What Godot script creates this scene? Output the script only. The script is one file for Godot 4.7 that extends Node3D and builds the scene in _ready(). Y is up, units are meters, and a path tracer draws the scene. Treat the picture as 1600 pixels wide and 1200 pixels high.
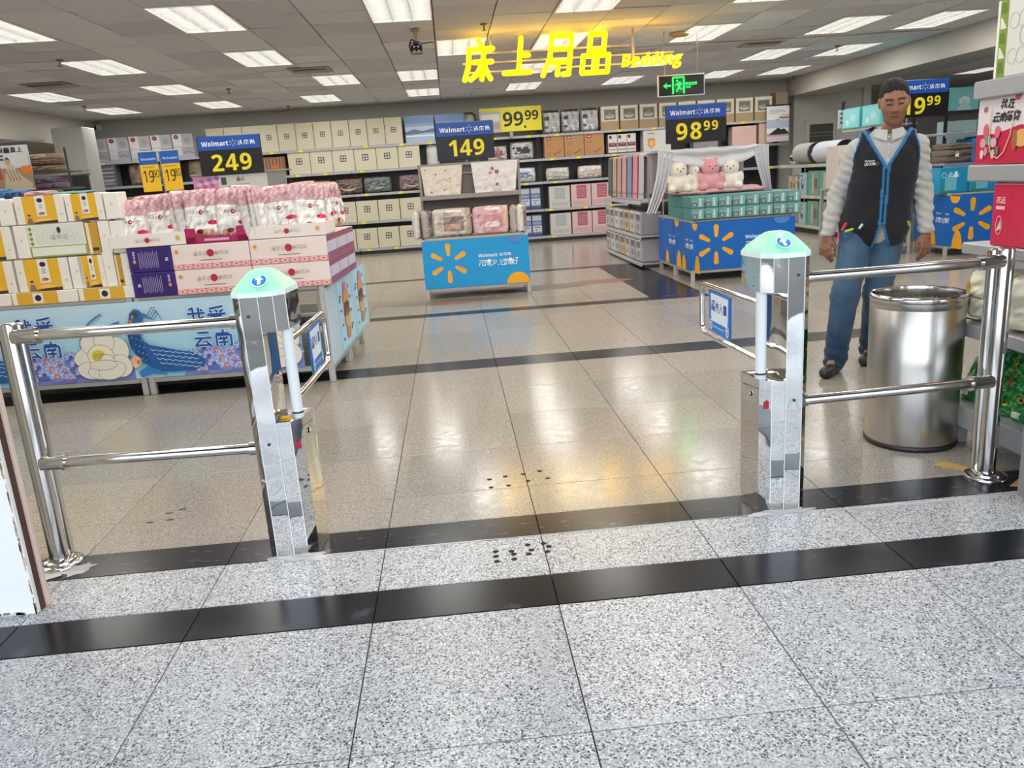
extends Node3D
# A supermarket entrance: gates, display bins and shelves. Camera at the origin's column, store along -z.

class MB:
	var v := PackedVector3Array()
	var n := PackedVector3Array()
	var c := PackedColorArray()
	var uv := PackedVector2Array()
	var ix := PackedInt32Array()
	var T := Transform3D.IDENTITY
	var col := Color.WHITE
	var lz := 0.0
	var ls := 0.00007
	static var glyphs := {}
	static var HAN := {
		"床": "4051 1292 121609 3595 6369 654829 658899", "上": "5058 5484 0898", "用": "202509 20909979 2393 2696 5659", "品": "2070742420 0545490905 5595995955",
		"沃": "0122 0425 0926 8041 3494 616439 6499", "尔": "3004 219183 515948 2508 7598", "玛": "0131 0434 0837 2128 418184 514594 94998 4777",
		"超": "0141 2025 0444 2428 2646 1409 1799 50908373 6054 5585885855", "市": "4051 1292 18148487 5259", "入": "305399 5309", "口": "1181881811",
		"我": "3011 0393 303928 0736 6063 60659997 8558 7182", "爱": "8011 1223 4253 8263 050494 94 1575 4509 377739 4699", "云": "2181 0494 440888 6699", "南": "1282 5053 1913939989 3445 7465 2575 2777 5459",
		"花": "0191 3032 6062 3306 1519 8354 53589896", "得": "2002 3204 1519 4080834340 3494 3696 747968 4758", "少": "5055 3103 7194 8509", "过": "3292 707967 4455 0112 042418 183999",
		"好": "201649 4209 0343 509072 727968 5595", "安": "4051 04029284 423779 7519 0595", "全": "5004 5094 2474 2676 0999 5459", "出": "5059 20247470 15199995",
		"潘": "0122 0425 0926 8051 3292 6064 6335 4585894945 6569 4787", "祥": "1021 0333 3307 2529 5061 8071 4292 4494 3797 6269", "记": "0112 042438 41818545 45499995",
		"鲜": "2003 1131 0343470703 2327 0545 0949 5061 9081 5292 5595 7279", "饼": "2003 113142 141836 5061 8071 4393 4696 6359 8389", "在": "0292 4009 2529 4585 6369 3999",
		"等": "2002 1141 6052 5191 2474 0595 4335 0797 656948 3748", "你": "3004 2329 6043 529283 727968 5548 8596", "您": "2003 1316 5042 4191 6266 4355 7485 0709 286877",
		"设": "0112 042438 5153 51818394 4595 8549 5699", "面": "0191 5123 0393990903 3339 6369 3565 3767", "身": "5031 2181 8189 2128 2383 2585 2787 8709",
	}
	static func L(h) -> Color:
		return Color(h).srgb_to_linear()
	func ink(h):
		col = L(h)
		return self
	func vert(p, nn, u := Vector2.ZERO):
		v.append(T * p)
		n.append((T.basis * nn).normalized())
		c.append(col)
		uv.append(u)
		return v.size() - 1
	func q(a, b, cc, d):   # corners counter-clockwise seen from outside
		var nn = (b - a).cross(d - a)
		if nn.length() < 1e-12: nn = (cc - b).cross(d - b)
		nn = nn.normalized()
		var i = v.size()
		vert(a, nn, Vector2(0, 1)); vert(b, nn, Vector2(1, 1)); vert(cc, nn, Vector2(1, 0)); vert(d, nn, Vector2(0, 0))
		ix.append_array([i, i + 2, i + 1, i, i + 3, i + 2])
	func t3(a, b, cc):
		var nn = (b - a).cross(cc - a).normalized()
		var i = v.size()
		vert(a, nn); vert(b, nn); vert(cc, nn)
		ix.append_array([i, i + 2, i + 1])
	func box(o: Vector3, s: Vector3, r := 0.0):
		var h = s / 2.0
		r = minf(r, minf(h.x, minf(h.y, h.z)) * 0.9)
		var P = func(x, y, z, k):   # k: the axis whose face the corner lies on
			var w = h - Vector3(r, r, r)
			w[k] = h[k]
			return o + Vector3(x * w.x, y * w.y, z * w.z)
		for k in 3:
			var a = (k + 1) % 3
			var b = (k + 2) % 3
			for sg in [-1, 1]:
				var pts = []
				for uvp in [[-1, -1], [1, -1], [1, 1], [-1, 1]]:
					var e = [0, 0, 0]
					e[k] = sg; e[a] = uvp[0] * sg; e[b] = uvp[1]
					pts.append(P.call(e[0], e[1], e[2], k))
				q(pts[0], pts[1], pts[2], pts[3])
		if r <= 0.0: return self
		for k in 3:
			var a = (k + 1) % 3
			var b = (k + 2) % 3
			for sa in [-1, 1]:
				for sb in [-1, 1]:
					var e0 = [0, 0, 0]
					var e1 = [0, 0, 0]
					e0[k] = -1; e1[k] = 1
					e0[a] = sa; e1[a] = sa; e0[b] = sb; e1[b] = sb
					var p0 = P.call(e0[0], e0[1], e0[2], a)
					var p1 = P.call(e1[0], e1[1], e1[2], a)
					var p2 = P.call(e1[0], e1[1], e1[2], b)
					var p3 = P.call(e0[0], e0[1], e0[2], b)
					if sa * sb > 0: q(p0, p3, p2, p1)
					else: q(p0, p1, p2, p3)
		for x in [-1, 1]:
			for y in [-1, 1]:
				for z in [-1, 1]:
					var a = P.call(x, y, z, 0)
					var b = P.call(x, y, z, 1)
					var d = P.call(x, y, z, 2)
					if x * y * z > 0: t3(a, b, d)
					else: t3(a, d, b)
		return self
	func lathe(prof, m := 24, o := Vector3.ZERO, smooth := 0.7):   # prof: [radius, y] bottom to top on the outside
		var k = prof.size()
		var sn = []
		for i in k - 1:
			sn.append(Vector2(prof[i + 1][1] - prof[i][1], prof[i][0] - prof[i + 1][0]).normalized())
		for i in k - 1:
			var na = sn[i]
			var nb = sn[i]
			if i > 0 and sn[i].dot(sn[i - 1]) > smooth: na = (sn[i] + sn[i - 1]).normalized()
			if i < k - 2 and sn[i].dot(sn[i + 1]) > smooth: nb = (sn[i] + sn[i + 1]).normalized()
			var base = v.size()
			for j in m + 1:
				var a = TAU * j / m
				var d = Vector3(cos(a), 0, -sin(a))
				vert(o + d * prof[i][0] + Vector3(0, prof[i][1], 0), d * na.x + Vector3(0, na.y, 0), Vector2(float(j) / m, 0))
				vert(o + d * prof[i + 1][0] + Vector3(0, prof[i + 1][1], 0), d * nb.x + Vector3(0, nb.y, 0), Vector2(float(j) / m, 1))
			for j in m:
				var s = base + j * 2
				ix.append_array([s, s + 1, s + 2, s + 1, s + 3, s + 2])
		return self
	func tube(pts, r, m := 12, caps := true):
		var k = pts.size()
		var up = Vector3.UP
		var base = v.size()
		var side = Vector3.ZERO
		for i in k:
			var d = (pts[mini(i + 1, k - 1)] - pts[maxi(i - 1, 0)]).normalized()
			if i == 0:
				if absf(d.dot(up)) > 0.95: up = Vector3.RIGHT
				side = d.cross(up).normalized()
			else:
				side = (side - d * side.dot(d)).normalized()
			var w = side.cross(d)
			var rr = r[i] if r is Array else r
			for j in m + 1:
				var a = TAU * j / m
				var nn = side * cos(a) + w * sin(a)
				vert(pts[i] + nn * rr, nn, Vector2(float(j) / m, float(i) / k))
		for i in k - 1:
			for j in m:
				var s = base + i * (m + 1) + j
				ix.append_array([s, s + 1, s + m + 1, s + 1, s + m + 2, s + m + 1])
		if caps:
			for e in [0, k - 1]:
				var d = (pts[0] - pts[1]) if e == 0 else (pts[k - 1] - pts[k - 2])
				d = d.normalized()
				var cc = vert(pts[e], d)
				var s0 = v.size()
				for j in m + 1:
					v.append(v[base + e * (m + 1) + j]); n.append((T.basis * d).normalized()); c.append(col); uv.append(Vector2.ZERO)
				for j in m:
					if e == 0: ix.append_array([cc, s0 + j + 1, s0 + j])
					else: ix.append_array([cc, s0 + j, s0 + j + 1])
		return self
	func rod(a, b, r, m := 12):
		return tube([a, b], r, m)
	func grid(nu, nv, f: Callable, cf = null, flip := false):   # f(u, v) -> point, u and v 0..1
		var base = v.size()
		var e = 0.004
		for j in nv + 1:
			for i in nu + 1:
				var u = float(i) / nu
				var w = float(j) / nv
				var p = f.call(u, w)
				var du = f.call(minf(u + e, 1.0), w) - f.call(maxf(u - e, 0.0), w)
				var dv = f.call(u, minf(w + e, 1.0)) - f.call(u, maxf(w - e, 0.0))
				var nn = du.cross(dv)
				if nn.length() < 1e-10: nn = Vector3(0, 0, 1)
				nn = nn.normalized() * (-1.0 if flip else 1.0)
				if cf != null: col = cf.call(u, w)
				vert(p, nn, Vector2(u, 1.0 - w))
		for j in nv:
			for i in nu:
				var s = base + j * (nu + 1) + i
				if flip: ix.append_array([s, s + 1, s + nu + 2, s, s + nu + 2, s + nu + 1])
				else: ix.append_array([s, s + nu + 2, s + 1, s, s + nu + 1, s + nu + 2])
		return self
	func cushion(o: Vector3, s: Vector3, seed_ := 0, amp := 0.0, p := 4.0, m := 12):
		var nz = FastNoiseLite.new()
		nz.seed = seed_
		nz.frequency = 1.0
		for sg in [1.0, -1.0]:
			var f = func(u, w):
				var a = u * 2.0 - 1.0
				var b = w * 2.0 - 1.0
				var k = pow(maxf(0.0, (1.0 - pow(absf(a), p)) * (1.0 - pow(absf(b), p))), 0.5)
				var z = s.z * 0.5 * k + amp * k * nz.get_noise_3d(u * 5.0, w * 5.0, sg * 3.0)
				var pin = 1.0 - 0.05 * (a * a * b * b)
				return o + Vector3(a * s.x * 0.5 * pin, b * s.y * 0.5 * pin, z * sg)
			grid(m, m, f, null, sg < 0.0)
		return self
	# --- flat print on the local xy plane: each layer lies a hair above the last
	func lay():
		lz += ls
		return lz
	func pg(pts, h = null):
		if h != null: ink(h)
		var pk = PackedVector2Array(pts)
		var tr = Geometry2D.triangulate_polygon(pk)
		var z = lay()
		var b = v.size()
		for p in pk: vert(Vector3(p.x, p.y, z), Vector3(0, 0, 1))
		for i in range(0, tr.size(), 3):
			var a0 = pk[tr[i]]
			var a1 = pk[tr[i + 1]]
			var a2 = pk[tr[i + 2]]
			if (a1 - a0).cross(a2 - a0) > 0: ix.append_array([b + tr[i], b + tr[i + 2], b + tr[i + 1]])
			else: ix.append_array([b + tr[i], b + tr[i + 1], b + tr[i + 2]])
		return self
	func rc(x, y, w, h, hx = null):
		return pg([Vector2(x, y), Vector2(x + w, y), Vector2(x + w, y + h), Vector2(x, y + h)], hx)
	func ci(x, y, rx, ry, hx = null, m := 20, a0 := 0.0, a1 := TAU, tilt := 0.0):
		var p = []
		var full = absf(a1 - a0 - TAU) < 0.001
		for i in (m if full else m + 1):
			var a = a0 + (a1 - a0) * i / m
			p.append(Vector2(x, y) + Vector2(cos(a) * rx, sin(a) * ry).rotated(tilt))
		return pg(p, hx)
	func st(pts, w, hx = null):
		if hx != null: ink(hx)
		for pl in Geometry2D.offset_polyline(PackedVector2Array(pts), w / 2.0, Geometry2D.JOIN_ROUND, Geometry2D.END_ROUND):
			if not Geometry2D.is_polygon_clockwise(pl): pg(simple(pl, w * 0.06))
		return self
	func ring(x, y, rx, ry, w, hx = null, m := 24):
		if hx != null: ink(hx)
		var z = lay()
		var b = v.size()
		for i in m + 1:
			var a = TAU * i / m
			vert(Vector3(x + cos(a) * (rx - w / 2), y + sin(a) * (ry - w / 2), z), Vector3(0, 0, 1))
			vert(Vector3(x + cos(a) * (rx + w / 2), y + sin(a) * (ry + w / 2), z), Vector3(0, 0, 1))
		for i in m:
			var s = b + i * 2
			ix.append_array([s, s + 3, s + 1, s, s + 2, s + 3])
		return self
	static func simple(pl, tol):
		var o = PackedVector2Array()
		for p in pl:
			if o.is_empty() or o[o.size() - 1].distance_to(p) > tol: o.append(p)
		return o if o.size() > 3 else pl
	static func strokes(ch):
		var out = []
		for s in HAN.get(ch, "").split(" ", false):
			var p = []
			for i in range(0, s.length() - 1, 2): p.append(Vector2(int(s[i]) / 9.0, 1.0 - int(s[i + 1]) / 9.0))
			if p.size() > 1: out.append(p)
		return out
	func hz(s, x, y, size, w, hx = null, gap := 1.18, slant := 0.0):
		if hx != null: ink(hx)
		var z0 = lz
		for k in s.length():
			lz = z0
			for ps in strokes(s[k]):
				var q2 = []
				for p in ps: q2.append(Vector2(x + k * size * gap + (p.x + p.y * slant) * size, y + p.y * size))
				st(q2, w)
		lz = z0 + 0.0015
		return self
	static func glyph(s, bold):
		var key = s + ("b" if bold else "r")
		if not glyphs.has(key):
			var tm = TextMesh.new()
			var f = SystemFont.new()
			f.font_names = PackedStringArray(["Droid Sans"])
			f.font_weight = 700 if bold else 400
			tm.font = f
			tm.text = s
			tm.font_size = 48
			tm.pixel_size = 0.01
			tm.depth = 0.02
			tm.curve_step = 2.0
			var a = tm.get_mesh_arrays()
			var tri = []
			var lo = Vector2(1e9, 1e9)
			var hi = -lo
			for i in range(0, a[Mesh.ARRAY_INDEX].size(), 3):
				var ok = true
				var t = []
				for k in 3:
					var id = a[Mesh.ARRAY_INDEX][i + k]
					if a[Mesh.ARRAY_NORMAL][id].z < 0.9: ok = false
					t.append(Vector2(a[Mesh.ARRAY_VERTEX][id].x, a[Mesh.ARRAY_VERTEX][id].y))
				if ok:
					tri.append(t)
					for p in t:
						lo = lo.min(p); hi = hi.max(p)
			glyphs[key] = [tri, lo, hi]
		return glyphs[key]
	func tx(s, x, y, h, hx = null, align := 0, bold := true, sx := 1.0, slant := 0.0):   # h: height of the inked box
		if hx != null: ink(hx)
		var g = glyph(s, bold)
		var lo = g[1]
		var k = h / (g[2].y - lo.y)
		var w = (g[2].x - lo.x) * k * sx
		var x0 = x - w * align * 0.5
		var z = lay()
		for t in g[0]:
			var p = []
			for a in t:
				var yy = (a.y - lo.y) * k
				p.append(Vector3(x0 + (a.x - lo.x) * k * sx + yy * slant, y + yy, z))
			var i = v.size()
			for a in p: vert(a, Vector3(0, 0, 1))
			if (p[1] - p[0]).cross(p[2] - p[0]).z > 0: ix.append_array([i, i + 2, i + 1])
			else: ix.append_array([i, i + 1, i + 2])
		return w
	func spark(x, y, R, hx, r0 := 0.36, wd := 0.19):
		ink(hx)
		for k in 6:
			var a = PI / 2 + k * PI / 3
			var p = []
			for e in [[r0, 0.33, PI], [1.0, 0.5, 0.0]]:
				for j in 7:
					var b = -PI / 2 + PI * j / 6.0 + e[2]
					var rr = wd * e[1] * R
					p.append(Vector2(e[0] * R - (rr if e[2] == 0.0 else -rr) + cos(b) * rr, sin(b) * rr))
			var o = []
			for pp in p: o.append(Vector2(x, y) + pp.rotated(a))
			pg(o)
		return self
	func arrow(x, y, s, hx, turn := 0.0):
		var o = []
		for p in [Vector2(0, .5), Vector2(.42, .08), Vector2(.15, .08), Vector2(.15, -.5), Vector2(-.15, -.5), Vector2(-.15, .08), Vector2(-.42, .08)]:
			o.append(Vector2(x, y) + (p * s).rotated(turn))
		return pg(o, hx)
	func mesh():
		var m = ArrayMesh.new()
		var a = []
		a.resize(Mesh.ARRAY_MAX)
		a[Mesh.ARRAY_VERTEX] = v; a[Mesh.ARRAY_NORMAL] = n; a[Mesh.ARRAY_COLOR] = c; a[Mesh.ARRAY_TEX_UV] = uv; a[Mesh.ARRAY_INDEX] = ix
		m.add_surface_from_arrays(Mesh.PRIMITIVE_TRIANGLES, a)
		return m

var MT := {}
var cache := {}
var used := {}
var rng := RandomNumberGenerator.new()
const NTH = ["first", "second", "third", "fourth", "fifth", "sixth", "seventh", "eighth", "ninth", "tenth", "eleventh", "twelfth"]

func V(x, y, z) -> Vector3: return Vector3(x, y, z)
func ld(arr, i): return arr[i]

func mat(key, rough := 0.6, metal := 0.0, color = null, opt := {}):
	if MT.has(key): return MT[key]
	var m = StandardMaterial3D.new()
	m.resource_name = key
	m.roughness = rough
	m.metallic = metal
	if color == null: m.vertex_color_use_as_albedo = true
	else: m.albedo_color = Color(color)
	for k in opt: m.set(k, opt[k])
	MT[key] = m
	return m

func numbered(nm):
	used[nm] = used.get(nm, -1) + 1
	return nm if used[nm] == 0 else "%s_%03d" % [nm, used[nm]]

func tag(o, label, cat, group := "", kind := ""):
	if label: o.set_meta("label", label)
	if cat: o.set_meta("category", cat)
	if group: o.set_meta("group", group)
	if kind: o.set_meta("kind", kind)
	return o

func thing(nm, label, cat, at := Vector3.ZERO, turn := 0.0, group := ""):
	var o = Node3D.new()
	o.name = numbered(nm)
	add_child(o)
	o.position = at
	o.rotation.y = turn
	return tag(o, label, cat, group)

func obj(nm, mb, m, parent = null, at := Vector3.ZERO):
	var o = MeshInstance3D.new()
	o.mesh = mb.mesh() if mb is MB else mb
	if m != null: o.material_override = m
	o.position = at
	if parent == null:
		o.name = numbered(nm)
		add_child(o)
	else:
		var k = 0
		var want = nm
		while parent.has_node(NodePath(want)):
			k += 1
			want = "%s_%03d" % [nm, k]
		o.name = want
		parent.add_child(o, true)
	return o

func struct(nm, mb, m, parent = null):
	var o = obj(nm, mb, m, parent)
	o.set_meta("kind", "structure")
	return o

func keep(key, make: Callable):
	if not cache.has(key): cache[key] = make.call().mesh()
	return cache[key]

# a carton-like thing: body mesh with a printed front as its child; size and print shared by key
func carton(nm, key, size, hx, pr, label, cat, at, turn := 0.0, group := "", m = null, bev := 0.004):
	var t = thing(nm, label, cat, at, turn, group)
	obj("body", keep(key + "_b", func(): return MB.new().ink(hx).box(V(0, size.y / 2, 0), size, bev)), m if m else mat("card", 0.55), t)
	if pr != null:
		obj("printed_front", keep(key + "_p", func():
			var b = MB.new()
			b.T = Transform3D(Basis(), V(-size.x / 2, 0, size.z / 2 + 0.0004))
			pr.call(b, size.x, size.y)
			return b), mat("print", 0.45), t)
	return t

func nth(i): return NTH[i]

func _ready():
	rng.seed = 7
	setup()
	materials()
	shell()
	lamps()
	ceiling_things()
	gates()
	left_stand()
	back_shelves()
	stand_149()
	stand_98()
	side_gondola()
	right_area()
	right_unit()
	left_corner()
	big_sign()
	person()

func setup():
	var cam = Camera3D.new()
	cam.name = "camera"
	add_child(cam)
	var b = Basis(Vector3.UP, -0.06026) * Basis(Vector3.RIGHT, -0.25477) * Basis(Vector3.BACK, -0.06725)
	cam.transform = Transform3D(b, V(0, 1.3521, 0))
	cam.fov = 51.385
	cam.near = 0.05
	cam.far = 100.0
	cam.current = true
	var e = Environment.new()
	e.background_mode = Environment.BG_SKY
	var s = ProceduralSkyMaterial.new()
	s.sky_top_color = Color(0.86, 0.92, 1.0)
	s.sky_horizon_color = Color(0.93, 0.96, 1.0)
	s.ground_bottom_color = Color(0.55, 0.55, 0.55)
	s.ground_horizon_color = Color(0.8, 0.82, 0.84)
	s.sky_energy_multiplier = 1.0
	s.sun_angle_max = 0.0
	e.sky = Sky.new()
	e.sky.sky_material = s
	e.background_energy_multiplier = 2.5
	e.tonemap_mode = Environment.TONE_MAPPER_LINEAR
	e.tonemap_exposure = 1.52
	e.sdfgi_enabled = true
	e.ssao_enabled = true
	e.ssil_enabled = true
	var w = WorldEnvironment.new()
	w.name = "world"
	w.environment = e
	add_child(w)

const LAMP_ENERGY = 1.0
const HC = 2.9

func noise_tex(freq, ramp, seed_, kind := FastNoiseLite.TYPE_SIMPLEX_SMOOTH, oct := 3, size := 512, nrm := false):
	var nt = NoiseTexture2D.new()
	var f = FastNoiseLite.new()
	f.noise_type = kind
	f.frequency = freq
	f.seed = seed_
	f.fractal_octaves = oct
	if kind == FastNoiseLite.TYPE_CELLULAR:
		f.cellular_return_type = FastNoiseLite.RETURN_CELL_VALUE
		f.fractal_type = FastNoiseLite.FRACTAL_NONE
	nt.noise = f
	nt.width = size
	nt.height = size
	nt.seamless = true
	nt.normalize = true
	if nrm: nt.as_normal_map = true
	if ramp != null:
		var g = Gradient.new()
		g.offsets = PackedFloat32Array(ramp[0])
		var cs = PackedColorArray()
		for h in ramp[1]: cs.append(Color(h))
		g.colors = cs
		nt.color_ramp = g
	return nt

var granite := []
var terrazzo := []
var blacks := []
var panels := []

func materials():
	mat("print", 0.45); mat("card", 0.55); mat("matte", 0.85); mat("satin", 0.4); mat("gloss", 0.18)
	mat("cloth", 0.95, 0.0, null, {"rim_enabled": true, "rim": 0.3})
	mat("steel", 0.14, 1.0, "#c9c7c3")
	mat("chrome", 0.035, 1.0, "#d6d5d2", {"normal_enabled": true, "normal_scale": 0.11, "normal_texture": noise_tex(0.012, null, 23, FastNoiseLite.TYPE_SIMPLEX_SMOOTH, 2, 256, true), "uv1_triplanar": true, "uv1_scale": V(1.6, 1.0, 1.6)})
	mat("painted", 0.42, 0.25, "#8f8f8c")
	mat("film", 0.16)
	var gt = noise_tex(0.2, [[0.0, 0.06, 0.1, 0.22, 0.27, 0.55, 0.62, 0.84, 0.9, 1.0], ["#2c2c2d", "#4b4b4c", "#858484", "#989796", "#b6b5b4", "#c0bfbe", "#cfcecd", "#d8d7d6", "#ecebea", "#f4f3f2"]], 3, FastNoiseLite.TYPE_CELLULAR, 1, 1024)
	var rt = noise_tex(0.02, [[0.0, 1.0], ["#3e3e3e", "#666666"]], 9, FastNoiseLite.TYPE_SIMPLEX_SMOOTH, 4)
	for i in 4:
		granite.append(mat("granite%d" % i, 1.0, 0.0, ["#f2f2f2", "#ebebeb", "#f7f6f5", "#eeedec"][i], {"albedo_texture": gt, "roughness_texture": rt, "uv1_triplanar": true, "uv1_world_triplanar": true, "uv1_scale": V(1.1, 1.1, 1.1), "uv1_offset": V(0.37 * i, 0, 0.21 * i)}))
	var tt = noise_tex(0.22, [[0.0, 0.05, 0.1, 0.25, 0.6, 0.85, 0.92, 1.0], ["#544e46", "#7d766c", "#978f84", "#a79f94", "#b1a99e", "#bab2a8", "#d0c9be", "#dcd5ca"]], 5, FastNoiseLite.TYPE_CELLULAR, 1, 1024)
	var rt2 = noise_tex(0.015, [[0.0, 1.0], ["#1f1f1f", "#3a3a3a"]], 19, FastNoiseLite.TYPE_SIMPLEX_SMOOTH, 4)
	for i in 4:
		terrazzo.append(mat("terrazzo%d" % i, 1.0, 0.0, ["#e6e5e3", "#dddcd9", "#e9e7e2", "#dfdcd7"][i], {"albedo_texture": tt, "roughness_texture": rt2, "uv1_triplanar": true, "uv1_world_triplanar": true, "uv1_scale": V(1.5, 1.5, 1.5), "uv1_offset": V(0.31 * i, 0, 0.17 * i)}))
	var bt = noise_tex(0.02, [[0.0, 0.62, 0.74, 0.86, 1.0], ["#26262a", "#2a2a2e", "#333338", "#5a5b5f", "#85868a"]], 8, FastNoiseLite.TYPE_SIMPLEX_SMOOTH, 5, 512)
	for i in 2:
		blacks.append(mat("black_granite%d" % i, 0.22, 0.0, ["#d8d8de", "#b5b5bb"][i], {"metallic_specular": 0.36, "albedo_texture": bt, "uv1_triplanar": true, "uv1_world_triplanar": true, "uv1_scale": [V(0.9, 0.9, 2.8), V(0.3, 0.3, 0.3)][i]}))
	var ct = noise_tex(0.05, [[0.0, 0.5, 1.0], ["#d6d6d9", "#dddde0", "#e5e5e6"]], 4)
	for i in 3:
		panels.append(mat("ceiling_panel%d" % i, 0.92, 0.0, ["#f2f2f4", "#e6e6e8", "#fdfdff"][i], {"albedo_texture": ct, "uv1_triplanar": true, "uv1_world_triplanar": true, "uv1_scale": V(0.8, 0.8, 0.8)}))
	mat("wall", 0.8, 0.0, "#b9b8b3")

func plain_box(o, s, hx = "#ffffff", r := 0.0): return MB.new().ink(hx).box(o, s, r)

func shell():
	# floor: dark bed with the tiles on it
	var fl = struct("floor", plain_box(V(0, -0.16, -9), V(30, 0.29, 34), "#57534d"), mat("matte"))
	var beds = MB.new()
	var zs = [0.7, 0.1, -0.495, -1.095, -1.695, -2.313, -2.519, -2.835, -3.033, -3.345, -3.903, -4.49, -5.096, -5.723, -6.02, -6.62, -7.22, -7.82, -8.17, -8.39, -8.99, -9.59, -10.19, -10.79, -11.39, -11.6, -12.2, -12.8, -13.4, -14.0, -14.6, -15.2, -15.8, -16.4, -17.0]
	var far = [MB.new(), MB.new()]
	var count = 0
	for r in zs.size() - 1:
		var z1 = zs[r]
		var z0 = zs[r + 1]
		var d = z1 - z0
		var black = d < 0.3 and r != 7 and r != 9 and d < 0.26
		black = black or r == 14 - 1
		black = [5, 7, 13, 18, 24].has(r)
		var zc = (z0 + z1) / 2.0
		for k in range(-24, 25):
			var xc = -0.357 + 0.6 * k + 0.3
			var lim = 0.72 * -z0 + 0.5
			var sees = zc < -1.0 and zc > -9.3 and xc < lim + 0.1 and xc > -lim - 0.1
			var g = 0.0018 if z0 > -3 else 0.0014
			var ib = black and not (r == 18 and xc > 2.7) and not (r == 24 and absf(xc) > 2.7)
			# the inlaid dark frame runs back on the right
			var side = zc < -8.17 and zc > -11.6 and xc > 2.1 and xc < 2.7
			if zc < -9.3 or not sees:
				var mb = far[1] if (ib or side) else far[0]
				mb.box(V(xc, -0.0085, zc), V(0.6 - 2 * g, 0.017, d - 2 * g))
				continue
			var key = "tile%.3f" % d
			var ms = keep(key, func(): return MB.new().box(V(0, -0.0085, 0), V(0.6 - 2 * g, 0.017, d - 2 * g - (0.0016 if z0 > -3 else 0.0)), 0.0012))
			var m
			if ib or side: m = blacks[0] if z0 < -2.6 and z0 > -3.1 else blacks[1]
			else: m = granite[rng.randi() % 4] if z0 > -2.9 else terrazzo[rng.randi() % 4]
			obj("tile", ms, m, fl, V(xc, 0, zc))
			count += 1
	var fo = obj("tiling", far[0], terrazzo[0], fl)
	fo.set_meta("kind", "stuff")
	fo = obj("dark_tiling", far[1], blacks[1], fl)
	fo.set_meta("kind", "stuff")
	# plugged bolt holes
	var plug = keep("plug", func(): return MB.new().ink("#211f1d").lathe([[0.012, -0.002], [0.011, 0.0012], [0.0, 0.0016]], 10))
	for p in [[.075, -3.47], [.15, -3.49], [.235, -3.50], [.315, -3.52], [.078, -3.37], [.157, -3.375], [.25, -3.41], [.34, -3.42], [.062, -2.73], [.12, -2.72], [.06, -2.69], [.127, -2.695], [.062, -2.65], [.125, -2.655], [.185, -2.76], [.245, -2.76], [.195, -2.715], [.262, -2.73], [.182, -2.685], [.252, -2.69]]:
		obj("plug", plug, mat("matte"), fl, V(p[0], 0, p[1]))
	for p in [[-1.36, -3.41], [-1.31, -3.44], [-1.41, -3.32], [-1.33, -3.33]]:
		obj("plug", keep("plug2", func(): return MB.new().ink("#2a2622").box(V(0, 0, 0), V(0.03, 0.003, 0.01), 0.001)), mat("matte"), fl, V(p[0], 0, p[1]))
	# cement smears round the gate feet and posts
	for p in [[-0.7, -2.845, .13, .035, 1], [1.2, -2.842, .14, .035, 2], [-1.6, -2.9, .12, .06, 3], [1.75, -2.81, .4, .012, 4], [-.2, -2.836, .5, .006, 5], [0.55, -2.834, .5, .005, 6]]:
		var r2 = RandomNumberGenerator.new()
		r2.seed = p[4]
		var mb = MB.new()
		mb.T = Transform3D(Basis(Vector3.RIGHT, -PI / 2), V(p[0], 0.0006, p[1]))
		for j in 7:
			var pts = []
			var o = Vector2(r2.randf_range(-0.7, 0.7) * p[2], r2.randf_range(-0.5, 0.5) * p[3])
			for i in 14:
				var a = TAU * i / 14
				pts.append(o + Vector2(cos(a) * p[2] * 0.5, sin(a) * p[3] * 0.6) * (0.5 + 0.7 * r2.randf()))
			mb.pg(pts, ["#c9c8c4", "#b9b8b4", "#d4d3d0"][j % 3])
		obj("cement_smear", mb, mat("matte"), fl)
	var tp = MB.new().ink("#c79c58")
	tp.T = Transform3D(Basis(Vector3.RIGHT, -PI / 2), V(0, 0.0006, 0))
	tp.pg([Vector2(2.02, 3.17), Vector2(2.16, 3.0), Vector2(2.2, 3.02), Vector2(2.09, 3.2)])
	tp.pg([Vector2(2.17, 2.88), Vector2(2.3, 2.8), Vector2(2.36, 2.84), Vector2(2.25, 2.94)])
	obj("tape_remnant", tp, mat("matte"), fl)
	# inlaid lens pattern in front of the 149 bin
	var il = MB.new()
	il.T = Transform3D(Basis(Vector3.RIGHT, -PI / 2), V(0, 0.0006, 0))
	for e in [[-1.15, 9.35, .75, .22, "#7d7468"], [-0.2, 9.15, .8, .2, "#71695e"], [.95, 9.75, .8, .3, "#6b6459"], [1.75, 9.9, .5, .22, "#8a6658"], [-1.7, 9.2, .5, .14, "#a08071"], [-.1, 9.05, .45, .1, "#8f6654"]]:
		il.pg([Vector2(e[0] - e[2], e[1]), Vector2(e[0] - e[2] * .4, e[1] - e[3] * .8), Vector2(e[0] + e[2] * .4, e[1] - e[3] * .8), Vector2(e[0] + e[2], e[1]), Vector2(e[0] + e[2] * .4, e[1] + e[3] * .8), Vector2(e[0] - e[2] * .4, e[1] + e[3] * .8)], e[4])
	obj("inlay", il, mat("satin"), fl)
	# walls
	struct("wall_back", plain_box(V(0.05, 1.5, -17.1), V(14.3, 3.0, 0.2)), mat("wall"))
	struct("wall_back_right", plain_box(V(8.0, 1.5, -16.95), V(1.6, 3.0, 0.25)), mat("wall"))
	struct("wall_far_right", plain_box(V(11.9, 1.5, -22.1), V(6.4, 3.0, 0.2)), mat("wall"))
	struct("wall_right", plain_box(V(14.9, 1.5, -9.5), V(0.2, 3.0, 25.0)), mat("wall"))
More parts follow.
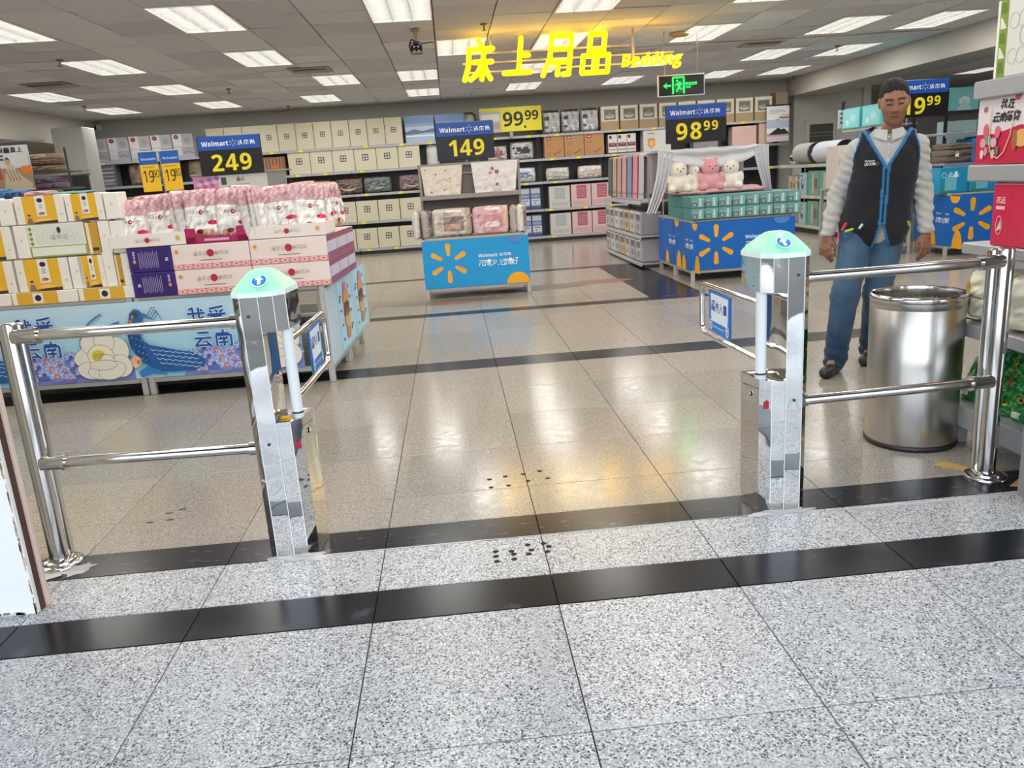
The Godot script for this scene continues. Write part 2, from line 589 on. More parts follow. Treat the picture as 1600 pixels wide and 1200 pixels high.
	struct("wall_left", plain_box(V(-12.1, 1.5, -9.5), V(0.2, 3.0, 25.0)), mat("wall"))
	struct("wall_far_left", plain_box(V(-9.5, 1.5, -16.2), V(5.2, 3.0, 0.2)), mat("wall"))
	struct("wall_front_right", plain_box(V(8.9, 1.5, -2.62), V(12.2, 3.0, 0.1)), mat("wall"))
	struct("wall_front_left", plain_box(V(-6.9, 1.5, -2.6), V(10.2, 3.0, 0.1)), mat("wall"))
	struct("wall_return_left", plain_box(V(-7.0, 1.5, -16.6), V(0.16, 3.0, 1.0)), mat("wall"))
	struct("wall_return_right", plain_box(V(8.74, 1.5, -19.5), V(0.16, 3.0, 5.4)), mat("wall"))
	# the worn white door jamb at the left
	var jm = MB.new().ink("#e2e2de").box(V(-1.74, 1.45, -2.6), V(0.42, 2.9, 0.024), 0.003)
	jm.ink("#4a2d1e").box(V(-1.546, 1.45, -2.625), V(0.036, 2.9, 0.03))
	jm.ink("#d6bcae").box(V(-1.533, 1.45, -2.65), V(0.03, 2.9, 0.02), 0.002)
	var r3 = RandomNumberGenerator.new()
	r3.seed = 4
	for i in 90:
		jm.ink(["#b08a62", "#cbb393", "#8f6a48", "#bfae98"][i % 4])
		var y = r3.randf() * 1.2
		jm.box(V(-1.533 - 0.004 * r3.randf(), y, -2.5872), V(0.002 + 0.007 * r3.randf() * r3.randf(), 0.006 + 0.03 * r3.randf(), 0.003), 0.0005)
	for i in 40:
		jm.ink(["#a39a88", "#c9c2b4", "#7a6f60"][i % 3]).box(V(-1.56 - 0.36 * r3.randf(), 0.004 + 0.008 * r3.randf(), -2.5872), V(0.01 + 0.02 * r3.randf(), 0.008, 0.003), 0.0005)
	struct("door_1", jm, mat("card"))
	# right jamb
	var jr = MB.new().ink("#8d8d8b").box(V(2.215, 1.45, -2.75), V(0.15, 2.9, 0.1), 0.006)
	jr.ink("#dcd6dc").box(V(2.19, 1.45, -2.665), V(0.2, 2.9, 0.04), 0.004)
	struct("trim_1", jr, mat("card"))
	# beams and pillars
	struct("trim_2", plain_box(V(7.55, 2.73, -10.0), V(0.9, 0.36, 14.0), "#b9b4ac", 0.004), mat("card"))
	struct("trim_3", plain_box(V(-7.35, 2.66, -10.0), V(1.1, 0.5, 14.0), "#b9b4ac", 0.004), mat("card"))
	var pl = MB.new().ink("#a9a9a6").box(V(-6.22, 1.3, -14.6), V(0.5, 2.6, 0.5), 0.01)
	pl.ink("#9a9a97").box(V(-6.22, 1.88, -14.33), V(0.52, 0.08, 0.06), 0.006)
	pl.ink("#2b2b2c").box(V(-6.22, 1.6, -14.33), V(0.44, 0.44, 0.05), 0.006)
	struct("wall_pillar_left", pl, mat("card"))
	# ceiling: plenum slab, then the panels one by one
	var ce = struct("ceiling", plain_box(V(1.4, HC + 0.2, -11.0), V(27, 0.3, 23.0), "#4d4843"), mat("matte"))
	var cells = {}
	for l in lamp_list():
		for dz in [0, 1]:
			cells[Vector2i(roundi((l[0] + 0.32) / 0.6), roundi((l[1] + 0.3 + 7.7 - dz * 0.6) / -0.6))] = true
	var ms = []
	for i in 2: ms.append(keep("cp%d" % i, func(): return MB.new().box(V(0, 0.012, 0), V(0.589, 0.024, 0.589), 0.003)))
	var rest = MB.new()
	var shown = 0
	for kz in range(-9, 25):
		for kx in range(-19, 25):
			if cells.has(Vector2i(kx, kz)): continue
			var x = -0.32 + 0.6 * kx
			var z = -7.7 - 0.6 * kz
			if z < -17.0 and x < 7.0: continue
			var lim = 0.62 * -z
			if z < -7.2 and z > -14.0 and x > -lim - 0.2 and x < minf(lim - 0.1, 7.2) and x > -6.9 and shown < 300:
				var o = obj("panel", ms[0], panels[rng.randi() % 3], ce, V(x, HC + rng.randf_range(0.0, 0.008), z))
				o.rotation = V(rng.randf_range(-0.017, 0.017), 0, rng.randf_range(-0.014, 0.014))
				shown += 1
			else: rest.box(V(x, HC + 0.012 + rng.randf_range(-0.002, 0.004), z), V(0.592, 0.024, 0.592))
	var ro = obj("paneling", rest, panels[0], ce)
	ro.set_meta("kind", "stuff")
	# the seam where two runs of the grid meet
	obj("seam_strip", MB.new().ink("#cfcac2").box(V(4.2, HC - 0.006, -11.3), V(5.6, 0.012, 0.05), 0.002), mat("card"), ce)

func lamp_list():
	var out = []
	for z in [-3.2, -5.6, -8.0]:
		for x in [-5.72, -3.92, -2.12, -0.32, 1.48, 3.28, 5.08, 6.28]: out.append([x, z])
	for x in [-5.72, -3.92, -2.12, 0.28, 1.48, 3.28, 5.08, 6.28]: out.append([x, -10.4])
	for x in [-5.72, -3.92, -1.52, -0.32, 1.48, 3.28, 5.08, 6.28]: out.append([x, -12.8])
	for x in [-5.72, -3.92, -2.12, -0.32, 1.48, 3.28, 5.08, 6.28]: out.append([x, -15.2])
	for x in [9.88, 11.68]:
		for z in [-8.0, -11.6, -15.2, -17.6]: out.append([x, z])
	for z in [-8.0, -11.6]: out.append([-9.32, z])
	return out

func lamps():
	mat("lamp_glow", 0.6, 0.0, "#ffffff", {"emission_enabled": true, "emission": Color(1, 0.985, 0.96), "emission_energy_multiplier": 1.15})
	mat("lamp_tube", 0.4, 0.0, "#ffffff", {"emission_enabled": true, "emission": Color(1, 0.985, 0.96), "emission_energy_multiplier": 2.2})
	var fr = keep("lampf", func():
		var b = MB.new().ink("#e6e4df")
		for s in [-1, 1]:
			b.box(V(s * 0.289, 0.02, 0), V(0.014, 0.06, 1.19), 0.003)
			b.box(V(0, 0.02, s * 0.588), V(0.592, 0.06, 0.014), 0.003)
		return b)
	var df = keep("lampd", func(): return MB.new().box(V(0, 0.045, 0), V(0.56, 0.01, 1.16)))
	var tb = keep("lampt", func(): return MB.new().rod(V(0, 0.028, -0.56), V(0, 0.028, 0.56), 0.013, 8))
	var lv = keep("lampl", func():
		var b = MB.new().ink("#c9c9c7")
		for i in 11: b.box(V(0, 0.012, -0.5 + i * 0.1), V(0.56, 0.03, 0.0025))
		for x in [-0.095, 0.095]: b.box(V(x, 0.012, 0), V(0.0035, 0.03, 1.16))
		return b)
	var i = 0
	var rows = {}
	for l in lamp_list():
		var zk = int(round(-l[1] * 10))
		rows[zk] = rows.get(zk, -1) + 1
		var seen = l[1] < -7
		var where = "%s from the left, %s row" % [nth(rows[zk]), {80: "nearest visible", 104: "second visible", 116: "outlying", 128: "third visible", 152: "farthest visible", 176: "outermost back", 56: "hidden front", 32: "gate side"}.get(zk, "outer")]
		var t = thing("ceiling_light", "white louvred ceiling light, " + where, "ceiling light", V(l[0], HC, l[1]), 0.0, "louvred ceiling lights")
		obj("frame", fr, mat("card"), t)
		obj("diffuser", df, mat("lamp_glow"), t)
		if seen:
			for x in [-0.19, 0.0, 0.19]: obj("tube", tb, mat("lamp_tube"), t, V(x, 0, 0))
			obj("louvre", lv, mat("satin"), t)
		var a = AreaLight3D.new()
		a.name = "area_light"
		t.add_child(a)
		a.area_size = Vector2(0.54, 1.12)
		a.area_normalize_energy = true
		a.light_energy = LAMP_ENERGY
		a.light_color = Color(1.0, 0.99, 0.965)
		a.area_range = 25.0
		a.shadow_enabled = true
		a.position = V(0, -0.008, 0)
		a.rotation.x = -PI / 2
		i += 1

func ceiling_things():
	# sprinklers
	var sp = keep("spr", func():
		var b = MB.new().ink("#6e675f").lathe([[0.0, -0.075], [0.03, -0.072], [0.03, -0.066], [0.008, -0.062], [0.008, -0.02], [0.035, -0.012], [0.04, 0.0]], 12)
		return b)
	var k = 0
	for p in [[-4.13, -9.7, "beside the second-row light at the left"], [-3.2, -13.1, "in front of the third-row lights at the left"], [-2.9, -16.2, "close to the back wall at the left"], [0.62, -13.1, "just left of the yellow hanging characters"], [0.5, -9.0, "in front of the yellow hanging characters"], [3.6, -7.9, "close to the brown stain"], [5.9, -12.3, "between two lights on the right"], [-5.8, -14.2, "beside the left beam"], [7.0, -16.4, "above the white pillar at the right"]]:
		var t = thing("sprinkler", "small dark pendent ceiling sprinkler " + p[2], "sprinkler", V(p[0], HC, p[1]), 0.0, "ceiling sprinklers")
		obj("deflector", sp, mat("satin", 0.4), t)
	# air vents
	for p in [[-1.72, -11.6, "left of the camera"], [4.48, -11.6, "on the right beside a light"], [-5.12, -11.6, "at the far left"]]:
		var t = thing("air_vent", "square ceiling air vent with dark slot " + p[2], "air vent", V(p[0], HC - 0.004, p[1]), 0.0, "ceiling air vents")
		obj("frame", keep("ventf", func(): return MB.new().ink("#a39b90").box(V(0, -0.004, 0), V(0.54, 0.012, 0.5), 0.003)), mat("card"), t)
		obj("slot", keep("vents", func(): return MB.new().ink("#35302b").box(V(0, -0.012, 0.1), V(0.44, 0.006, 0.14), 0.001)), mat("matte"), t)
		for i in 3: obj("slat", keep("ventl", func(): return MB.new().ink("#8e877d").box(V(0, -0.016, 0), V(0.44, 0.006, 0.02), 0.001)), mat("card"), t, V(0, 0, 0.06 + i * 0.04))
	# ceiling speaker with the stained patch, by the sign
	var t = thing("ceiling_speaker", "round brownish ceiling speaker beside the yellow sign", "speaker", V(2.95, HC - 0.01, -10.3))
	obj("grille", MB.new().ink("#b08a58").lathe([[0.0, -0.03], [0.1, -0.028], [0.12, -0.012], [0.12, 0.01]], 24), mat("satin"), t)
	# bullet camera
	t = thing("security_camera", "black bullet security camera hanging on a ceiling bracket", "security camera", V(-0.22, HC, -9.1))
	obj("bracket", MB.new().ink("#a79e92").lathe([[0.02, -0.08], [0.022, -0.03], [0.05, -0.02], [0.05, 0.0]], 14).tube([V(0, -0.07, 0), V(0, -0.13, 0.01)], 0.014, 10), mat("satin"), t)
	obj("housing", MB.new().ink("#161517").tube([V(0, -0.135, -0.09), V(0, -0.16, 0.0), V(0, -0.2, 0.1)], [0.045, 0.05, 0.056], 16).box(V(0, -0.195, 0.08), V(0.12, 0.12, 0.02), 0.01), mat("gloss"), t)
	var ln = MB.new()
	ln.T = Transform3D(Basis(Vector3.RIGHT, 0.35), V(0, -0.203, 0.106))
	ln.ink("#4b4a4d")
	for a in 4: ln.ci(cos(PI / 4 + a * PI / 2) * 0.03, sin(PI / 4 + a * PI / 2) * 0.03, 0.012, 0.012, "#8a8a90", 10)
	ln.ci(0, 0, 0.014, 0.014, "#050506", 12)
	obj("lens", ln, mat("gloss"), t)
	obj("cable", MB.new().ink("#1d1c1e").tube([V(0.0, -0.1, -0.06), V(-0.05, -0.09, -0.03), V(-0.075, -0.15, 0.0), V(-0.06, -0.22, 0.03), V(-0.02, -0.23, 0.04)], 0.007, 8).tube([V(0.05, -0.14, 0), V(0.17, -0.13, 0.0), V(0.18, -0.13, -0.08)], 0.005, 6), mat("satin"), t)
	# green running-man exit sign hanging from two rods
	t = thing("exit_sign", "black hanging exit sign with glowing green running figure", "exit sign", V(2.88, 2.27, -10.0))
	obj("frame", MB.new().ink("#c9c9c4").box(V(0, 0, -0.012), V(0.575, 0.245, 0.03), 0.003), mat("satin"), t)
	obj("face", MB.new().ink("#070908").box(V(0, 0, 0.004), V(0.548, 0.222, 0.006), 0.001), mat("gloss"), t)
	mat("sign_green", 0.5, 0.0, null, {"emission_enabled": true, "emission": Color(0.12, 0.92, 0.36), "emission_energy_multiplier": 1.0})
	var g = MB.new().ink("#18c95a")
	g.T.origin = V(0, 0, 0.0075)
	g.st([Vector2(-0.105, -0.095), Vector2(-0.105, 0.09), Vector2(0.03, 0.09), Vector2(0.03, -0.095)], 0.02)
	g.pg([Vector2(-0.225, 0), Vector2(-0.175, 0.035), Vector2(-0.185, 0.01), Vector2(-0.13, 0.01), Vector2(-0.13, -0.01), Vector2(-0.185, -0.01), Vector2(-0.175, -0.035)])
	g.ci(-0.055, 0.055, 0.012, 0.012)
	g.st([Vector2(-0.035, 0.03), Vector2(-0.03, -0.02)], 0.03)
	g.st([Vector2(-0.08, 0.0), Vector2(-0.055, 0.015), Vector2(-0.03, 0.033), Vector2(-0.008, 0.025), Vector2(0.0, 0.0)], 0.011)
	g.st([Vector2(-0.032, -0.02), Vector2(-0.05, -0.045), Vector2(-0.062, -0.07)], 0.014)
	g.st([Vector2(-0.028, -0.02), Vector2(-0.018, -0.038), Vector2(0.005, -0.04)], 0.014)
	g.hz("安全出口", 0.05, 0.0, 0.032, 0.005, null, 1.12)
	g.tx("EXIT", 0.055, -0.035, 0.022)
	obj("glowing_pictogram", g, mat("sign_green"), t)
	obj("rod", MB.new().ink("#8e8a82").rod(V(-0.2, 0.12, -0.012), V(-0.2, 0.62, -0.012), 0.006, 8), mat("satin"), t)
	obj("rod", MB.new().ink("#8e8a82").rod(V(0.2, 0.12, -0.012), V(0.2, 0.62, -0.012), 0.006, 8), mat("satin"), t)
	var gl = OmniLight3D.new()
	gl.name = "sign_light"
	t.add_child(gl)
	gl.light_color = Color(0.2, 1.0, 0.45)
	gl.light_energy = 0.03
	gl.omni_range = 20.0
	gl.omni_attenuation = 2.0
	gl.shadow_enabled = true
	gl.light_size = 0.1
	gl.position = V(0, 0, 0.1)

func big_sign():
	mat("sign_yellow", 0.5, 0.0, "#ffcc00", {"emission_enabled": true, "emission": Color(1.0, 0.80, 0.0), "emission_energy_multiplier": 2.6})
	var t = thing("hanging_sign", "glowing yellow hanging department sign with four large characters and Bedding", "sign", V(0.26, 2.42, -9.7))
	var size = 0.41
	var chars = "床上用品"
	for k in 4:
		var b = MB.new().ink("#ffd000")
		var x0 = 0.02 + k * 0.45
		for ps in MB.strokes(chars[k]):
			var pts = []
			for p in ps: pts.append(V(x0 + (p.x * 0.86 + p.y * 0.16) * size * 0.84, p.y * size + 0.02, 0))
			for j in pts.size() - 1: b.rod(pts[j], pts[j + 1], 0.029, 10)
			for p in pts: ball(b, p, 0.029)
		obj("character", b, mat("sign_yellow"), t)
	var b2 = MB.new().ink("#ffd000")
	for z in 8:
		b2.T.origin = V(0, 0, -0.02 + z * 0.006)
		b2.lz = 0.0
		b2.tx("Bedding", 1.83, 0.015, 0.185, null, 0, true, 1.0, 0.18)
	obj("lettering", b2, mat("sign_yellow"), t)
	var fr = MB.new().ink("#bdb6ab")
	for y in [0.1, 0.3]: fr.box(V(1.0, y, -0.06), V(1.9, 0.018, 0.018), 0.003)
	obj("support_rail", fr, mat("satin"), t)
	for x in [0.35, 1.99]: obj("rod", MB.new().ink("#b9b4ac").rod(V(x, 0.05 if x > 1 else 0.3, -0.06), V(x, 0.49, -0.06), 0.014, 10), mat("satin"), t)
	obj("back_plate", MB.new().ink("#b3ada3").box(V(1.24, 0.2, -0.066), V(2.46, 0.02, 0.012), 0.002), mat("satin"), t)
	for x in [0.35, 0.95, 1.55, 2.15]:
		var o = AreaLight3D.new()
		o.name = "sign_light"
		t.add_child(o)
		o.area_size = Vector2(0.4, 0.3)
		o.area_normalize_energy = true
		o.light_color = Color(1.0, 0.78, 0.06)
		o.light_energy = 0.12
		o.area_range = 25.0
		o.shadow_enabled = true
		o.position = V(x, 0.2, 0.06)
		o.rotation = V(0, PI, 0)

func ball(b, p, r, m := 10):
	var pr = []
	for i in 7:
		var a = -PI / 2 + PI * i / 6
		pr.append([maxf(cos(a) * r, 0.0), sin(a) * r])
	b.lathe(pr, m, p, 0.3)

func prism(b, poly, y0, y1, caps := true, bev := 0.0):   # poly: Vector2(x, z) anticlockwise seen from above (+x right, +z down is clockwise)
	var k = poly.size()
	for i in k:
		var p = poly[i]
		var r = poly[(i + 1) % k]
		b.q(V(p.x, y0, p.y), V(r.x, y0, r.y), V(r.x, y1, r.y), V(p.x, y1, p.y))
	if caps:
		for i in range(1, k - 1):
			b.t3(V(poly[0].x, y1, poly[0].y), V(poly[i].x, y1, poly[i].y), V(poly[i + 1].x, y1, poly[i + 1].y))
			b.t3(V(poly[0].x, y0, poly[0].y), V(poly[i + 1].x, y0, poly[i + 1].y), V(poly[i].x, y0, poly[i].y))
	return b

func gate(m, at, label, railside):
	# m: +1 when the passage lies to +x of the gate, -1 when it lies to -x; local u runs from the outer side to the passage
	var t = thing("swing_gate", label, "gate", at)
	var P = func(us):
		var o = []
		for p in us: o.append(Vector2(m * p[0], p[1]))
		if m < 0: o.reverse()
		return o
	var full = [[-0.1, -0.1], [-0.1, 0.06], [-0.07, 0.088], [-0.005, 0.094], [0.045, 0.085], [0.082, 0.05], [0.1, -0.1]]
	var colm = [[-0.1, -0.1], [-0.1, 0.06], [-0.07, 0.088], [-0.005, 0.094], [0.0, -0.1]]
	var inner = [[0.0, -0.1], [-0.003, 0.0935], [0.045, 0.085], [0.082, 0.05], [0.1, -0.1]]
	var ch = mat("chrome")
	obj("column", prism(MB.new(), P.call(colm), 0.0, 1.0), ch, t)
	obj("cabinet", prism(MB.new(), P.call(inner), 0.03, 0.53), ch, t)
	obj("head", prism(MB.new(), P.call(inner), 0.868, 1.0), ch, t)
	# bright folded seams on the vertical edges
	var sm = MB.new().ink("#e9e9e6")
	for e in [[-0.005, 0.095, 0.0, 1.0], [0.046, 0.0855, 0.868, 1.0], [0.083, 0.05, 0.868, 1.0], [-0.071, 0.089, 0.0, 1.0], [0.046, 0.0855, 0.03, 0.53]]:
		sm.rod(V(m * e[0], e[2] + 0.002, e[1]), V(m * e[0], e[3], e[1]), 0.0016, 6)
	obj("seam", sm, mat("satin"), t)
	obj("plinth", prism(MB.new(), P.call([[-0.098, -0.098], [-0.098, 0.058], [-0.07, 0.085], [0.044, 0.083], [0.08, 0.05], [0.097, -0.098]]), 0.0, 0.03), mat("steel"), t)
	# mint cap: a chamfered hip with a rounded top and a pale rim
	mat("mint", 0.3, 0.0, null, {"subsurf_scatter_enabled": true, "subsurf_scatter_strength": 0.15})
	var cp = MB.new()
	var ring = []
	for p in P.call(full): ring.append(p * 1.03)
	prism(cp.ink("#e9f6f2"), ring, 0.996, 1.014)
	cp.ink("#a9ecc9")
	var prev = []
	for s in [[0.99, 1.014], [0.9, 1.028], [0.5, 1.072], [0.34, 1.084], [0.18, 1.089]]:
		var cur = []
		for p in ring: cur.append(V(p.x * s[0], s[1], p.y * s[0]))
		if prev.size():
			for i in cur.size():
				var j = (i + 1) % cur.size()
				cp.q(prev[i], prev[j], cur[j], cur[i])
		prev = cur
	for i in range(1, prev.size() - 1): cp.t3(prev[0], prev[i], prev[i + 1])
	obj("cap", cp, mat("mint"), t)
	var ar = MB.new()
	var n0 = V(-0.02 * m, 0.9, 0.72).normalized()
	var xax = V(0, 1, 0).cross(n0).normalized()
	ar.T = Transform3D(Basis(xax, n0.cross(xax), n0), V(0.004 * m, 1.052, 0.068))
	ar.ci(0, 0, 0.029, 0.031, "#f2fbf8", 24)
	ar.ci(0, 0, 0.0255, 0.027, "#1676d2", 24)
	ar.arrow(0, 0.0, 0.038, "#f4faff", 0.14 if m < 0 else 0.0)
	obj("arrow_disc", ar, mat("print"), t)
	# pivot pole of the paddle
	var pu = 0.066
	obj("pivot_pole", MB.new().ink("#dfe3e1").rod(V(m * pu, 0.545, 0.02), V(m * pu, 0.868, 0.02), 0.0205, 20), mat("satin"), t)
	obj("pole_ring", MB.new().ink("#2a2a2b").lathe([[0.021, 0.545], [0.0215, 0.548], [0.021, 0.552]], 18, V(m * pu, 0, 0.02)), mat("satin"), t)
	obj("pole_foot", MB.new().ink("#cfd2d0").lathe([[0.022, 0.53], [0.022, 0.545], [0.0, 0.545]], 18, V(m * pu, 0, 0.02)), mat("satin"), t)
	# paddle: a bent tube loop pointing into the shop
	var pd = []
	var zf = -0.62
	for p in [[0.0, 0.82], [zf + 0.05, 0.82], [zf + 0.018, 0.812], [zf + 0.004, 0.795], [zf, 0.765], [zf, 0.645], [zf + 0.004, 0.622], [zf + 0.02, 0.604], [zf + 0.05, 0.598], [0.0, 0.598]]:
		pd.append(V(m * (pu + 0.03 * p[0] / zf), p[1], p[0]))
	obj("paddle", MB.new().tube(pd, 0.0125, 12), ch, t)
	var pz = -0.4
	var pw = 0.27
	obj("paddle_plate", MB.new().ink("#1c63a5").box(V(m * (pu + 0.02), 0.712, pz), V(0.006, 0.185, pw + 0.012), 0.002), mat("satin"), t)
	var pr = MB.new()
	# the printed side looks across the passage
	pr.T = Transform3D(Basis(V(0, 0, -m), V(0, 1, 0), V(m, 0, 0)), V(m * (pu + 0.0234), 0.712, pz))
	pr.rc(-pw / 2, -0.09, pw, 0.18, "#2479c4")
	pr.pg([Vector2(-.115, .08), Vector2(.115, .08), Vector2(.11, -.02), Vector2(.1, -.042), Vector2(-.1, -.042), Vector2(-.11, -.02)], "#dfe6ee")
	pr.hz("超市入口", -0.103, 0.004, 0.046, 0.0068, "#2a4f96", 1.12)
	for s in [-1, 1]:
		pr.ci(s * 0.108, -0.058, 0.022, 0.024, "#eef4f8", 20)
		pr.ci(s * 0.108, -0.058, 0.017, 0.019, "#2a6db4", 20)
		pr.arrow(s * 0.108, -0.058, 0.028, "#eef4f8")
	for i in 14: pr.rc(-0.07 + i * 0.0102, -0.066, 0.007, 0.008, "#a9cdeb")
	obj("printed_plate", pr, mat("print"), t)
	# lock, label and screws
	obj("red_sticker", MB.new().ink("#a3122c").box(V(m * (0.046 + 0.016), 0.435, 0.0752), V(0.024, 0.03, 0.004), 0.001), mat("print"), t).rotation.y = 0.0
	var lk = MB.new().ink("#8d8c88").tube([V(m * 0.0925, 0.46, -0.02), V(m * 0.0965, 0.46, -0.02)], 0.011, 14)
	obj("lock", lk, mat("steel"), t)
	for e in [[-0.045, 0.93, 0.092], [-0.04, 0.45, 0.092]]: obj("screw", MB.new().ink("#2d2d2e").tube([V(m * e[0], e[1], e[2] - 0.003), V(m * e[0], e[1], e[2] + 0.002)], 0.006, 10), mat("satin"), t)
	obj("door_gap", MB.new().ink("#55544f").box(V(m * 0.0985, 0.487, -0.03), V(0.0012, 0.002, 0.11)), mat("satin"), t)
	return t

func rail(x_post, x_gate, at, label):
	var t = thing("guard_rail", label, "railing", at)
	var s = sign(x_gate - x_post)
	var st = mat("steel")
	for z in [[0.0, 0.034, 0.955, "post"], [-0.062, 0.027, 0.945, "rear_post"]]:
		var r = z[1]
		obj(z[3], MB.new().lathe([[r, 0.0], [r, z[2] - 0.012], [r * 0.93, z[2] - 0.003], [r * 0.75, z[2]], [0.0, z[2] + 0.001]], 28, V(0, 0, z[0])), st, t)
	obj("flange", MB.new().lathe([[0.083, 0.0], [0.083, 0.007], [0.08, 0.01], [0.062, 0.0115], [0.06, 0.02], [0.056, 0.022], [0.034, 0.023]], 32), st, t)
	for y in [0.905, 0.418]:
		var a = V(s * 0.02, y, 0.012)
		var e = V(s * absf(x_gate - x_post), y, 0.05)
		obj("rail", MB.new().rod(a, e, 0.0205, 20), st, t)
		var d = (e - a).normalized()
		obj("sleeve", MB.new().tube([a, a + d * 0.085, a + d * 0.0851], [0.027, 0.027, 0.0215], 20), st, t)
		obj("collar", MB.new().tube([a + d * 0.08, a + d * 0.094], 0.031, 20), st, t)
		obj("end_sleeve", MB.new().tube([e - d * 0.03, e], 0.026, 20), st, t)

func gates():
	gate(-1, V(1.21, 0, -2.95), "chrome swing gate with mint cap right of the passage, beside the steel bin", 1)
	gate(1, V(-0.7, 0, -2.955), "chrome swing gate with mint cap left of the passage, before the peacock bin", -1)
	rail(2.15, 1.31, V(2.15, 0, -3.0), "polished steel post and double rail in front of the trash bin")
	rail(-1.635, -0.8, V(-1.635, 0, -2.985), "polished steel post and double rail beside the white door jamb")
	var ck = thing("paper_scrap", "small crumpled yellow scrap lying on the left gate cabinet", "scrap", V(-0.672, 0.53, -2.885))
	obj("scrap", MB.new().ink("#e6b31e").cushion(V(0, 0.01, 0), V(0.035, 0.02, 0.03), 3, 0.012, 3.0, 8), mat("matte"), ck)
	# brushed steel bin
	var t = thing("trash_bin", "open round brushed stainless steel trash bin behind the right rail", "trash bin", V(2.11, 0, -3.51))
	var bt = noise_tex(0.012, [[0.0, 1.0], ["#3c3c3c", "#5c5c5c"]], 2, FastNoiseLite.TYPE_SIMPLEX, 3, 256)
	var bn = mat("brushed", 1.0, 1.0, "#bdb9b2", {"roughness_texture": bt, "uv1_scale": V(3, 0.03, 1)})
	obj("shell", MB.new().lathe([[0.198, 0.022], [0.2, 0.03], [0.2028, 0.652], [0.2014, 0.654], [0.2014, 0.657], [0.203, 0.659], [0.203, 0.69]], 64), bn, t)
	obj("rim", MB.new().lathe([[0.203, 0.686], [0.206, 0.69], [0.206, 0.705], [0.203, 0.713], [0.198, 0.716], [0.192, 0.713], [0.19, 0.70], [0.19, 0.66]], 64), mat("steel"), t)
	obj("liner", MB.new().ink("#8d8a84").lathe([[0.191, 0.69], [0.19, 0.655], [0.183, 0.652], [0.183, 0.05], [0.0, 0.05]], 48), mat("satin"), t)
	obj("base_ring", MB.new().ink("#222120").lathe([[0.0, 0.0], [0.2, 0.0], [0.205, 0.008], [0.205, 0.02], [0.199, 0.026]], 64), mat("satin"), t)

# ---- display bins: steel frame on legs with printed panels
func promo_bin(label, cat_at, turn, w, h, d, front, sides, panel_hx, group := "", open_from := 1e9, fdx := 0.0, only := 0):
	var t = thing("display_bin", label, "display bin", cat_at, turn, group)
	var fr = MB.new().ink("#a7a6a2")
	var x1 = w / 2
	for sx in [-1, 1]:
		for sz in [-1, 1]:
			obj("leg", MB.new().ink("#b6b5b0").box(V(sx * (x1 - 0.022), h / 2, -d / 2 + sz * (d / 2 - 0.022)), V(0.042, h, 0.042), 0.004), mat("painted2"), t)
	for sz in [-1, 1]:
		fr.box(V(0, h - 0.012, -d / 2 + sz * (d / 2 - 0.012)), V(w - 0.09, 0.024, 0.022), 0.003)
		fr.box(V(0, 0.108, -d / 2 + sz * (d / 2 - 0.012)), V(w - 0.09, 0.036, 0.022), 0.003)
	for sx in [-1, 1]:
		fr.box(V(sx * (x1 - 0.012), h - 0.012, -d / 2), V(0.022, 0.024, d - 0.09), 0.003)
		fr.box(V(sx * (x1 - 0.012), 0.108, -d / 2), V(0.022, 0.036, d - 0.09), 0.003)
	obj("frame", fr, mat("painted2"), t)
	obj("deck", MB.new().ink("#8b8a87").box(V(0, h - 0.03, -d / 2), V(w - 0.03, 0.012, d - 0.03), 0.002), mat("painted2"), t)
	obj("bottom_tray", MB.new().ink("#3b3b3d").box(V(0, 0.12, -d / 2), V(w - 0.04, 0.01, d - 0.04), 0.002), mat("painted2"), t)
	if front != null:
		var pw = minf(w, open_from)
		var b = MB.new()
		b.T.origin = V(-x1 + fdx, 0.127, 0.0055)
		front.call(b, pw, h - 0.152)
		obj("front_panel", MB.new().ink(panel_hx).box(V(-x1 + fdx + pw / 2, 0.127 + (h - 0.152) / 2, 0.002), V(pw, h - 0.152, 0.006), 0.001), mat("print"), t)
		obj("printed_front", b, mat("print"), t)
	if sides != null:
		for sx in [-1, 1]:
			if only != 0 and sx != only: continue
			obj("side_panel", MB.new().ink(panel_hx).box(V(sx * (x1 + 0.002), 0.127 + (h - 0.152) / 2, -d / 2), V(0.006, h - 0.152, d), 0.001), mat("print"), t)
			var b = MB.new()
			b.T = Transform3D(Basis(V(0, 0, -sx), V(0, 1, 0), V(sx, 0, 0)), V(sx * (x1 + 0.0055), 0.127, -d / 2))
			sides.call(b, d, h - 0.152)
			obj("printed_side", b, mat("print"), t)
	return t

func flower_fan(b, x, y, r, seed_):
	b.ci(x, y + r * 0.1, r * 0.95, r * 0.8, ["#6f7cc0", "#5f6cb4", "#8088c8"][seed_ % 3], 12)
	for i in 13:
		var a = lerpf(-0.3, PI + 0.3, i / 12.0)
		b.ci(x + cos(a) * r * 0.62, y + r * 0.08 + sin(a) * r * 0.6, r * 0.33, r * 0.085, ["#b9c3ea", "#98a5dc", "#d4daf4", "#a9b2e2"][(i + seed_) % 4], 8, 0, TAU, a)
	if seed_ % 3 != 1:
		b.ci(x, y + r * 0.02, r * 0.3, r * 0.27, "#d9785c", 12)
		b.ci(x + r * 0.03, y + r * 0.04, r * 0.17, r * 0.15, "#efb08a", 10)
	else: b.ci(x, y + r * 0.02, r * 0.18, r * 0.16, "#4d58a6", 10)

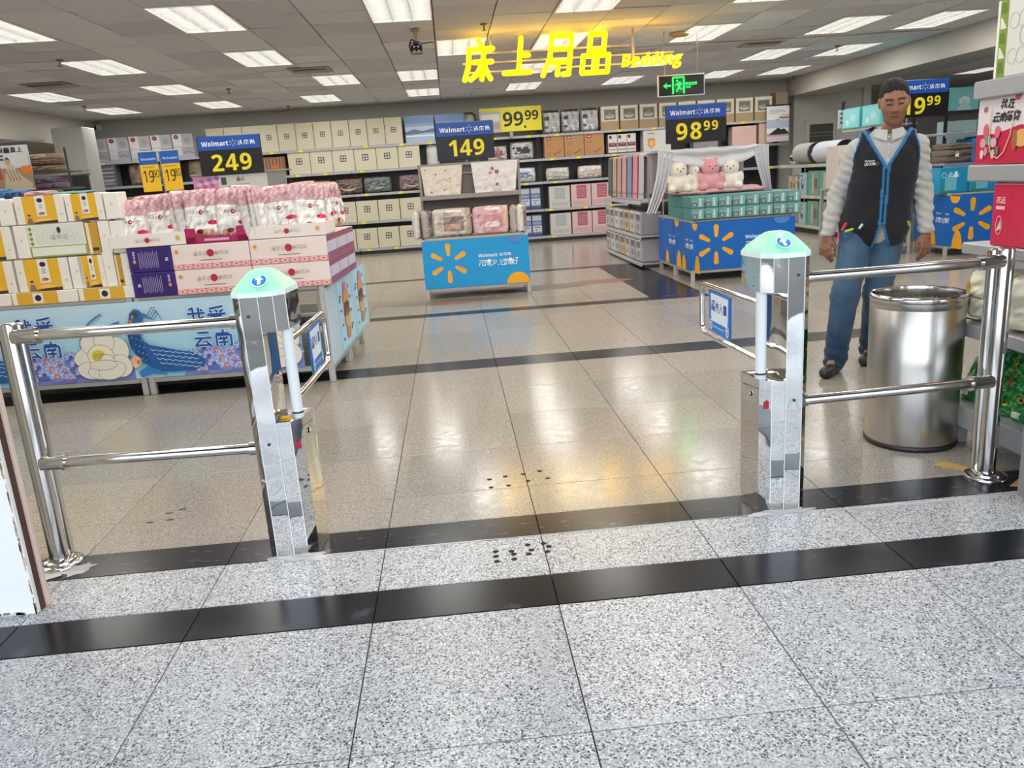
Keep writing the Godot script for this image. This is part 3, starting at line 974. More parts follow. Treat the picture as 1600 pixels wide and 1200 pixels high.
func poster(b, w, h, peacock):
	# banded pale blue ground
	for i in 10:
		b.rc(0, h * i / 10.0, w, h / 10.0, Color("#8fcbdf").lerp(Color("#bfdcea"), i / 9.0).to_html(false))
		b.lz = 0.0001
	b.ls = 0.00004
	b.rc(0, 0, w * 0.16, h, "#c9dcea")
	b.pg([Vector2(.34, 0), Vector2(w, 0), Vector2(w, .17), Vector2(.95, .16), Vector2(.8, .19), Vector2(.68, .16), Vector2(.55, .15), Vector2(.4, .12)], "#7d8bc8")
	for i in 26: flower_fan(b, 0.42 + (i % 9) * 0.088 + 0.03 * int(i / 9.0), 0.15 - 0.055 * int(i / 9.0) + 0.016 * ((i * 5) % 3), 0.045 + 0.008 * (i % 3), i)
	# swoosh behind the white flower
	var s1 = []
	for i in 15:
		var a = PI - i * 0.075
		s1.append(Vector2(w * 1.02 + cos(a) * 0.36, h * 0.46 + sin(a) * 0.26))
	for i in 15:
		var a = PI - (14 - i) * 0.075
		s1.append(Vector2(w * 1.02 + cos(a) * (0.355 - 0.02 * (14 - i) / 4.0), h * 0.46 + sin(a) * (0.255 - 0.015 * (14 - i) / 4.0)))
	var cut = []
	for p in s1: cut.append(Vector2(minf(p.x, w), p.y))
	b.st(cut.slice(0, 15), 0.016, "#5f86b8")
	var s2 = []
	for i in 13: s2.append(Vector2(minf(w * 0.985 + cos(PI - i * 0.12) * 0.17, w - 0.01), h * 0.52 + sin(PI - i * 0.12) * 0.13))
	b.st(s2, 0.014, "#4a74ad")
	# big white peony
	var cx = w - 0.2
	var cy = h * 0.30
	for e in [[-.12, .02, .085, .06, .5], [.1, .05, .09, .1, -.3], [-.06, .1, .08, .07, -.6], [.03, .12, .07, .07, .2], [.12, -.06, .08, .08, .2], [-.1, -.08, .09, .06, -.2], [0, -.1, .12, .055, 0], [.05, -.09, .1, .06, .3]]:
		var ex = minf(cx + e[0], w - e[2] * 1.05)
		b.ci(ex, maxf(cy + e[1], e[3] + 0.015), e[2] + 0.003, e[3] + 0.003, "#5d5a4e", 22, 0, TAU, e[4])
		b.ci(ex, maxf(cy + e[1], e[3] + 0.015), e[2], e[3], "#e8e2d2", 22, 0, TAU, e[4])
	b.ci(cx - 0.01, cy + 0.02, 0.093, 0.083, "#5d5a4e", 24); b.ci(cx - 0.01, cy + 0.02, 0.09, 0.08, "#efe6c4", 24)
	b.ci(cx - 0.025, cy + 0.02, 0.05, 0.045, "#d9cb54", 18)
	for i in 9: b.st([Vector2(cx - 0.06 + i * 0.009, cy + 0.0), Vector2(cx - 0.055 + i * 0.008, cy + 0.04)], 0.004, "#a99526")
	b.ci(cx + 0.03, cy - 0.01, 0.047, 0.042, "#5d5a4e", 20); b.ci(cx + 0.03, cy - 0.01, 0.044, 0.039, "#e9e3d6", 20)
	b.ci(cx - 0.005, cy - 0.045, 0.098, 0.038, "#5d5a4e", 20); b.ci(cx - 0.005, cy - 0.045, 0.095, 0.035, "#e6dfcc", 20)
	# blue crested bird
	if peacock:
		b.pg([Vector2(.0, .33), Vector2(.03, .355), Vector2(.075, .36), Vector2(.1, .28), Vector2(.14, .24), Vector2(.22, .22), Vector2(.33, .19), Vector2(.43, .17), Vector2(.5, .12), Vector2(.5, .06), Vector2(.4, .04), Vector2(.28, .035), Vector2(.16, .05), Vector2(.06, .13), Vector2(.01, .22)], "#1f5c9c")
		b.pg([Vector2(.0, .33), Vector2(.005, .25), Vector2(.05, .15), Vector2(.13, .1), Vector2(.11, .2), Vector2(.08, .3), Vector2(.06, .36)], "#184a86")
		b.pg([Vector2(.04, .47), Vector2(.075, .5), Vector2(.11, .49), Vector2(.135, .44), Vector2(.1, .36), Vector2(.03, .34), Vector2(.02, .4)], "#2a67a8")
		b.pg([Vector2(.01, .41), Vector2(.045, .43), Vector2(.05, .405)], "#d0714a")
		b.ci(.075, .455, .022, .026, "#2e5a45"); b.ci(.058, .445, .009, .012, "#d88a4a"); b.ci(.06, .447, .004, .005, "#111418", 8)
		b.pg([Vector2(.12, .49), Vector2(.145, .535), Vector2(.16, .52), Vector2(.17, .55), Vector2(.15, .49)], "#2462a4")
		for i in 4: b.st([Vector2(.1, .48 - i * .01), Vector2(.16 + i * .014, .45 - i * .012), Vector2(.2 + i * .012, .46 + .014 * (3 - i)), Vector2(.225 + i * .01, .5 - i * .03)], 0.005, ["#1f4f8f", "#4f86b4"][i % 2])
		for r in 4:
			for k in 7:
				var fx = 0.14 + k * 0.045 + r * 0.018
				b.st([Vector2(fx, .21 - k * .008 - r * .033), Vector2(fx + .02, .198 - k * .008 - r * .033), Vector2(fx + .042, .205 - k * .008 - r * .033)], 0.004, "#cfe2ee")
		for k in 16: b.ci(.03 + (k * 5 % 7) * .014, .12 + k * .013, .009, .006, ["#3f8bc4", "#4b7fae", "#7f8fa5"][k % 3], 8)
		b.pg([Vector2(.03, .05), Vector2(.1, .09), Vector2(.18, .06), Vector2(.24, .02), Vector2(.13, .03), Vector2(.05, .01)], "#2f7ec0")
		b.ci(.03, .13, .035, .04, "#eab48c"); b.ci(.045, .125, .013, .015, "#cf6e4c"); b.ci(.02, .1, .018, .016, "#f0c6a6")
	# lettering with a white outline
	for o in [[0.024, "#e8f2f8"], [0.0145, "#1f4f9f"]]:
		b.lz += 0.0002
		b.hz("我爱", 0.44, 0.36, 0.12, o[0], o[1], 1.2)
		b.hz("云南", 0.465, 0.2, 0.115, o[0], o[1], 1.2)

func burger_side(b, w, h):
	b.rc(0, 0, w, h, "#a9d4ea")
	b.rc(0, 0, w, h * 0.12, "#8fd0d8")
	b.rc(w * 0.08, h * 0.03, w * 0.84, h * 0.94, "#b4dcf0")
	for i in 3: b.hz(["鲜花饼", "我爱云南", "云南"][i], w * [0.72, 0.7, 0.12][i], h * [0.8, 0.2, 0.68][i], 0.035, 0.005, "#24506f", 0.0)
	for i in 7: b.rc(w * (0.74 if i % 2 else 0.14), h * (0.15 + i * 0.1), w * 0.08, h * 0.03, "#2f5a78")
	b.pg([Vector2(w * .42, h * .93), Vector2(w * .58, h * .93), Vector2(w * .64, h * .76), Vector2(w * .36, h * .76)], "#dd7fa0")
	b.ci(w * .5, h * .7, w * .19, h * .09, "#d9974f"); b.ci(w * .5, h * .58, w * .17, h * .07, "#6e3a20"); b.ci(w * .5, h * .5, w * .2, h * .05, "#a93324")
	b.ci(w * .5, h * .38, w * .17, h * .12, "#e0ab62"); b.ci(w * .5, h * .2, w * .12, h * .09, "#c98b49"); b.ci(w * .5, h * .47, w * .17, h * .03, "#5c8a45")

const SB = Vector3(-0.945, 0, -5.66)
func sb(x, y, z) -> Vector3:   # local place on the peacock stand: x from its right corner, z from its front
	return SB + Basis(Vector3.UP, ST) * V(x, y, z)
const ST = -0.045

func pack_print(b, w, h):   # pink carton front: emblem, grey strokes, patterned band
	b.rc(0, 0, w, h * 0.22, "#e9a9a2")
	var n = int(w / 0.06)
	for i in n:
		var x = (i + 0.5) * w / n
		b.pg([Vector2(x - .022, h * .11), Vector2(x, h * .2), Vector2(x + .022, h * .11), Vector2(x, h * .02)], "#f3d3cb")
		b.pg([Vector2(x - .013, h * .11), Vector2(x, h * .165), Vector2(x + .013, h * .11), Vector2(x, h * .055)], "#cf6a72")
		b.ci(x + w / n / 2, h * .05, .007, .006, "#cf7a78", 8); b.ci(x + w / n / 2, h * .17, .007, .006, "#cf7a78", 8)
	emblem(b, w * .5, h * .62, h)
	b.ci(w * .07, h * .72, h * .09, h * .1, "#e9b76f", 14)
	b.ci(w * .07, h * .74, h * .05, h * .05, "#c98a45", 10)
	for i in 7: b.rc(w * .3 + i * w * .06, h * .43, h * .035, h * .02, "#b9a9a2")
	for i in 16: b.rc(w * .36 + i * w * .018, h * .33, h * .04, h * .03, "#4a3a38")

func emblem(b, x, y, h):
	b.hz("潘祥记", x - h * 0.72, y - h * 0.09, h * 0.17, h * 0.016, "#b0a09a", 1.1)
	b.hz("鲜花饼", x + h * 0.19, y - h * 0.09, h * 0.17, h * 0.016, "#b0a09a", 1.1)
	b.ci(x, y, h * 0.15, h * 0.15, "#b7283a", 22)
	b.pg([Vector2(x - h * .06, y + h * .1), Vector2(x + h * .12, y + h * .06), Vector2(x - h * .02, y + h * .01), Vector2(x + h * .08, y - h * .08), Vector2(x - h * .1, y - h * .06), Vector2(x + h * .03, y - h * .01)], "#f4d8d6")

func plum_side(b, w, h):
	b.rc(0, 0, w, h, "#8d5473")
	b.rc(0, h * 0.3, w * 0.98, h * 0.45, "#cfc5d2")
	for i in 3: b.rc(w * (0.04 + i * 0.32), h * 0.33, w * 0.26, h * 0.38, ["#bfc4d4", "#d9c3d4", "#c8cdd8"][i])
	for i in 6: b.ci(w * (0.1 + i * 0.16), h * 0.14, h * 0.06, h * 0.06, "#a96b8c", 8)
	b.rc(0, h * 0.86, w, h * 0.14, "#a04a58")

func tote(w, h):   # yellow gift carton: white body, yellow centre
	return func(b, pw, ph):
		b.rc(pw * .17, 0, pw * .66, ph, "#e9b52c")
		b.rc(pw * .43, ph * .26, pw * .2, ph * .74, "#f0e9de")
		b.ci(pw * .53, ph * .83, pw * .06, ph * .08, "#2b2a33", 12)
		for i in 3: b.rc(pw * .49, ph * (.55 + i * .06), pw * .08, ph * .03, "#a9a49b")
		b.ci(pw * .53, ph * .36, pw * .07, ph * .05, "#8d5a50", 10)
		b.ci(pw * .5, ph * .33, pw * .05, ph * .035, "#d7989a", 8)
		b.pg([Vector2(pw * .17, 0), Vector2(pw * .83, 0), Vector2(pw * .83, ph * .1), Vector2(pw * .5, ph * .08)], "#4a2f28")
		b.pg([Vector2(pw * .2, 0), Vector2(pw * .34, 0), Vector2(pw * .31, ph * .2), Vector2(pw * .23, ph * .22)], "#8d6f63")
		b.ci(pw * .265, ph * .28, pw * .035, ph * .05, "#d9a98c", 10)
		b.ci(pw * .265, ph * .31, pw * .035, ph * .035, "#5a2f26", 10)
		b.ci(pw * .55, ph * .14, pw * .16, ph * .05, "#f0c872", 10)
		b.ci(pw * .08, ph * .6, pw * .03, ph * .03, "#cfc2b4", 8)
		b.ci(pw * .92, ph * .3, pw * .03, ph * .03, "#cfc2b4", 8)

func img(w, h, f: Callable):
	var im = Image.create(w, h, false, Image.FORMAT_RGB8)
	f.call(im)
	return ImageTexture.create_from_image(im)
func ell(im, cx, cy, rx, ry, hx):
	var w = im.get_width()
	var h = im.get_height()
	for y in range(maxi(0, int((cy - ry) * h)), mini(h, int((cy + ry) * h) + 1)):
		for x in range(maxi(0, int((cx - rx) * w)), mini(w, int((cx + rx) * w) + 1)):
			if pow((float(x) / w - cx) / rx, 2) + pow((float(y) / h - cy) / ry, 2) <= 1.0: im.set_pixel(x, y, Color(hx))
func rct(im, x, y, w, h, hx):
	im.fill_rect(Rect2i(int(x * im.get_width()), int(y * im.get_height()), maxi(1, int(w * im.get_width())), maxi(1, int(h * im.get_height()))), Color(hx))

func left_stand():
	mat("painted2", 0.4, 0.15)
	var mk = func(b, w, h):
		poster(b, w, h, true)
	promo_bin("steel display bin with peacock poster at its front, left gate standing before it", sb(-0.645, 0, 0), ST, 1.33, 0.7, 0.7, mk, burger_side, "#bfd6e4", "", 1.2, -0.075, 1)
	promo_bin("steel display bin with white peony poster, behind the left rail", sb(-1.985, 0, 0), ST, 1.33, 0.7, 0.7, mk, null, "#bfd6e4", "", 1.2, 0.065)
	promo_bin("rear steel display bin under the pink cartons, burger poster on its side", sb(-0.645, 0, -0.74), ST, 1.33, 0.7, 0.7, null, burger_side, "#bfd6e4", "", 1e9, 0.0, 1)
	promo_bin("rear steel display bin behind the yellow gift cartons", sb(-1.985, 0, -0.74), ST, 1.33, 0.7, 0.7, null, null, "#bfd6e4")
	# pink cartons in two rows and three files deep
	for r in 2:
		for c in 2:
			for f in (3 if c == 0 else 1):
				var at = sb([-0.185, -0.72][c], 0.703 + r * 0.17, -0.16 - f * 0.37)
				carton("food_carton", "pinkcarton", V(0.53, 0.167, 0.36), "#efdcd2", pack_print, "pink cream cake carton, %s row, %s column, %s file from the front" % [["lower", "upper"][r], ["right", "left"][c], nth(f)], "carton", at, ST, "pink cake cartons")
				if c == 0:
					var t = get_child(get_child_count() - 1)
					var b = MB.new()
					b.T = Transform3D(Basis(V(0, 0, -1), V(0, 1, 0), V(1, 0, 0)), V(0.2655, 0, 0.18))
					plum_side(b, 0.36, 0.167)
					obj("printed_side", b, mat("print"), t)
	# dark violet cartons
	for r in 2:
		var pv = func(b, w, h):
			b.rc(w * .08, h * .06, w * .86, h * .88, "#33206a")
			for i in 11: b.rc(w * (.24 + i * .042), h * (.14 + .03 * (i % 3)), w * .017, h * (.66 - .05 * (i % 2)), "#9b93b8")
			b.ci(w * (.14 if r else .86), h * .45, w * .035, h * .09, "#d88a6a", 12)
			for i in 5: b.rc(w * (.12 if r else .83), h * (.58 + i * .06), w * .05, h * .035, "#d9d4e4")
			b.hz("云", w * (.84 if r else .12), h * .42, w * .07, w * .014, "#e4e0ee")
		carton("food_carton", "violet%d" % r, V(0.3, 0.167, 0.36), "#3b2a78", pv, "dark violet carton with white print, %s of the two beside the pink cartons" % ["lower", "upper"][r], "carton", sb(-1.14, 0.703 + r * 0.17, -0.17), ST, "violet cartons")
	# trays with pouches
	for e in [[-0.185, 0.53, "#efe3d9", "right"], [-0.665, 0.42, "#b01a5e", "middle magenta"], [-1.135, 0.52, "#efe6dd", "left"]]:
		var t = thing("display_tray", "open cardboard %s tray holding pink pouches on the pink cartons" % e[3], "tray", sb(e[0], 1.045, -0.17), ST)
		var hf = 0.085
		obj("floor", MB.new().ink(e[2]).box(V(0, 0.004, 0), V(e[1], 0.008, 0.36), 0.002), mat("card"), t)
		for sx in [-1, 1]: obj("side_wall", MB.new().ink(e[2]).box(V(sx * (e[1] / 2 - 0.003), 0.045, 0), V(0.006, 0.09, 0.36), 0.001), mat("card"), t)
		obj("rear_wall", MB.new().ink(e[2]).box(V(0, 0.05, -0.177), V(e[1], 0.1, 0.006), 0.001), mat("card"), t)
		var magenta = e[3] == "middle magenta"
		obj("front_wall", MB.new().ink(e[2]).box(V(0, 0.02 if magenta else hf / 2, 0.18), V(e[1], 0.04 if magenta else hf, 0.008), 0.001), mat("card"), t)
		var b = MB.new()
		b.T.origin = V(-e[1] / 2, 0, 0.1845)
		if magenta:
			for sx in [-1, 1]: obj("corner_flap", MB.new().ink(e[2]).box(V(sx * (e[1] / 2 - 0.035), 0.05, 0.181), V(0.07, 0.1, 0.006), 0.001), mat("card"), t)
			b.rc(e[1] * .3, 0.012, e[1] * .4, 0.016, "#e6a9c4")
		else:
			emblem(b, e[1] * .5, hf * .5, hf * 1.4)
			b.ci(e[1] * .9, hf * .55, .016, .018, "#e0b060", 12)
		obj("printed_front", b, mat("print"), t)
	var pt = img(96, 128, func(im):
		im.fill(Color("#cfa3a6"))
		for i in 12:
			for j in 6:
				ell(im, (i + 0.5 * (j % 2)) / 11.0, 0.03 + j * 0.055, 0.026, 0.017, ["#ddbcbc", "#c08a90"][(i + j) % 2])
		rct(im, .1, .36, .82, .64, "#ece9e4")
		rct(im, .1, .36, .82, .03, "#f7f5f2")
		rct(im, .0, .36, .1, .64, "#d8d2cd"); rct(im, .92, .36, .08, .64, "#cfc8c4")
		for i in 3:
			rct(im, .2 + i * .09, .46, .05, .05, "#c9a9a6"); rct(im, .58 + i * .09, .46, .05, .05, "#c9a9a6")
		ell(im, .5, .48, .06, .045, "#a8303f"); ell(im, .51, .48, .025, .02, "#eedfdc")
		rct(im, .3, .57, .4, .012, "#d6c9c4")
		ell(im, .8, .7, .15, .045, "#d62f52")
		ell(im, .5, .9, .32, .08, "#d9a982"); ell(im, .42, .87, .1, .05, "#7c2f22"); ell(im, .62, .9, .14, .05, "#e9c3a2"))
	mat("pouch", 0.22, 0.0, "#ffffff", {"albedo_texture": pt})
	var pm = []
	for i in 3: pm.append(keep("pouch%d" % i, func(): return MB.new().cushion(V(0, 0.15, 0), V(0.245, 0.33, 0.06), 11 + i, 0.022, 6.0, 14)))
	var k = 0
	for e in [[-1.27, 1.055, -.08, .12, -.16, "leftmost of the front row, tipped backward"], [-1.06, 1.075, -.13, -.1, -.05, "second of the front row in the left tray"], [-.93, 1.085, -.17, 1.2, -.05, "standing edgeways between left and magenta trays"], [-.885, 1.085, -.15, 1.35, -.08, "edgeways just left of the magenta tray"],
		[-.765, 1.09, -.06, 0.0, -.1, "left one in the magenta tray"], [-.56, 1.085, -.05, 0.03, -.1, "right one in the magenta tray"], [-.425, 1.085, -.09, 1.3, -.03, "edgeways at the left end of the right tray"], [-.38, 1.08, -.1, 1.42, -.06, "edgeways, second in the right tray"], [-.335, 1.08, -.1, 1.3, -.09, "edgeways, third in the right tray"],
		[-.22, 1.085, -.05, -.06, -.14, "front one in the right tray, red petal in view"], [-.04, 1.085, -.1, .5, -.16, "turned outward at the right tray's end"], [.03, 1.085, -.3, 1.25, -.1, "edgeways at the right end of the second file"], [.04, 1.085, -.42, 1.4, -.1, "edgeways at the right end, farther back"], [.05, 1.085, -.6, 1.3, -.1, "edgeways at the right end, in the third file"], [.05, 1.085, -.74, 1.4, -.1, "edgeways at the right end, farthest back"],
		[-1.2, 1.075, -.31, .25, -.08, "rear row, first from the left"], [-.98, 1.09, -.33, -.2, -.02, "rear row, second from the left"], [-.77, 1.085, -.32, .12, -.08, "rear row, third from the left"], [-.55, 1.1, -.31, -.28, -.03, "rear row, fourth from the left"], [-.33, 1.08, -.33, .3, -.07, "rear row, fifth from the left"], [-.12, 1.095, -.32, -.1, -.05, "rear row, sixth from the left"]]:
		var o = obj("snack_pouch", pm[k % 3], mat("pouch"), null, sb(e[0], e[1], e[2]))
		o.rotation = V(e[4] * 1.2, ST + e[3], 0.09 * sin(k * 2.3))
		tag(o, "pink and white cake pouch, " + e[5], "pouch", "pink cake pouches")
		k += 1
	# yellow gift cartons, white narrow boxes and the green one
	var WH = "#efe8dc"
	var list = [["flat", -1.45, 0.703, .45, .085, .3, "yf"], ["flat", -1.91, 0.703, .45, .085, .3, "yf"], ["flat", -2.37, 0.703, .45, .085, .3, "yf"],
		["y", -1.9, .79, .36, .22, .14, "bottom row behind the rail"], ["y", -2.27, .79, .34, .22, .14, "bottom row, far left"], ["w", -1.665, .79, .09, .22, .14, "bottom row beside the wide yellow carton"], ["y", -1.565, .79, .17, .22, .14, "bottom row, narrow one"], ["w", -1.44, .79, .075, .235, .14, "bottom row, left of the dark gap"], ["s", -1.375, .79, .045, .21, .1, "bottom row in the gap"], ["w", -1.31, .79, .085, .22, .14, "bottom row, right end"],
		["y", -2.24, 1.02, .36, .22, .14, "middle row, far left"], ["w", -1.995, 1.02, .09, .22, .14, "middle row left of the green box"], ["g", -1.755, 1.02, .385, .22, .16, ""], ["s", -1.515, 1.02, .085, .21, .12, "middle row right of the green box"], ["w", -1.43, 1.02, .075, .215, .14, "middle row, second from right"], ["w", -1.345, 1.015, .085, .215, .14, "middle row, right end"],
		["w", -2.06, 1.245, .1, .175, .14, "top row, left"], ["y", -1.83, 1.245, .33, .185, .14, "top row, left of two"], ["y", -1.53, 1.245, .25, .18, .14, "top row, right of two"], ["w", -1.345, 1.245, .1, .175, .14, "top row, right end"], ["y", -2.29, 1.245, .33, .185, .14, "top row, far left"]]
	var fi = 0
	for e in list:
		var sz = V(e[3], e[4], e[5])
		var at = sb(e[1], e[2], -e[5] / 2 - (0.02 if e[0] != "flat" else 0.0))
		match e[0]:
			"flat":
				carton("gift_carton", "flatc", sz, WH, func(b, w, h):
					b.rc(w * .08, 0, w * .62, h, "#e3ae35")
					b.rc(w * .32, h * .1, w * .16, h * .8, "#efe9df"); b.ci(w * .4, h * .5, w * .05, h * .26, "#2b2a3a", 14), "flat lying yellow gift carton at the bottom, %s from the right" % nth(fi), "gift carton", at, ST, "flat yellow cartons")
				fi += 1
			"y": carton("gift_carton", "tote%.2f%.2f" % [e[3], e[4]], sz, WH, tote(e[3], e[4]), "standing white and yellow gift carton, " + e[6], "gift carton", at, ST, "yellow gift cartons")
			"w": carton("gift_carton", "nar%.3f%.3f" % [e[3], e[4]], sz, "#f1ebe2", func(b, w, h): b.ci(w * .5, h * .55, w * .12, h * .04, "#d9cfc0", 8), "narrow plain cream gift carton, " + e[6], "gift carton", at, ST, "narrow cream cartons")
			"s": carton("gift_carton", "spn%.3f" % e[3], sz, "#c99a35", func(b, w, h):
					b.rc(w * .1, 0, w * .25, h, "#efe0bd"); b.rc(w * .4, h * .1, w * .5, h * .1, "#4a3020"), "narrow mustard gift carton turned edgeways, " + e[6], "gift carton", at, ST)
			"g": carton("gift_carton", "greenc", sz, "#e9e8da", func(b, w, h):
					for q in [[0, .3, 1, .025], [0, 0, 1, .04], [0, 0, .025, .33], [.975, 0, .025, .33]]: b.rc(w * q[0], h * q[1], w * q[2], h * q[3], "#93a83f")
					b.rc(w * .12, h * .38, w * .86, h * .58, "#dfe0d4")
					for i in 7: b.ring(w * (.2 + i * .11), h * (.5 + .2 * (i % 2)), w * .05, h * .12, w * .006, "#c6c9bb", 12)
					b.ci(w * .56, h * .8, w * .035, h * .1, "#35332c", 14)
					for i in 4: b.ci(w * .06, h * (.42 + i * .15), w * .03, h * .06, "#7f9a34", 8)
					b.hz("潘祥记", w * .4, h * .52, h * .15, h * .018, "#a8aa9c"), "white carton with green outline among the yellow gift cartons", "gift carton", at, ST)
	# two small hanging price cards on one stand
	for e in [[-2.435, "19", "90", "left", 0.0], [-2.26, "19", "80", "right", 0.008]]:
		var t = thing("price_card", "%s of two yellow price cards with blue tops, reading %s.%s" % [e[3], e[1], e[2]], "price card", V(e[0], 1.425, -7.0))
		obj("card", MB.new().ink("#e8b81d").box(V(0, 0.15, 0), V(0.148, 0.315, 0.004), 0.001), mat("print"), t)
		var b = MB.new()
		b.T.origin = V(-0.074, -0.0075, 0.0024)
		b.rc(0, 0.215, 0.148, 0.1, "#1c55a8")
		b.tx("Walmart", 0.015, 0.25, 0.02, "#a9c3e6", 0, true)
		b.hz("沃尔玛", 0.085, 0.25, 0.016, 0.002, "#a9c3e6")
		b.rc(0.02, 0.19, 0.1, 0.012, "#c99a20")
		b.tx(e[1], 0.02, 0.075, 0.095, "#231c12", 0, false, 0.62)
		b.tx("." + e[2], 0.083, 0.11, 0.062, "#231c12", 0, false, 0.6)
		obj("printed_front", b, mat("print"), t)
	var cs = thing("card_stand", "slim grey stand holding the two yellow price cards", "stand", V(-2.347, 0, -7.03))
	obj("pole", MB.new().ink("#8a8f96").rod(V(0, 0.7, 0), V(0, 1.74, 0), 0.008, 8).box(V(0, 0.704, 0), V(0.16, 0.008, 0.12), 0.002), mat("satin"), cs)
	obj("crossbar", MB.new().ink("#b9c0b0").rod(V(-0.17, 1.735, 0.01), V(0.17, 1.735, 0.01), 0.007, 8), mat("satin"), cs)

func price_sign(at, w, h, big, small, label, pole_to, pdx := 0.0, turn := 0.0):
	var t = thing("price_sign", label, "price sign", at, turn)
	obj("panel", MB.new().ink("#0d1016").box(V(0, h / 2, 0), V(w, h, 0.022), 0.004), mat("satin"), t)
	obj("header", MB.new().ink("#1b4ea6").box(V(0, h * 0.81, 0.0125), V(w - 0.012, h * 0.355, 0.006), 0.002), mat("satin"), t)
	var b = MB.new()
	b.T.origin = V(-w / 2, 0, 0.0165)
	var tw = b.tx("Walmart", w * 0.07, h * 0.74, h * 0.13, "#f2f5fa")
	b.spark(w * 0.07 + tw + h * 0.12, h * 0.8, h * 0.1, "#d9e0ec", 0.35, 0.16)
	b.hz("沃尔玛", w * 0.07 + tw + h * 0.25, h * 0.74, h * 0.115, h * 0.017, "#f2f5fa", 1.35)
	obj("lettering", b, mat("print"), t)
	b = MB.new()
	b.T.origin = V(-w / 2, 0, 0.0115)
	if small == "":
		for i in big.length(): b.tx(big[i], w * (0.28 + 0.225 * i), h * 0.1, h * 0.43, "#efdc1e", 1, true, 1.05)
	else:
		for i in 2:
			b.tx(big[i], w * (0.26 + 0.235 * i), h * 0.08, h * 0.45, "#efdc1e", 1, true, 1.05)
			b.tx(small[i], w * (0.675 + 0.135 * i), h * 0.3, h * 0.25, "#efdc1e", 1, true, 1.05)
	obj("lettering", b, mat("print"), t)
	obj("pole", MB.new().ink("#8d8d8a").rod(V(pdx, pole_to - at.y, -0.02), V(pdx, h * 0.5, -0.02), 0.011, 10), mat("satin"), t)
	return t

const BZ = -16.5
const SY = [0.115, 0.655, 1.195, 1.645, 2.105]

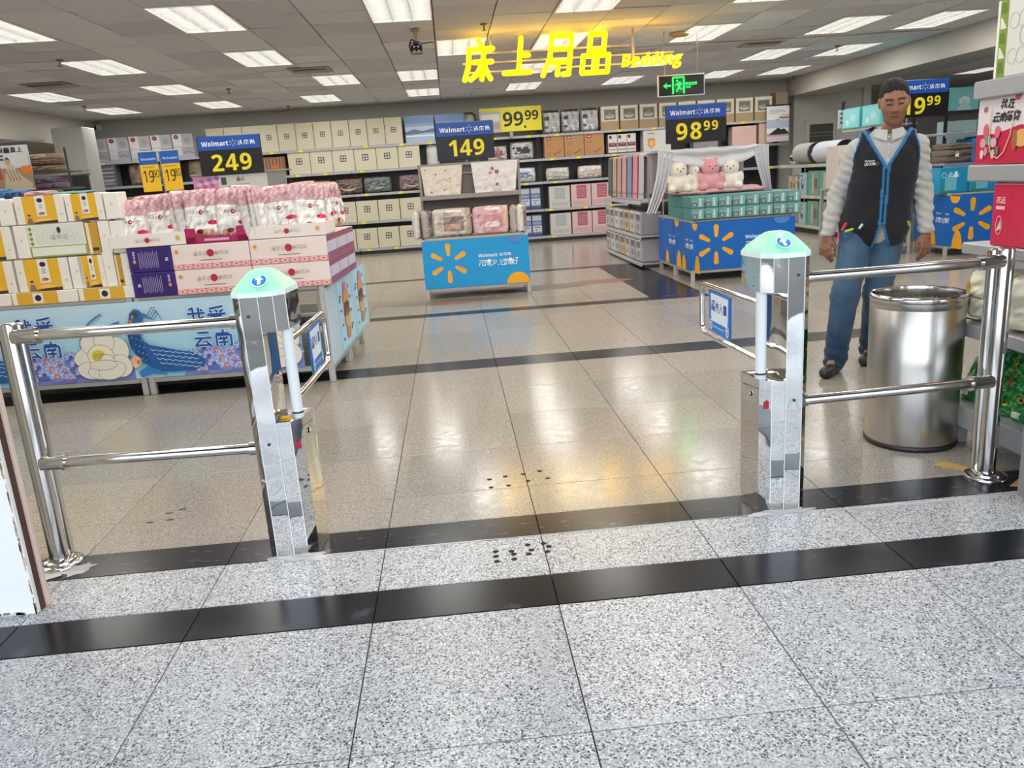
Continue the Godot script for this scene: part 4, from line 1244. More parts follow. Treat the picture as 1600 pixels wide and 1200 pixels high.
func back_shelves():
	mat("shelfmetal", 0.38, 0.2)
	var bp = keep("bp", func(): return MB.new().ink("#3d3c3e").box(V(0, 1.1, -0.46), V(1.25, 2.0, 0.02), 0.002))
	var up = keep("up", func(): return MB.new().ink("#56555a").box(V(0, 1.09, -0.44), V(0.04, 2.18, 0.05), 0.004))
	var sh = keep("sh", func(): return MB.new().ink("#8e8d92").box(V(0, -0.012, -0.23), V(1.252, 0.022, 0.44), 0.003))
	var lip = keep("lip", func(): return MB.new().ink("#b5b4ba").box(V(0, -0.024, -0.002), V(1.254, 0.048, 0.014), 0.004))
	var base = keep("kick", func(): return MB.new().ink("#3a3a3d").box(V(0, 0.045, -0.24), V(1.24, 0.088, 0.4), 0.003))
	var tg = keep("ptag", func(): return MB.new().ink("#e9dc35").box(V(0, -0.024, 0.007), V(0.085, 0.046, 0.004), 0.001))
	for i in 11:
		var x = -6.3 + i * 1.26
		var t = thing("shelf_bay", "grey back wall shelving bay, %s from the left" % nth(i), "shelving", V(x, 0, BZ), 0.0, "back wall shelving bays")
		obj("back_panel", bp, mat("shelfmetal"), t)
		obj("upright", up, mat("shelfmetal"), t, V(-0.61, 0, 0))
		obj("upright", up, mat("shelfmetal"), t, V(0.61, 0, 0))
		obj("kick_plate", base, mat("shelfmetal"), t)
		for k in 5:
			obj("shelf", sh, mat("shelfmetal"), t, V(0, SY[k], 0))
			var lp = obj("price_rail", lip, mat("shelfmetal"), t, V(0, SY[k], 0))
			obj("price_tag", tg, mat("print"), lp, V([-0.45, -0.5, -0.38, -0.42, -0.3][k], 0, 0))
			if (i + k) % 2 == 0: obj("price_tag", tg, mat("print"), lp, V([0.1, 0.22, 0.3, 0.12, 0.4][k], 0, 0))
	var lo = 0.0
	var put = func(nm, key, row, x, w, h, d, hx, pr, label, cat, grp, m = null):
		return carton(nm, key, V(w, h, d), hx, pr, label, cat, V(x, SY[row] + 0.001, BZ - 0.02 - d / 2), 0.0, grp, m)
	var cream = func(b, w, h):
		b.rc(w * .06, h * .02, w * .008, h * .96, "#b9b391")
		for i in 3:
			b.rc(w * (.36 + i * .125), h * .44, w * .035, w * .285, "#3a3552")
			b.rc(w * .36, h * .44 + w * i * .125, w * .285, w * .035, "#3a3552")
	# top row
	for i in 5:
		put.call("bedding_box", "lilac", 4, -6.66 + i * 0.405, 0.385, 0.44, 0.3, "#cfccd4", func(b, w, h):
			b.rc(0, h * .5, w * .45, h * .5, "#e6dfe2"); b.ci(w * .2, h * .87, w * .12, h * .09, "#7d2133", 16); b.rc(w * .14, h * .85, w * .12, h * .04, "#c98b94")
			b.rc(w * .45, h * .5, w * .55, h * .5, "#b9b7bf"); b.ci(w * .72, h * .72, w * .16, h * .14, "#a6a4ae", 14)
			b.rc(0, 0, w, h * .1, "#b4aecb"); b.pg([Vector2(w * .4, h * .12), Vector2(w, h * .1), Vector2(w, h * .45), Vector2(w * .45, h * .45)], "#a8a6b2")
			b.st([Vector2(w * .5, h * .2), Vector2(w * .7, h * .26), Vector2(w * .95, h * .16)], w * .04, "#82808c")
			b.rc(w * .04, h * .3, w * .3, h * .14, "#d3dcdc"), "lilac and white bedding box with round red badge, %s from the left" % nth(i), "bedding box", "lilac bedding boxes")
	for i in 3: put.call("gift_box", "creamT", 4, -4.42 + i * 0.345, 0.335, 0.5, 0.3, "#d3ceb6", cream, "tall cream bedding box behind the 249 sign, %s from the left" % nth(i), "bedding box", "tall cream boxes")
	for i in 8: put.call("gift_box", "creamT", 4, -3.405 + i * 0.345, 0.338, 0.52, 0.3, "#d3ceb6", cream, "tall cream bedding box right of the 249 sign, %s from the left" % nth(i), "bedding box", "tall cream boxes")
	for i in 2: put.call("gift_box", "bluebox", 4, -0.48 + i * 0.6, 0.57, 0.5, 0.3, "#8ea6c8", func(b, w, h):
			b.rc(0, h * .72, w, h * .28, "#7592c0"); b.rc(0, h * .3, w, h * .3, "#b4c4da"); b.rc(0, 0, w, h * .28, "#a7bcd9")
			b.pg([Vector2(0, h * .4), Vector2(w * .3, h * .5), Vector2(w * .6, h * .42), Vector2(w, h * .5), Vector2(w, h * .35), Vector2(0, h * .3)], "#5f7496"); b.rc(0, h * .22, w, h * .05, "#e1e8f0"), "light blue bedding box with lake picture, %s of two" % ["left", "right"][i], "bedding box", "lake picture boxes")
	var rp = thing("bedding_bag", "dark-edged round-topped bedding bag peeping over the 149 sign", "bedding bag", V(0.47, SY[4], -16.7))
	obj("bag", MB.new().ink("#b9bab8").cushion(V(0, 0.25, 0), V(0.34, 0.5, 0.2), 3, 0.02, 6.0, 10), mat("film"), rp)
	obj("zip_edge", MB.new().ink("#39393a").tube([V(-0.16, 0.3, 0.05), V(-0.15, 0.46, 0.05), V(-0.1, 0.5, 0.05), V(0.1, 0.5, 0.05), V(0.15, 0.46, 0.05), V(0.16, 0.3, 0.05)], 0.016, 8), mat("satin"), rp)
	# plastic quilt bags
	var qt = img(64, 64, func(im):
		im.fill(Color("#c3c3c4"))
		for i in 40: ell(im, fmod(i * .37, 1.0), fmod(i * .61, 1.0), .07, .05, ["#d6d6d8", "#b1b1b4", "#e4e4e6", "#a7a5aa"][i % 4])
		rct(im, .12, .3, .25, .16, "#55565a"); rct(im, .12, .68, .2, .12, "#6a6b70"); rct(im, .08, .06, .84, .1, "#59363a"))
	mat("quiltbag", 0.15, 0.0, "#ffffff", {"albedo_texture": qt})
	for i in 3:
		var o = obj("quilt_bag", keep("qb", func(): return MB.new().cushion(V(0, 0.235, 0), V(0.37, 0.47, 0.28), 8, 0.03, 8.0, 14)), mat("quiltbag"), null, V(2.14 + i * 0.385, SY[4], -16.68))
		tag(o, "clear plastic quilt bag with silver bedding beside the 99.99 sign, %s from the left" % nth(i), "quilt bag", "silver quilt bags")
	for i in 9:
		put.call("bedding_bag", "brownbag", 4, 3.3 + i * 0.392, 0.37, 0.46, 0.26, "#a8906f", func(b, w, h):
			b.rc(w * .03, h * .36, w * .94, h * .62, "#cfc9bb"); b.rc(w * .2, h * .42, w * .62, h * .42, "#6f705f")
			b.ci(w * .5, h * .56, w * .26, h * .08, "#b9bcb2", 14); b.pg([Vector2(w * .3, h * .56), Vector2(w * .5, h * .72), Vector2(w * .72, h * .56)], "#8a8c82")
			b.rc(w * .05, h * .9, w * .9, h * .05, "#e4e2dc"); b.rc(0, 0, w * .03, h, "#8d7757"), "beige and white bedding bag with picture window, %s from the left on top shelf" % nth(i), "bedding bag", "beige bedding bags")
	put.call("storage_box", "woodbox", 4, 6.82, 0.24, 0.52, 0.3, "#a08a6f", null, "tall tan cardboard box at the right end of the top shelf", "box", "")
	# second row
	for i in 2:
		var o = obj("blanket_bundle", keep("bb%d" % i, func(): return MB.new().ink("#8b7a66").cushion(V(0, 0.21, 0), V(0.95, 0.43, 0.3), 21 + i, 0.06, 5.0, 14)), mat("cloth"), null, V(-5.75 + i * 1.15, SY[3], -16.72))
		tag(o, "brown wrapped blanket bundle on the second shelf, %s of two at the left" % ["left", "right"][i], "blanket", "brown blanket bundles")
	put.call("quilt_bag", "stripbag", 3, -6.55, 0.3, 0.42, 0.26, "#6d6b74", func(b, w, h):
		for i in 5: b.rc(w * .1, h * (.1 + i * .17), w * .8, h * .05, ["#a5a3ad", "#cfcdd4"][i % 2]); b.ci(w * .5, h * .2, w * .3, h * .08, "#8d8b96", 12), "slim grey striped bedding pack left of the brown bundles", "bedding bag", "")
	put.call("hamper_box", "hamper", 3, -3.37, 0.42, 0.36, 0.3, "#8a6748", func(b, w, h):
		for i in 12: b.rc(w * (.06 + i * .076), h * .06, w * .03, h * .86, ["#b98e63", "#6e4d33"][i % 2])
		b.rc(w * .34, h * .42, w * .34, h * .14, "#d9682e"), "orange-brown striped box beside the 249 sign", "box", "")
	for i in 6: put.call("gift_box", "creamS", 3, -2.885 + i * 0.43, 0.42, 0.42, 0.3, "#d3ceb6", cream, "squarish cream bedding box on the second shelf, %s from the left" % nth(i), "bedding box", "square cream boxes")
	var rl = thing("bedding_roll", "white plastic-wrapped bedding roll beside the 149 sign", "bedding roll", V(-0.27, SY[3], -16.7))
	obj("roll", MB.new().ink("#d3d3d3").lathe([[0.0, 0.0], [0.11, 0.005], [0.13, 0.05], [0.125, 0.2], [0.13, 0.35], [0.11, 0.4], [0.0, 0.405]], 20), mat("film"), rl)
	pillow_pack(V(1.02, SY[3], -16.7), 0.4, 0.3, "#8d5f68", "#d9c3c4", "dusky rose pillow pack on the second shelf", 31)
	pillow_pack(V(1.52, SY[3], -16.7), 0.48, 0.36, "#3a3b42", "#c9cbd0", "black and white pillow pack with rose top", 32)
	for i in 3: put.call("storage_box", "brownc", 3, 2.16 + i * 0.405, 0.395, 0.42, 0.3, "#b98a5e", func(b, w, h):
			b.rc(w * .12, h * .8, w * .24, h * .16, "#a3262c"); b.rc(w * .16, h * .85, w * .16, h * .05, "#e6c9b4")
			for k in 3: b.rc(w * .12, h * (.66 - k * .05), w * (.34 - .06 * k), h * .016, "#8d6540")
			b.ring(w * .22, h * .16, w * .08, h * .08, w * .02, "#7b5330", 14)
			for k in 4: b.ci(w * (.52 + k * .1), h * (.14 + k * .05), w * .045, h * .04, ["#7b5330", "#8f6a3c"][k % 2], 10)
			b.st([Vector2(w * .5, h * .16), Vector2(w * .9, h * .34)], w * .012, "#8d6540"), "brown cardboard box with red badge, %s of three on the second shelf" % nth(i), "box", "brown badge boxes")
	for i in 3: put.call("bedding_box", "maroon", 3, 3.345 + i * 0.19, 0.18, 0.37, 0.28, "#d9d5d3", func(b, w, h):
			b.rc(0, 0, w, h * .06, "#5d3038"); b.rc(w * .05, h * .36, w * .9, h * .2, "#6d3a44"); b.rc(w * .1, h * .78, w * .3, h * .16, "#5a2730"); b.rc(w * .1, h * .18, w * .8, h * .05, "#8d6a70"); b.ci(w * .5, h * .52, w * .3, h * .07, "#9b7278", 12), "slim white and maroon bedding box, %s of three" % nth(i), "bedding box", "maroon boxes")
	put.call("gift_box", "whitebox", 3, 4.25, 0.56, 0.42, 0.3, "#d5d4d2", func(b, w, h):
		b.pg([Vector2(w * .16, h * .6), Vector2(w * .42, h * .6), Vector2(w * .42, h * .26), Vector2(w * .29, h * .12), Vector2(w * .16, h * .26)], "#d99a36")
		b.ci(w * .29, h * .36, w * .08, h * .14, "#e9bd6d", 12)
		b.rc(w * .16, h * .8, w * .24, h * .03, "#6a6866"); b.rc(w * .86, h * .4, w * .06, h * .26, "#3f3d40"), "wide white box with orange crest left of the 98.99 sign", "box", "")
	for i in 2: put.call("gift_box", "pinkwide%d" % i, 3, 6.05 + i * 0.45, [.5, .3][i], [.37, .4][i], 0.28, ["#d8b3ac", "#cbb09f"][i], func(b, w, h): b.ring(w * .6, h * .6, w * .14, h * .16, w * .02, "#c49a93", 16), ["plain pink box right of the 98.99 sign", "tan box half hidden by the mountain poster"][i], "box", "")
	put.call("storage_box", "darkb", 3, 5.25, 0.5, 0.4, 0.28, "#8f8a85", null, "grey box behind the 98.99 sign", "box", "")
	# third row: pillow packs
	for e in [[-2.62, "#8f7f78", "#cdbcb4", "beige"], [-1.98, "#7a6a66", "#c9b3aa", "taupe"], [-1.42, "#7d8685", "#a9b2b0", "grey green"], [-0.72, "#8d7778", "#c4a5a2", "dusky pink"]]:
		pillow_pack(V(e[0], SY[2], -16.68), 0.56, 0.32, e[2], e[1], e[3] + " pillow pack with swooping dark label on the third shelf", 40 + int(e[0] * -10), true)
	pillow_pack(V(1.52, SY[2], -16.68), 0.5, 0.3, "#6f86a6", "#dfe4ea", "blue and white quilt pack on the third shelf", 51)
	pillow_pack(V(2.22, SY[2], -16.68), 0.48, 0.26, "#b9b4ae", "#e1dedb", "crumpled silver pillow pack, left of the pale pink one", 52)
	pillow_pack(V(2.88, SY[2], -16.68), 0.5, 0.26, "#c9b4b0", "#e9dcd9", "pale pink pillow pack at the right of the third shelf", 53)
	# fourth and fifth rows
	for r in 2:
		var rn = ["lowest", "fourth"][r]
		for i in 4: put.call("gift_box", "creamM%d" % r, r, -2.1 + i * 0.435 - 0.06 * (1 - r), 0.42, 0.4, 0.3, "#d0cbb2", cream, "cream bedding box on the %s shelf, %s from the left" % [rn, nth(i)], "bedding box", "cream boxes on the lower shelves")
		for i in 3: put.call("quilt_pack", "bluep", r, 1.3 + i * 0.215, 0.205, 0.43, 0.26, "#5d7196", func(b, w, h):
				b.rc(0, 0, w, h * .12, "#3a4f7d"); b.rc(w * .06, h * .2, w * .88, h * .3, "#c3cad8"); b.rc(w * .1, h * .56, w * .8, h * .12, "#8a9dbd"); b.rc(w * .06, h * .74, w * .88, h * .22, "#b4bcc4"); b.ci(w * .4, h * .3, w * .1, h * .03, "#b23b46", 8); b.rc(w * .2, h * .4, w * .6, h * .03, "#2f4677"), "blue and white quilt pack on the %s shelf, %s from the left" % [rn, nth(i)], "quilt pack", "blue quilt packs")
		put.call("bedding_box", "greyp", r, 2.22, 0.42, 0.43, 0.28, "#c9c3c1", func(b, w, h):
			b.rc(w * .26, h * .42, w * .5, h * .5, "#a3aaac"); b.rc(w * .1, h * .1, w * .8, h * .16, "#bdb4b4"); for i in 4: b.rc(w * .3, h * (.5 + i * .1), w * .42, h * .03, "#b9c0c0"), "white and grey bedding box on the %s shelf" % rn, "bedding box", "")
		for i in 2: put.call("bedding_box", "pinkp", r, 2.66 + i * 0.42, 0.405, 0.44, 0.28, "#d4b6b6", func(b, w, h):
				b.rc(w * .28, h * .36, w * .5, h * .6, "#a8606e"); b.rc(w * .08, h * .06, w * .84, h * .2, "#c9a7aa"); for k in 4: b.rc(w * .32, h * (.46 + k * .11), w * .42, h * .035, "#c98a95"), "pink bedding box on the %s shelf, %s of two" % [rn, ["left", "right"][i]], "bedding box", "pink bedding boxes")
	# signs standing in front of the shelves
	var t = thing("price_sign", "yellow price sign reading 99.99 on the top back shelf", "price sign", V(1.31, 2.19, -16.4))
	obj("board", MB.new().ink("#ded42c").box(V(0.0, 0.23, 0), V(1.22, 0.46, 0.016), 0.003), mat("print"), t)
	obj("clip", MB.new().ink("#9a9a96").box(V(0, -0.05, -0.05), V(0.06, 0.14, 0.12), 0.004), mat("satin"), t)
	var b = MB.new()
	b.T.origin = V(-0.61, 0, 0.0085)
	b.rc(0, 0, 0.42, 0.4, "#b9b4ac")
	b.rc(0.03, 0.22, 0.36, 0.12, "#d8d3cb"); b.rc(0.03, 0.06, 0.36, 0.12, "#a59b92")
	var x = b.tx("99", 0.46, 0.1, 0.27, "#141410", 0, true, 1.05)
	x = 0.46 + x + 0.04
	b.ci(x - 0.005, 0.075, 0.024, 0.024, "#141410")
	b.tx("99", x, 0.2, 0.18, "#141410", 0, true, 1.05)
	obj("lettering", b, mat("print"), t)
	# poster hanging at the right end
	t = thing("poster", "hanging poster of a dark mountain ridge with clouds and a red top bar", "poster", V(6.68, 1.67, -16.38))
	obj("sheet", MB.new().ink("#d9d9dc").box(V(0, 0.34, 0), V(0.46, 0.68, 0.006), 0.001), mat("print"), t)
	b = MB.new()
	b.T.origin = V(-0.23, 0, 0.0036)
	b.rc(0, 0.26, 0.46, 0.16, "#aab3c4"); b.rc(0, 0, 0.46, 0.13, "#c9bcc0"); b.rc(0, 0.1, 0.46, 0.06, "#b39a9c")
	b.pg([Vector2(0.06, 0.15), Vector2(0.24, 0.27), Vector2(0.3, 0.23), Vector2(0.36, 0.25), Vector2(0.46, 0.16), Vector2(0.46, 0.14), Vector2(0.06, 0.13)], "#2e2a30")
	b.ci(0.36, 0.48, 0.1, 0.05, "#d9b8b0", 16); b.rc(0.26, 0.44, 0.2, 0.03, "#7a5f5c")
	for i in 3: b.rc(0.04, 0.6 - i * 0.03, [0.3, 0.36, 0.2][i], 0.012, "#8a8f98")
	obj("printed_sheet", b, mat("print"), t)
	obj("hook", MB.new().ink("#55534f").box(V(0.0, 0.42, -0.06), V(0.03, 0.02, 0.14), 0.003), mat("satin"), t)
	obj("hanger_bar", MB.new().ink("#3a2a2a").rod(V(-0.24, 0.7, 0), V(0.24, 0.7, 0), 0.014, 10).box(V(0.25, 0.7, 0), V(0.05, 0.07, 0.04), 0.005), mat("satin"), t)
	for e in [["S", -0.5, 1.25, "size card with S beside the dusky pink pillow pack"], ["C", 4.02, 1.35, "size card with C beside the hanging towels"]]:
		t = thing("size_card", "small white " + e[3], "card", V(e[1], e[2], -16.42))
		obj("card", MB.new().ink("#dcdcda").box(V(0, 0.14, 0), V(0.12, 0.3, 0.005), 0.001), mat("print"), t)
		b = MB.new()
		b.T.origin = V(-0.06, 0, 0.003)
		obj("clip", MB.new().ink("#9a9a96").box(V(0, 0.28, -0.045), V(0.03, 0.03, 0.09), 0.003), mat("satin"), t)
		b.tx(e[0], 0.06, 0.18, 0.075, "#2b2b2d", 1)
		b.rc(0.03, 0.08, 0.06, 0.02, "#77777a"); b.rc(0.04, 0.03, 0.04, 0.02, "#a06a6a")
		obj("lettering", b, mat("print"), t)

func pillow_pack(at, w, h, hx, hx2, label, seed_, swoop := false, turn := 0.0, d := 0.3):
	var t = thing("pillow_pack", label, "pillow pack", at, turn)
	obj("pillow", MB.new().ink(hx2).cushion(V(0, h / 2, 0), V(w, h, d), seed_, 0.05, 4.0, 14), mat("film"), t)
	var b = MB.new().ink(hx)
	var f = func(u, v2):
		var a = u * 2 - 1
		var z = d * 0.52 * sqrt(maxf(0.0, 1 - pow(absf(a * 0.9), 4))) * 0.93
		var y = (h * (0.52 - 0.3 * (1 - a * a)) + v2 * h * 0.1 * (1 - a * a)) if swoop else h * (0.34 + v2 * 0.34)
		return V(a * w * (0.36 if swoop else 0.4), y, z + 0.015)
	b.grid(10, 2, f)
	obj("label_band", b.ink(hx), mat("print"), t)
	return t

func bed_stand_print(sun_only := false):
	return func(b, w, h):
		b.spark(w * 0.24, h * 0.52, h * 0.42, "#f0a91c", 0.36, 0.26)
		b.tx("Walmart", w * 0.52, h * 0.6, h * 0.075, "#e6eef6")
		b.spark(w * 0.685, h * 0.625, h * 0.05, "#c9b8d8", 0.3, 0.2)
		b.hz("沃尔玛", w * 0.72, h * 0.6, h * 0.065, h * 0.012, "#e6eef6", 1.35)
		b.hz("花得少", w * 0.52, h * 0.41, h * 0.13, h * 0.0145, "#f2f6fa", 0.95, 0.1)
		b.ci(w * 0.703, h * 0.42, h * 0.012, h * 0.012, "#f2f6fa", 8)
		b.hz("过得好", w * 0.72, h * 0.41, h * 0.13, h * 0.0145, "#f2f6fa", 0.95, 0.1)
		b.ci(w * 0.885, 0.0, w * 0.11, h * 0.24, "#f0a91c", 20, 0.0, PI)
		b.ci(w * 0.87, h, w * 0.08, h * 0.14, "#4c86c8", 20, PI, TAU)

func side_print():
	return func(b, w, h):
		b.ci(w * 0.72, h, w * 0.14, h * 0.14, "#f0a91c", 16, PI, TAU)
		b.tx("Walmart", w * 0.2, h * 0.62, h * 0.04, "#dfe8f2")
		b.hz("沃尔玛", w * 0.48, h * 0.62, h * 0.036, h * 0.007, "#dfe8f2", 1.3)
		b.hz("花得少过得好", w * 0.2, h * 0.46, h * 0.1, h * 0.012, "#eef3f8", 0.92, 0.1)
		b.ci(w * 0.12, 0.0, w * 0.12, h * 0.3, "#f0a91c", 18, 0.0, PI)
		b.ci(w * 0.86, 0.0, w * 0.14, h * 0.36, "#f0a91c", 18, 0.0, PI)

func pack_tex(seed_, bg, cols):
	return img(64, 72, func(im):
		var r = RandomNumberGenerator.new()
		r.seed = seed_
		im.fill(Color(bg))
		for i in 26: ell(im, r.randf(), r.randf(), .04 + .07 * r.randf(), .03 + .04 * r.randf(), cols[i % cols.size()])
		rct(im, 0, 0, .14, 1, cols[0]); rct(im, .86, 0, .14, 1, cols[1 % cols.size()])
		rct(im, .3, .3, .5, .5, cols[2 % cols.size()]); rct(im, .34, .55, .4, .2, cols[3 % cols.size()]); rct(im, .36, .08, .4, .08, "#efeae4"))

func hung_sheet(at, w, h, hx, label, seed_, prints):
	var t = thing("bed_sheet", label, "bed sheet", at)
	var nz = FastNoiseLite.new()
	nz.seed = seed_
	nz.frequency = 1.0
	var f = func(u, v2):
		var y = v2 * h
		var x = (u - 0.5) * w * (0.86 + 0.16 * v2) - (1.0 - v2) * 0.01
		return V(x, y, 0.012 + 0.022 * nz.get_noise_2d(u * 3.0, v2 * 3.0 + seed_) * (1.2 - v2) + 0.014 * sin(u * 9.0) * (1.0 - v2))
	var cf = func(u, v2): return MB.L(hx).lerp(MB.L("#d3cbc2"), clampf(0.5 + nz.get_noise_2d(u * 2, v2 * 2), 0, 1) * 0.25)
	var g = MB.new().grid(16, 16, f, cf)
	var f2 = func(u, v2): return f.call(u, v2) - V(0, 0, 0.005)
	g.grid(16, 16, f2, cf, true)
	obj("cloth", g, mat("cloth"), t)
	var b = MB.new()
	for p in prints:
		b.T.origin = f.call(p[0], p[1]) + V(0, 0, 0.006)
		b.ink(p[3])
		for k in 5: b.ci(cos(k * TAU / 5) * p[2] * 0.55, sin(k * TAU / 5) * p[2] * 0.55, p[2] * 0.5, p[2] * 0.4, p[3], 8)
	obj("printed_flowers", b, mat("print"), t)

func stand_149():
	var t = promo_bin("bright blue display bin with yellow spark, bed sheets hung over it, in mid-aisle", V(0.25, 0, -9.4), 0.0, 1.24, 0.7, 0.55, bed_stand_print(), null, "#1398d6")
	# raised back frame
	var fr = MB.new().ink("#8f8a85")
	for x in [-0.58, 0.58]: fr.box(V(x, 0.7 + 0.41, -0.3), V(0.03, 0.84, 0.03), 0.003)
	fr.box(V(0.0, 1.525, -0.3), V(1.2, 0.03, 0.04), 0.004)
	fr.box(V(0.0, 1.16, -0.22), V(1.16, 0.05, 0.16), 0.004)
	fr.box(V(0.0, 1.42, -0.31), V(1.16, 0.02, 0.02), 0.003)
	obj("rack", fr, mat("satin"), t)
	obj("rack_panel", MB.new().ink("#716a66").box(V(0, 1.25, -0.325), V(1.16, 0.52, 0.01), 0.002), mat("matte"), t)
	hung_sheet(V(-0.07, 1.15, -9.69), 0.48, 0.365, "#e4d8c9", "cream bed sheet with small scattered sprigs hung left on the rack", 3, [[.35, .75, .012, "#8a7466"], [.6, .85, .01, "#7b6a60"], [.2, .2, .012, "#7e7a74"], [.55, .25, .014, "#a9a56a"], [.7, .6, .01, "#a08c7c"], [.1, .9, .01, "#8a7a70"]])
	hung_sheet(V(0.55, 1.13, -9.69), 0.54, 0.4, "#e9e3df", "white bed sheet with red flowers hung right on the rack", 6, [[.45, .8, .022, "#b4606e"], [.55, .7, .026, "#a94f60"], [.4, .68, .018, "#c47a84"], [.55, .35, .02, "#a0506a"], [.3, .5, .008, "#b98a90"], [.75, .55, .008, "#b0a09a"], [.62, .3, .008, "#a06a74"]])
	price_sign(V(0.23, 1.57, -9.68), 0.67, 0.42, "149", "", "black and blue price sign reading 149 above the hung sheets", 1.5)
	var pats = [["#cbbdb0", ["#d9cfc4", "#b9a796", "#8d8179", "#c49a86"]], ["#d9a9ab", ["#e9b8bb", "#e6c4a2", "#cf8f96", "#e3d3cf"]], ["#8d8580", ["#b9aea6", "#5d5752", "#a59b92", "#cfc8c2"]], ["#c4b5a9", ["#e2d8cf", "#a3917f", "#7f6e60", "#b08a78"]]]
	var i = 0
	for p in pats:
		mat("pack%d" % i, 0.14, 0.0, "#ffffff", {"albedo_texture": pack_tex(i + 3, p[0], p[1])})
		i += 1
	for e in [[0.0, 0.46, 0, 0.0, "beige patterned bedding pack facing front, left of the pink one"], [0.455, 0.43, 1, 0.0, "pink floral bedding pack facing front on the bright blue bin"], [-0.375, 0.1, 3, 1.3, "cream bedding pack standing edgeways at the left end"], [-0.28, 0.1, 2, 1.35, "brown bedding pack edgeways, second from the left end"], [0.74, 0.1, 2, 1.4, "grey bedding pack edgeways right of the pink pack"], [0.82, 0.1, 3, 1.35, "tan bedding pack edgeways at the right end"]]:
		var edge = e[3] > 0.5
		var o = obj("bedding_pack", MB.new().cushion(V(0, 0.165, 0), V(0.4 if edge else e[1], 0.33, 0.085), 5 + int(e[0] * 20), 0.012, 10.0, 14), mat("pack%d" % e[2]), null, V(e[0], 0.705, -9.6 if edge else -9.5))
		o.rotation.y = e[3]
		tag(o, e[4], "bedding pack", "bedding packs on the bright blue bin")

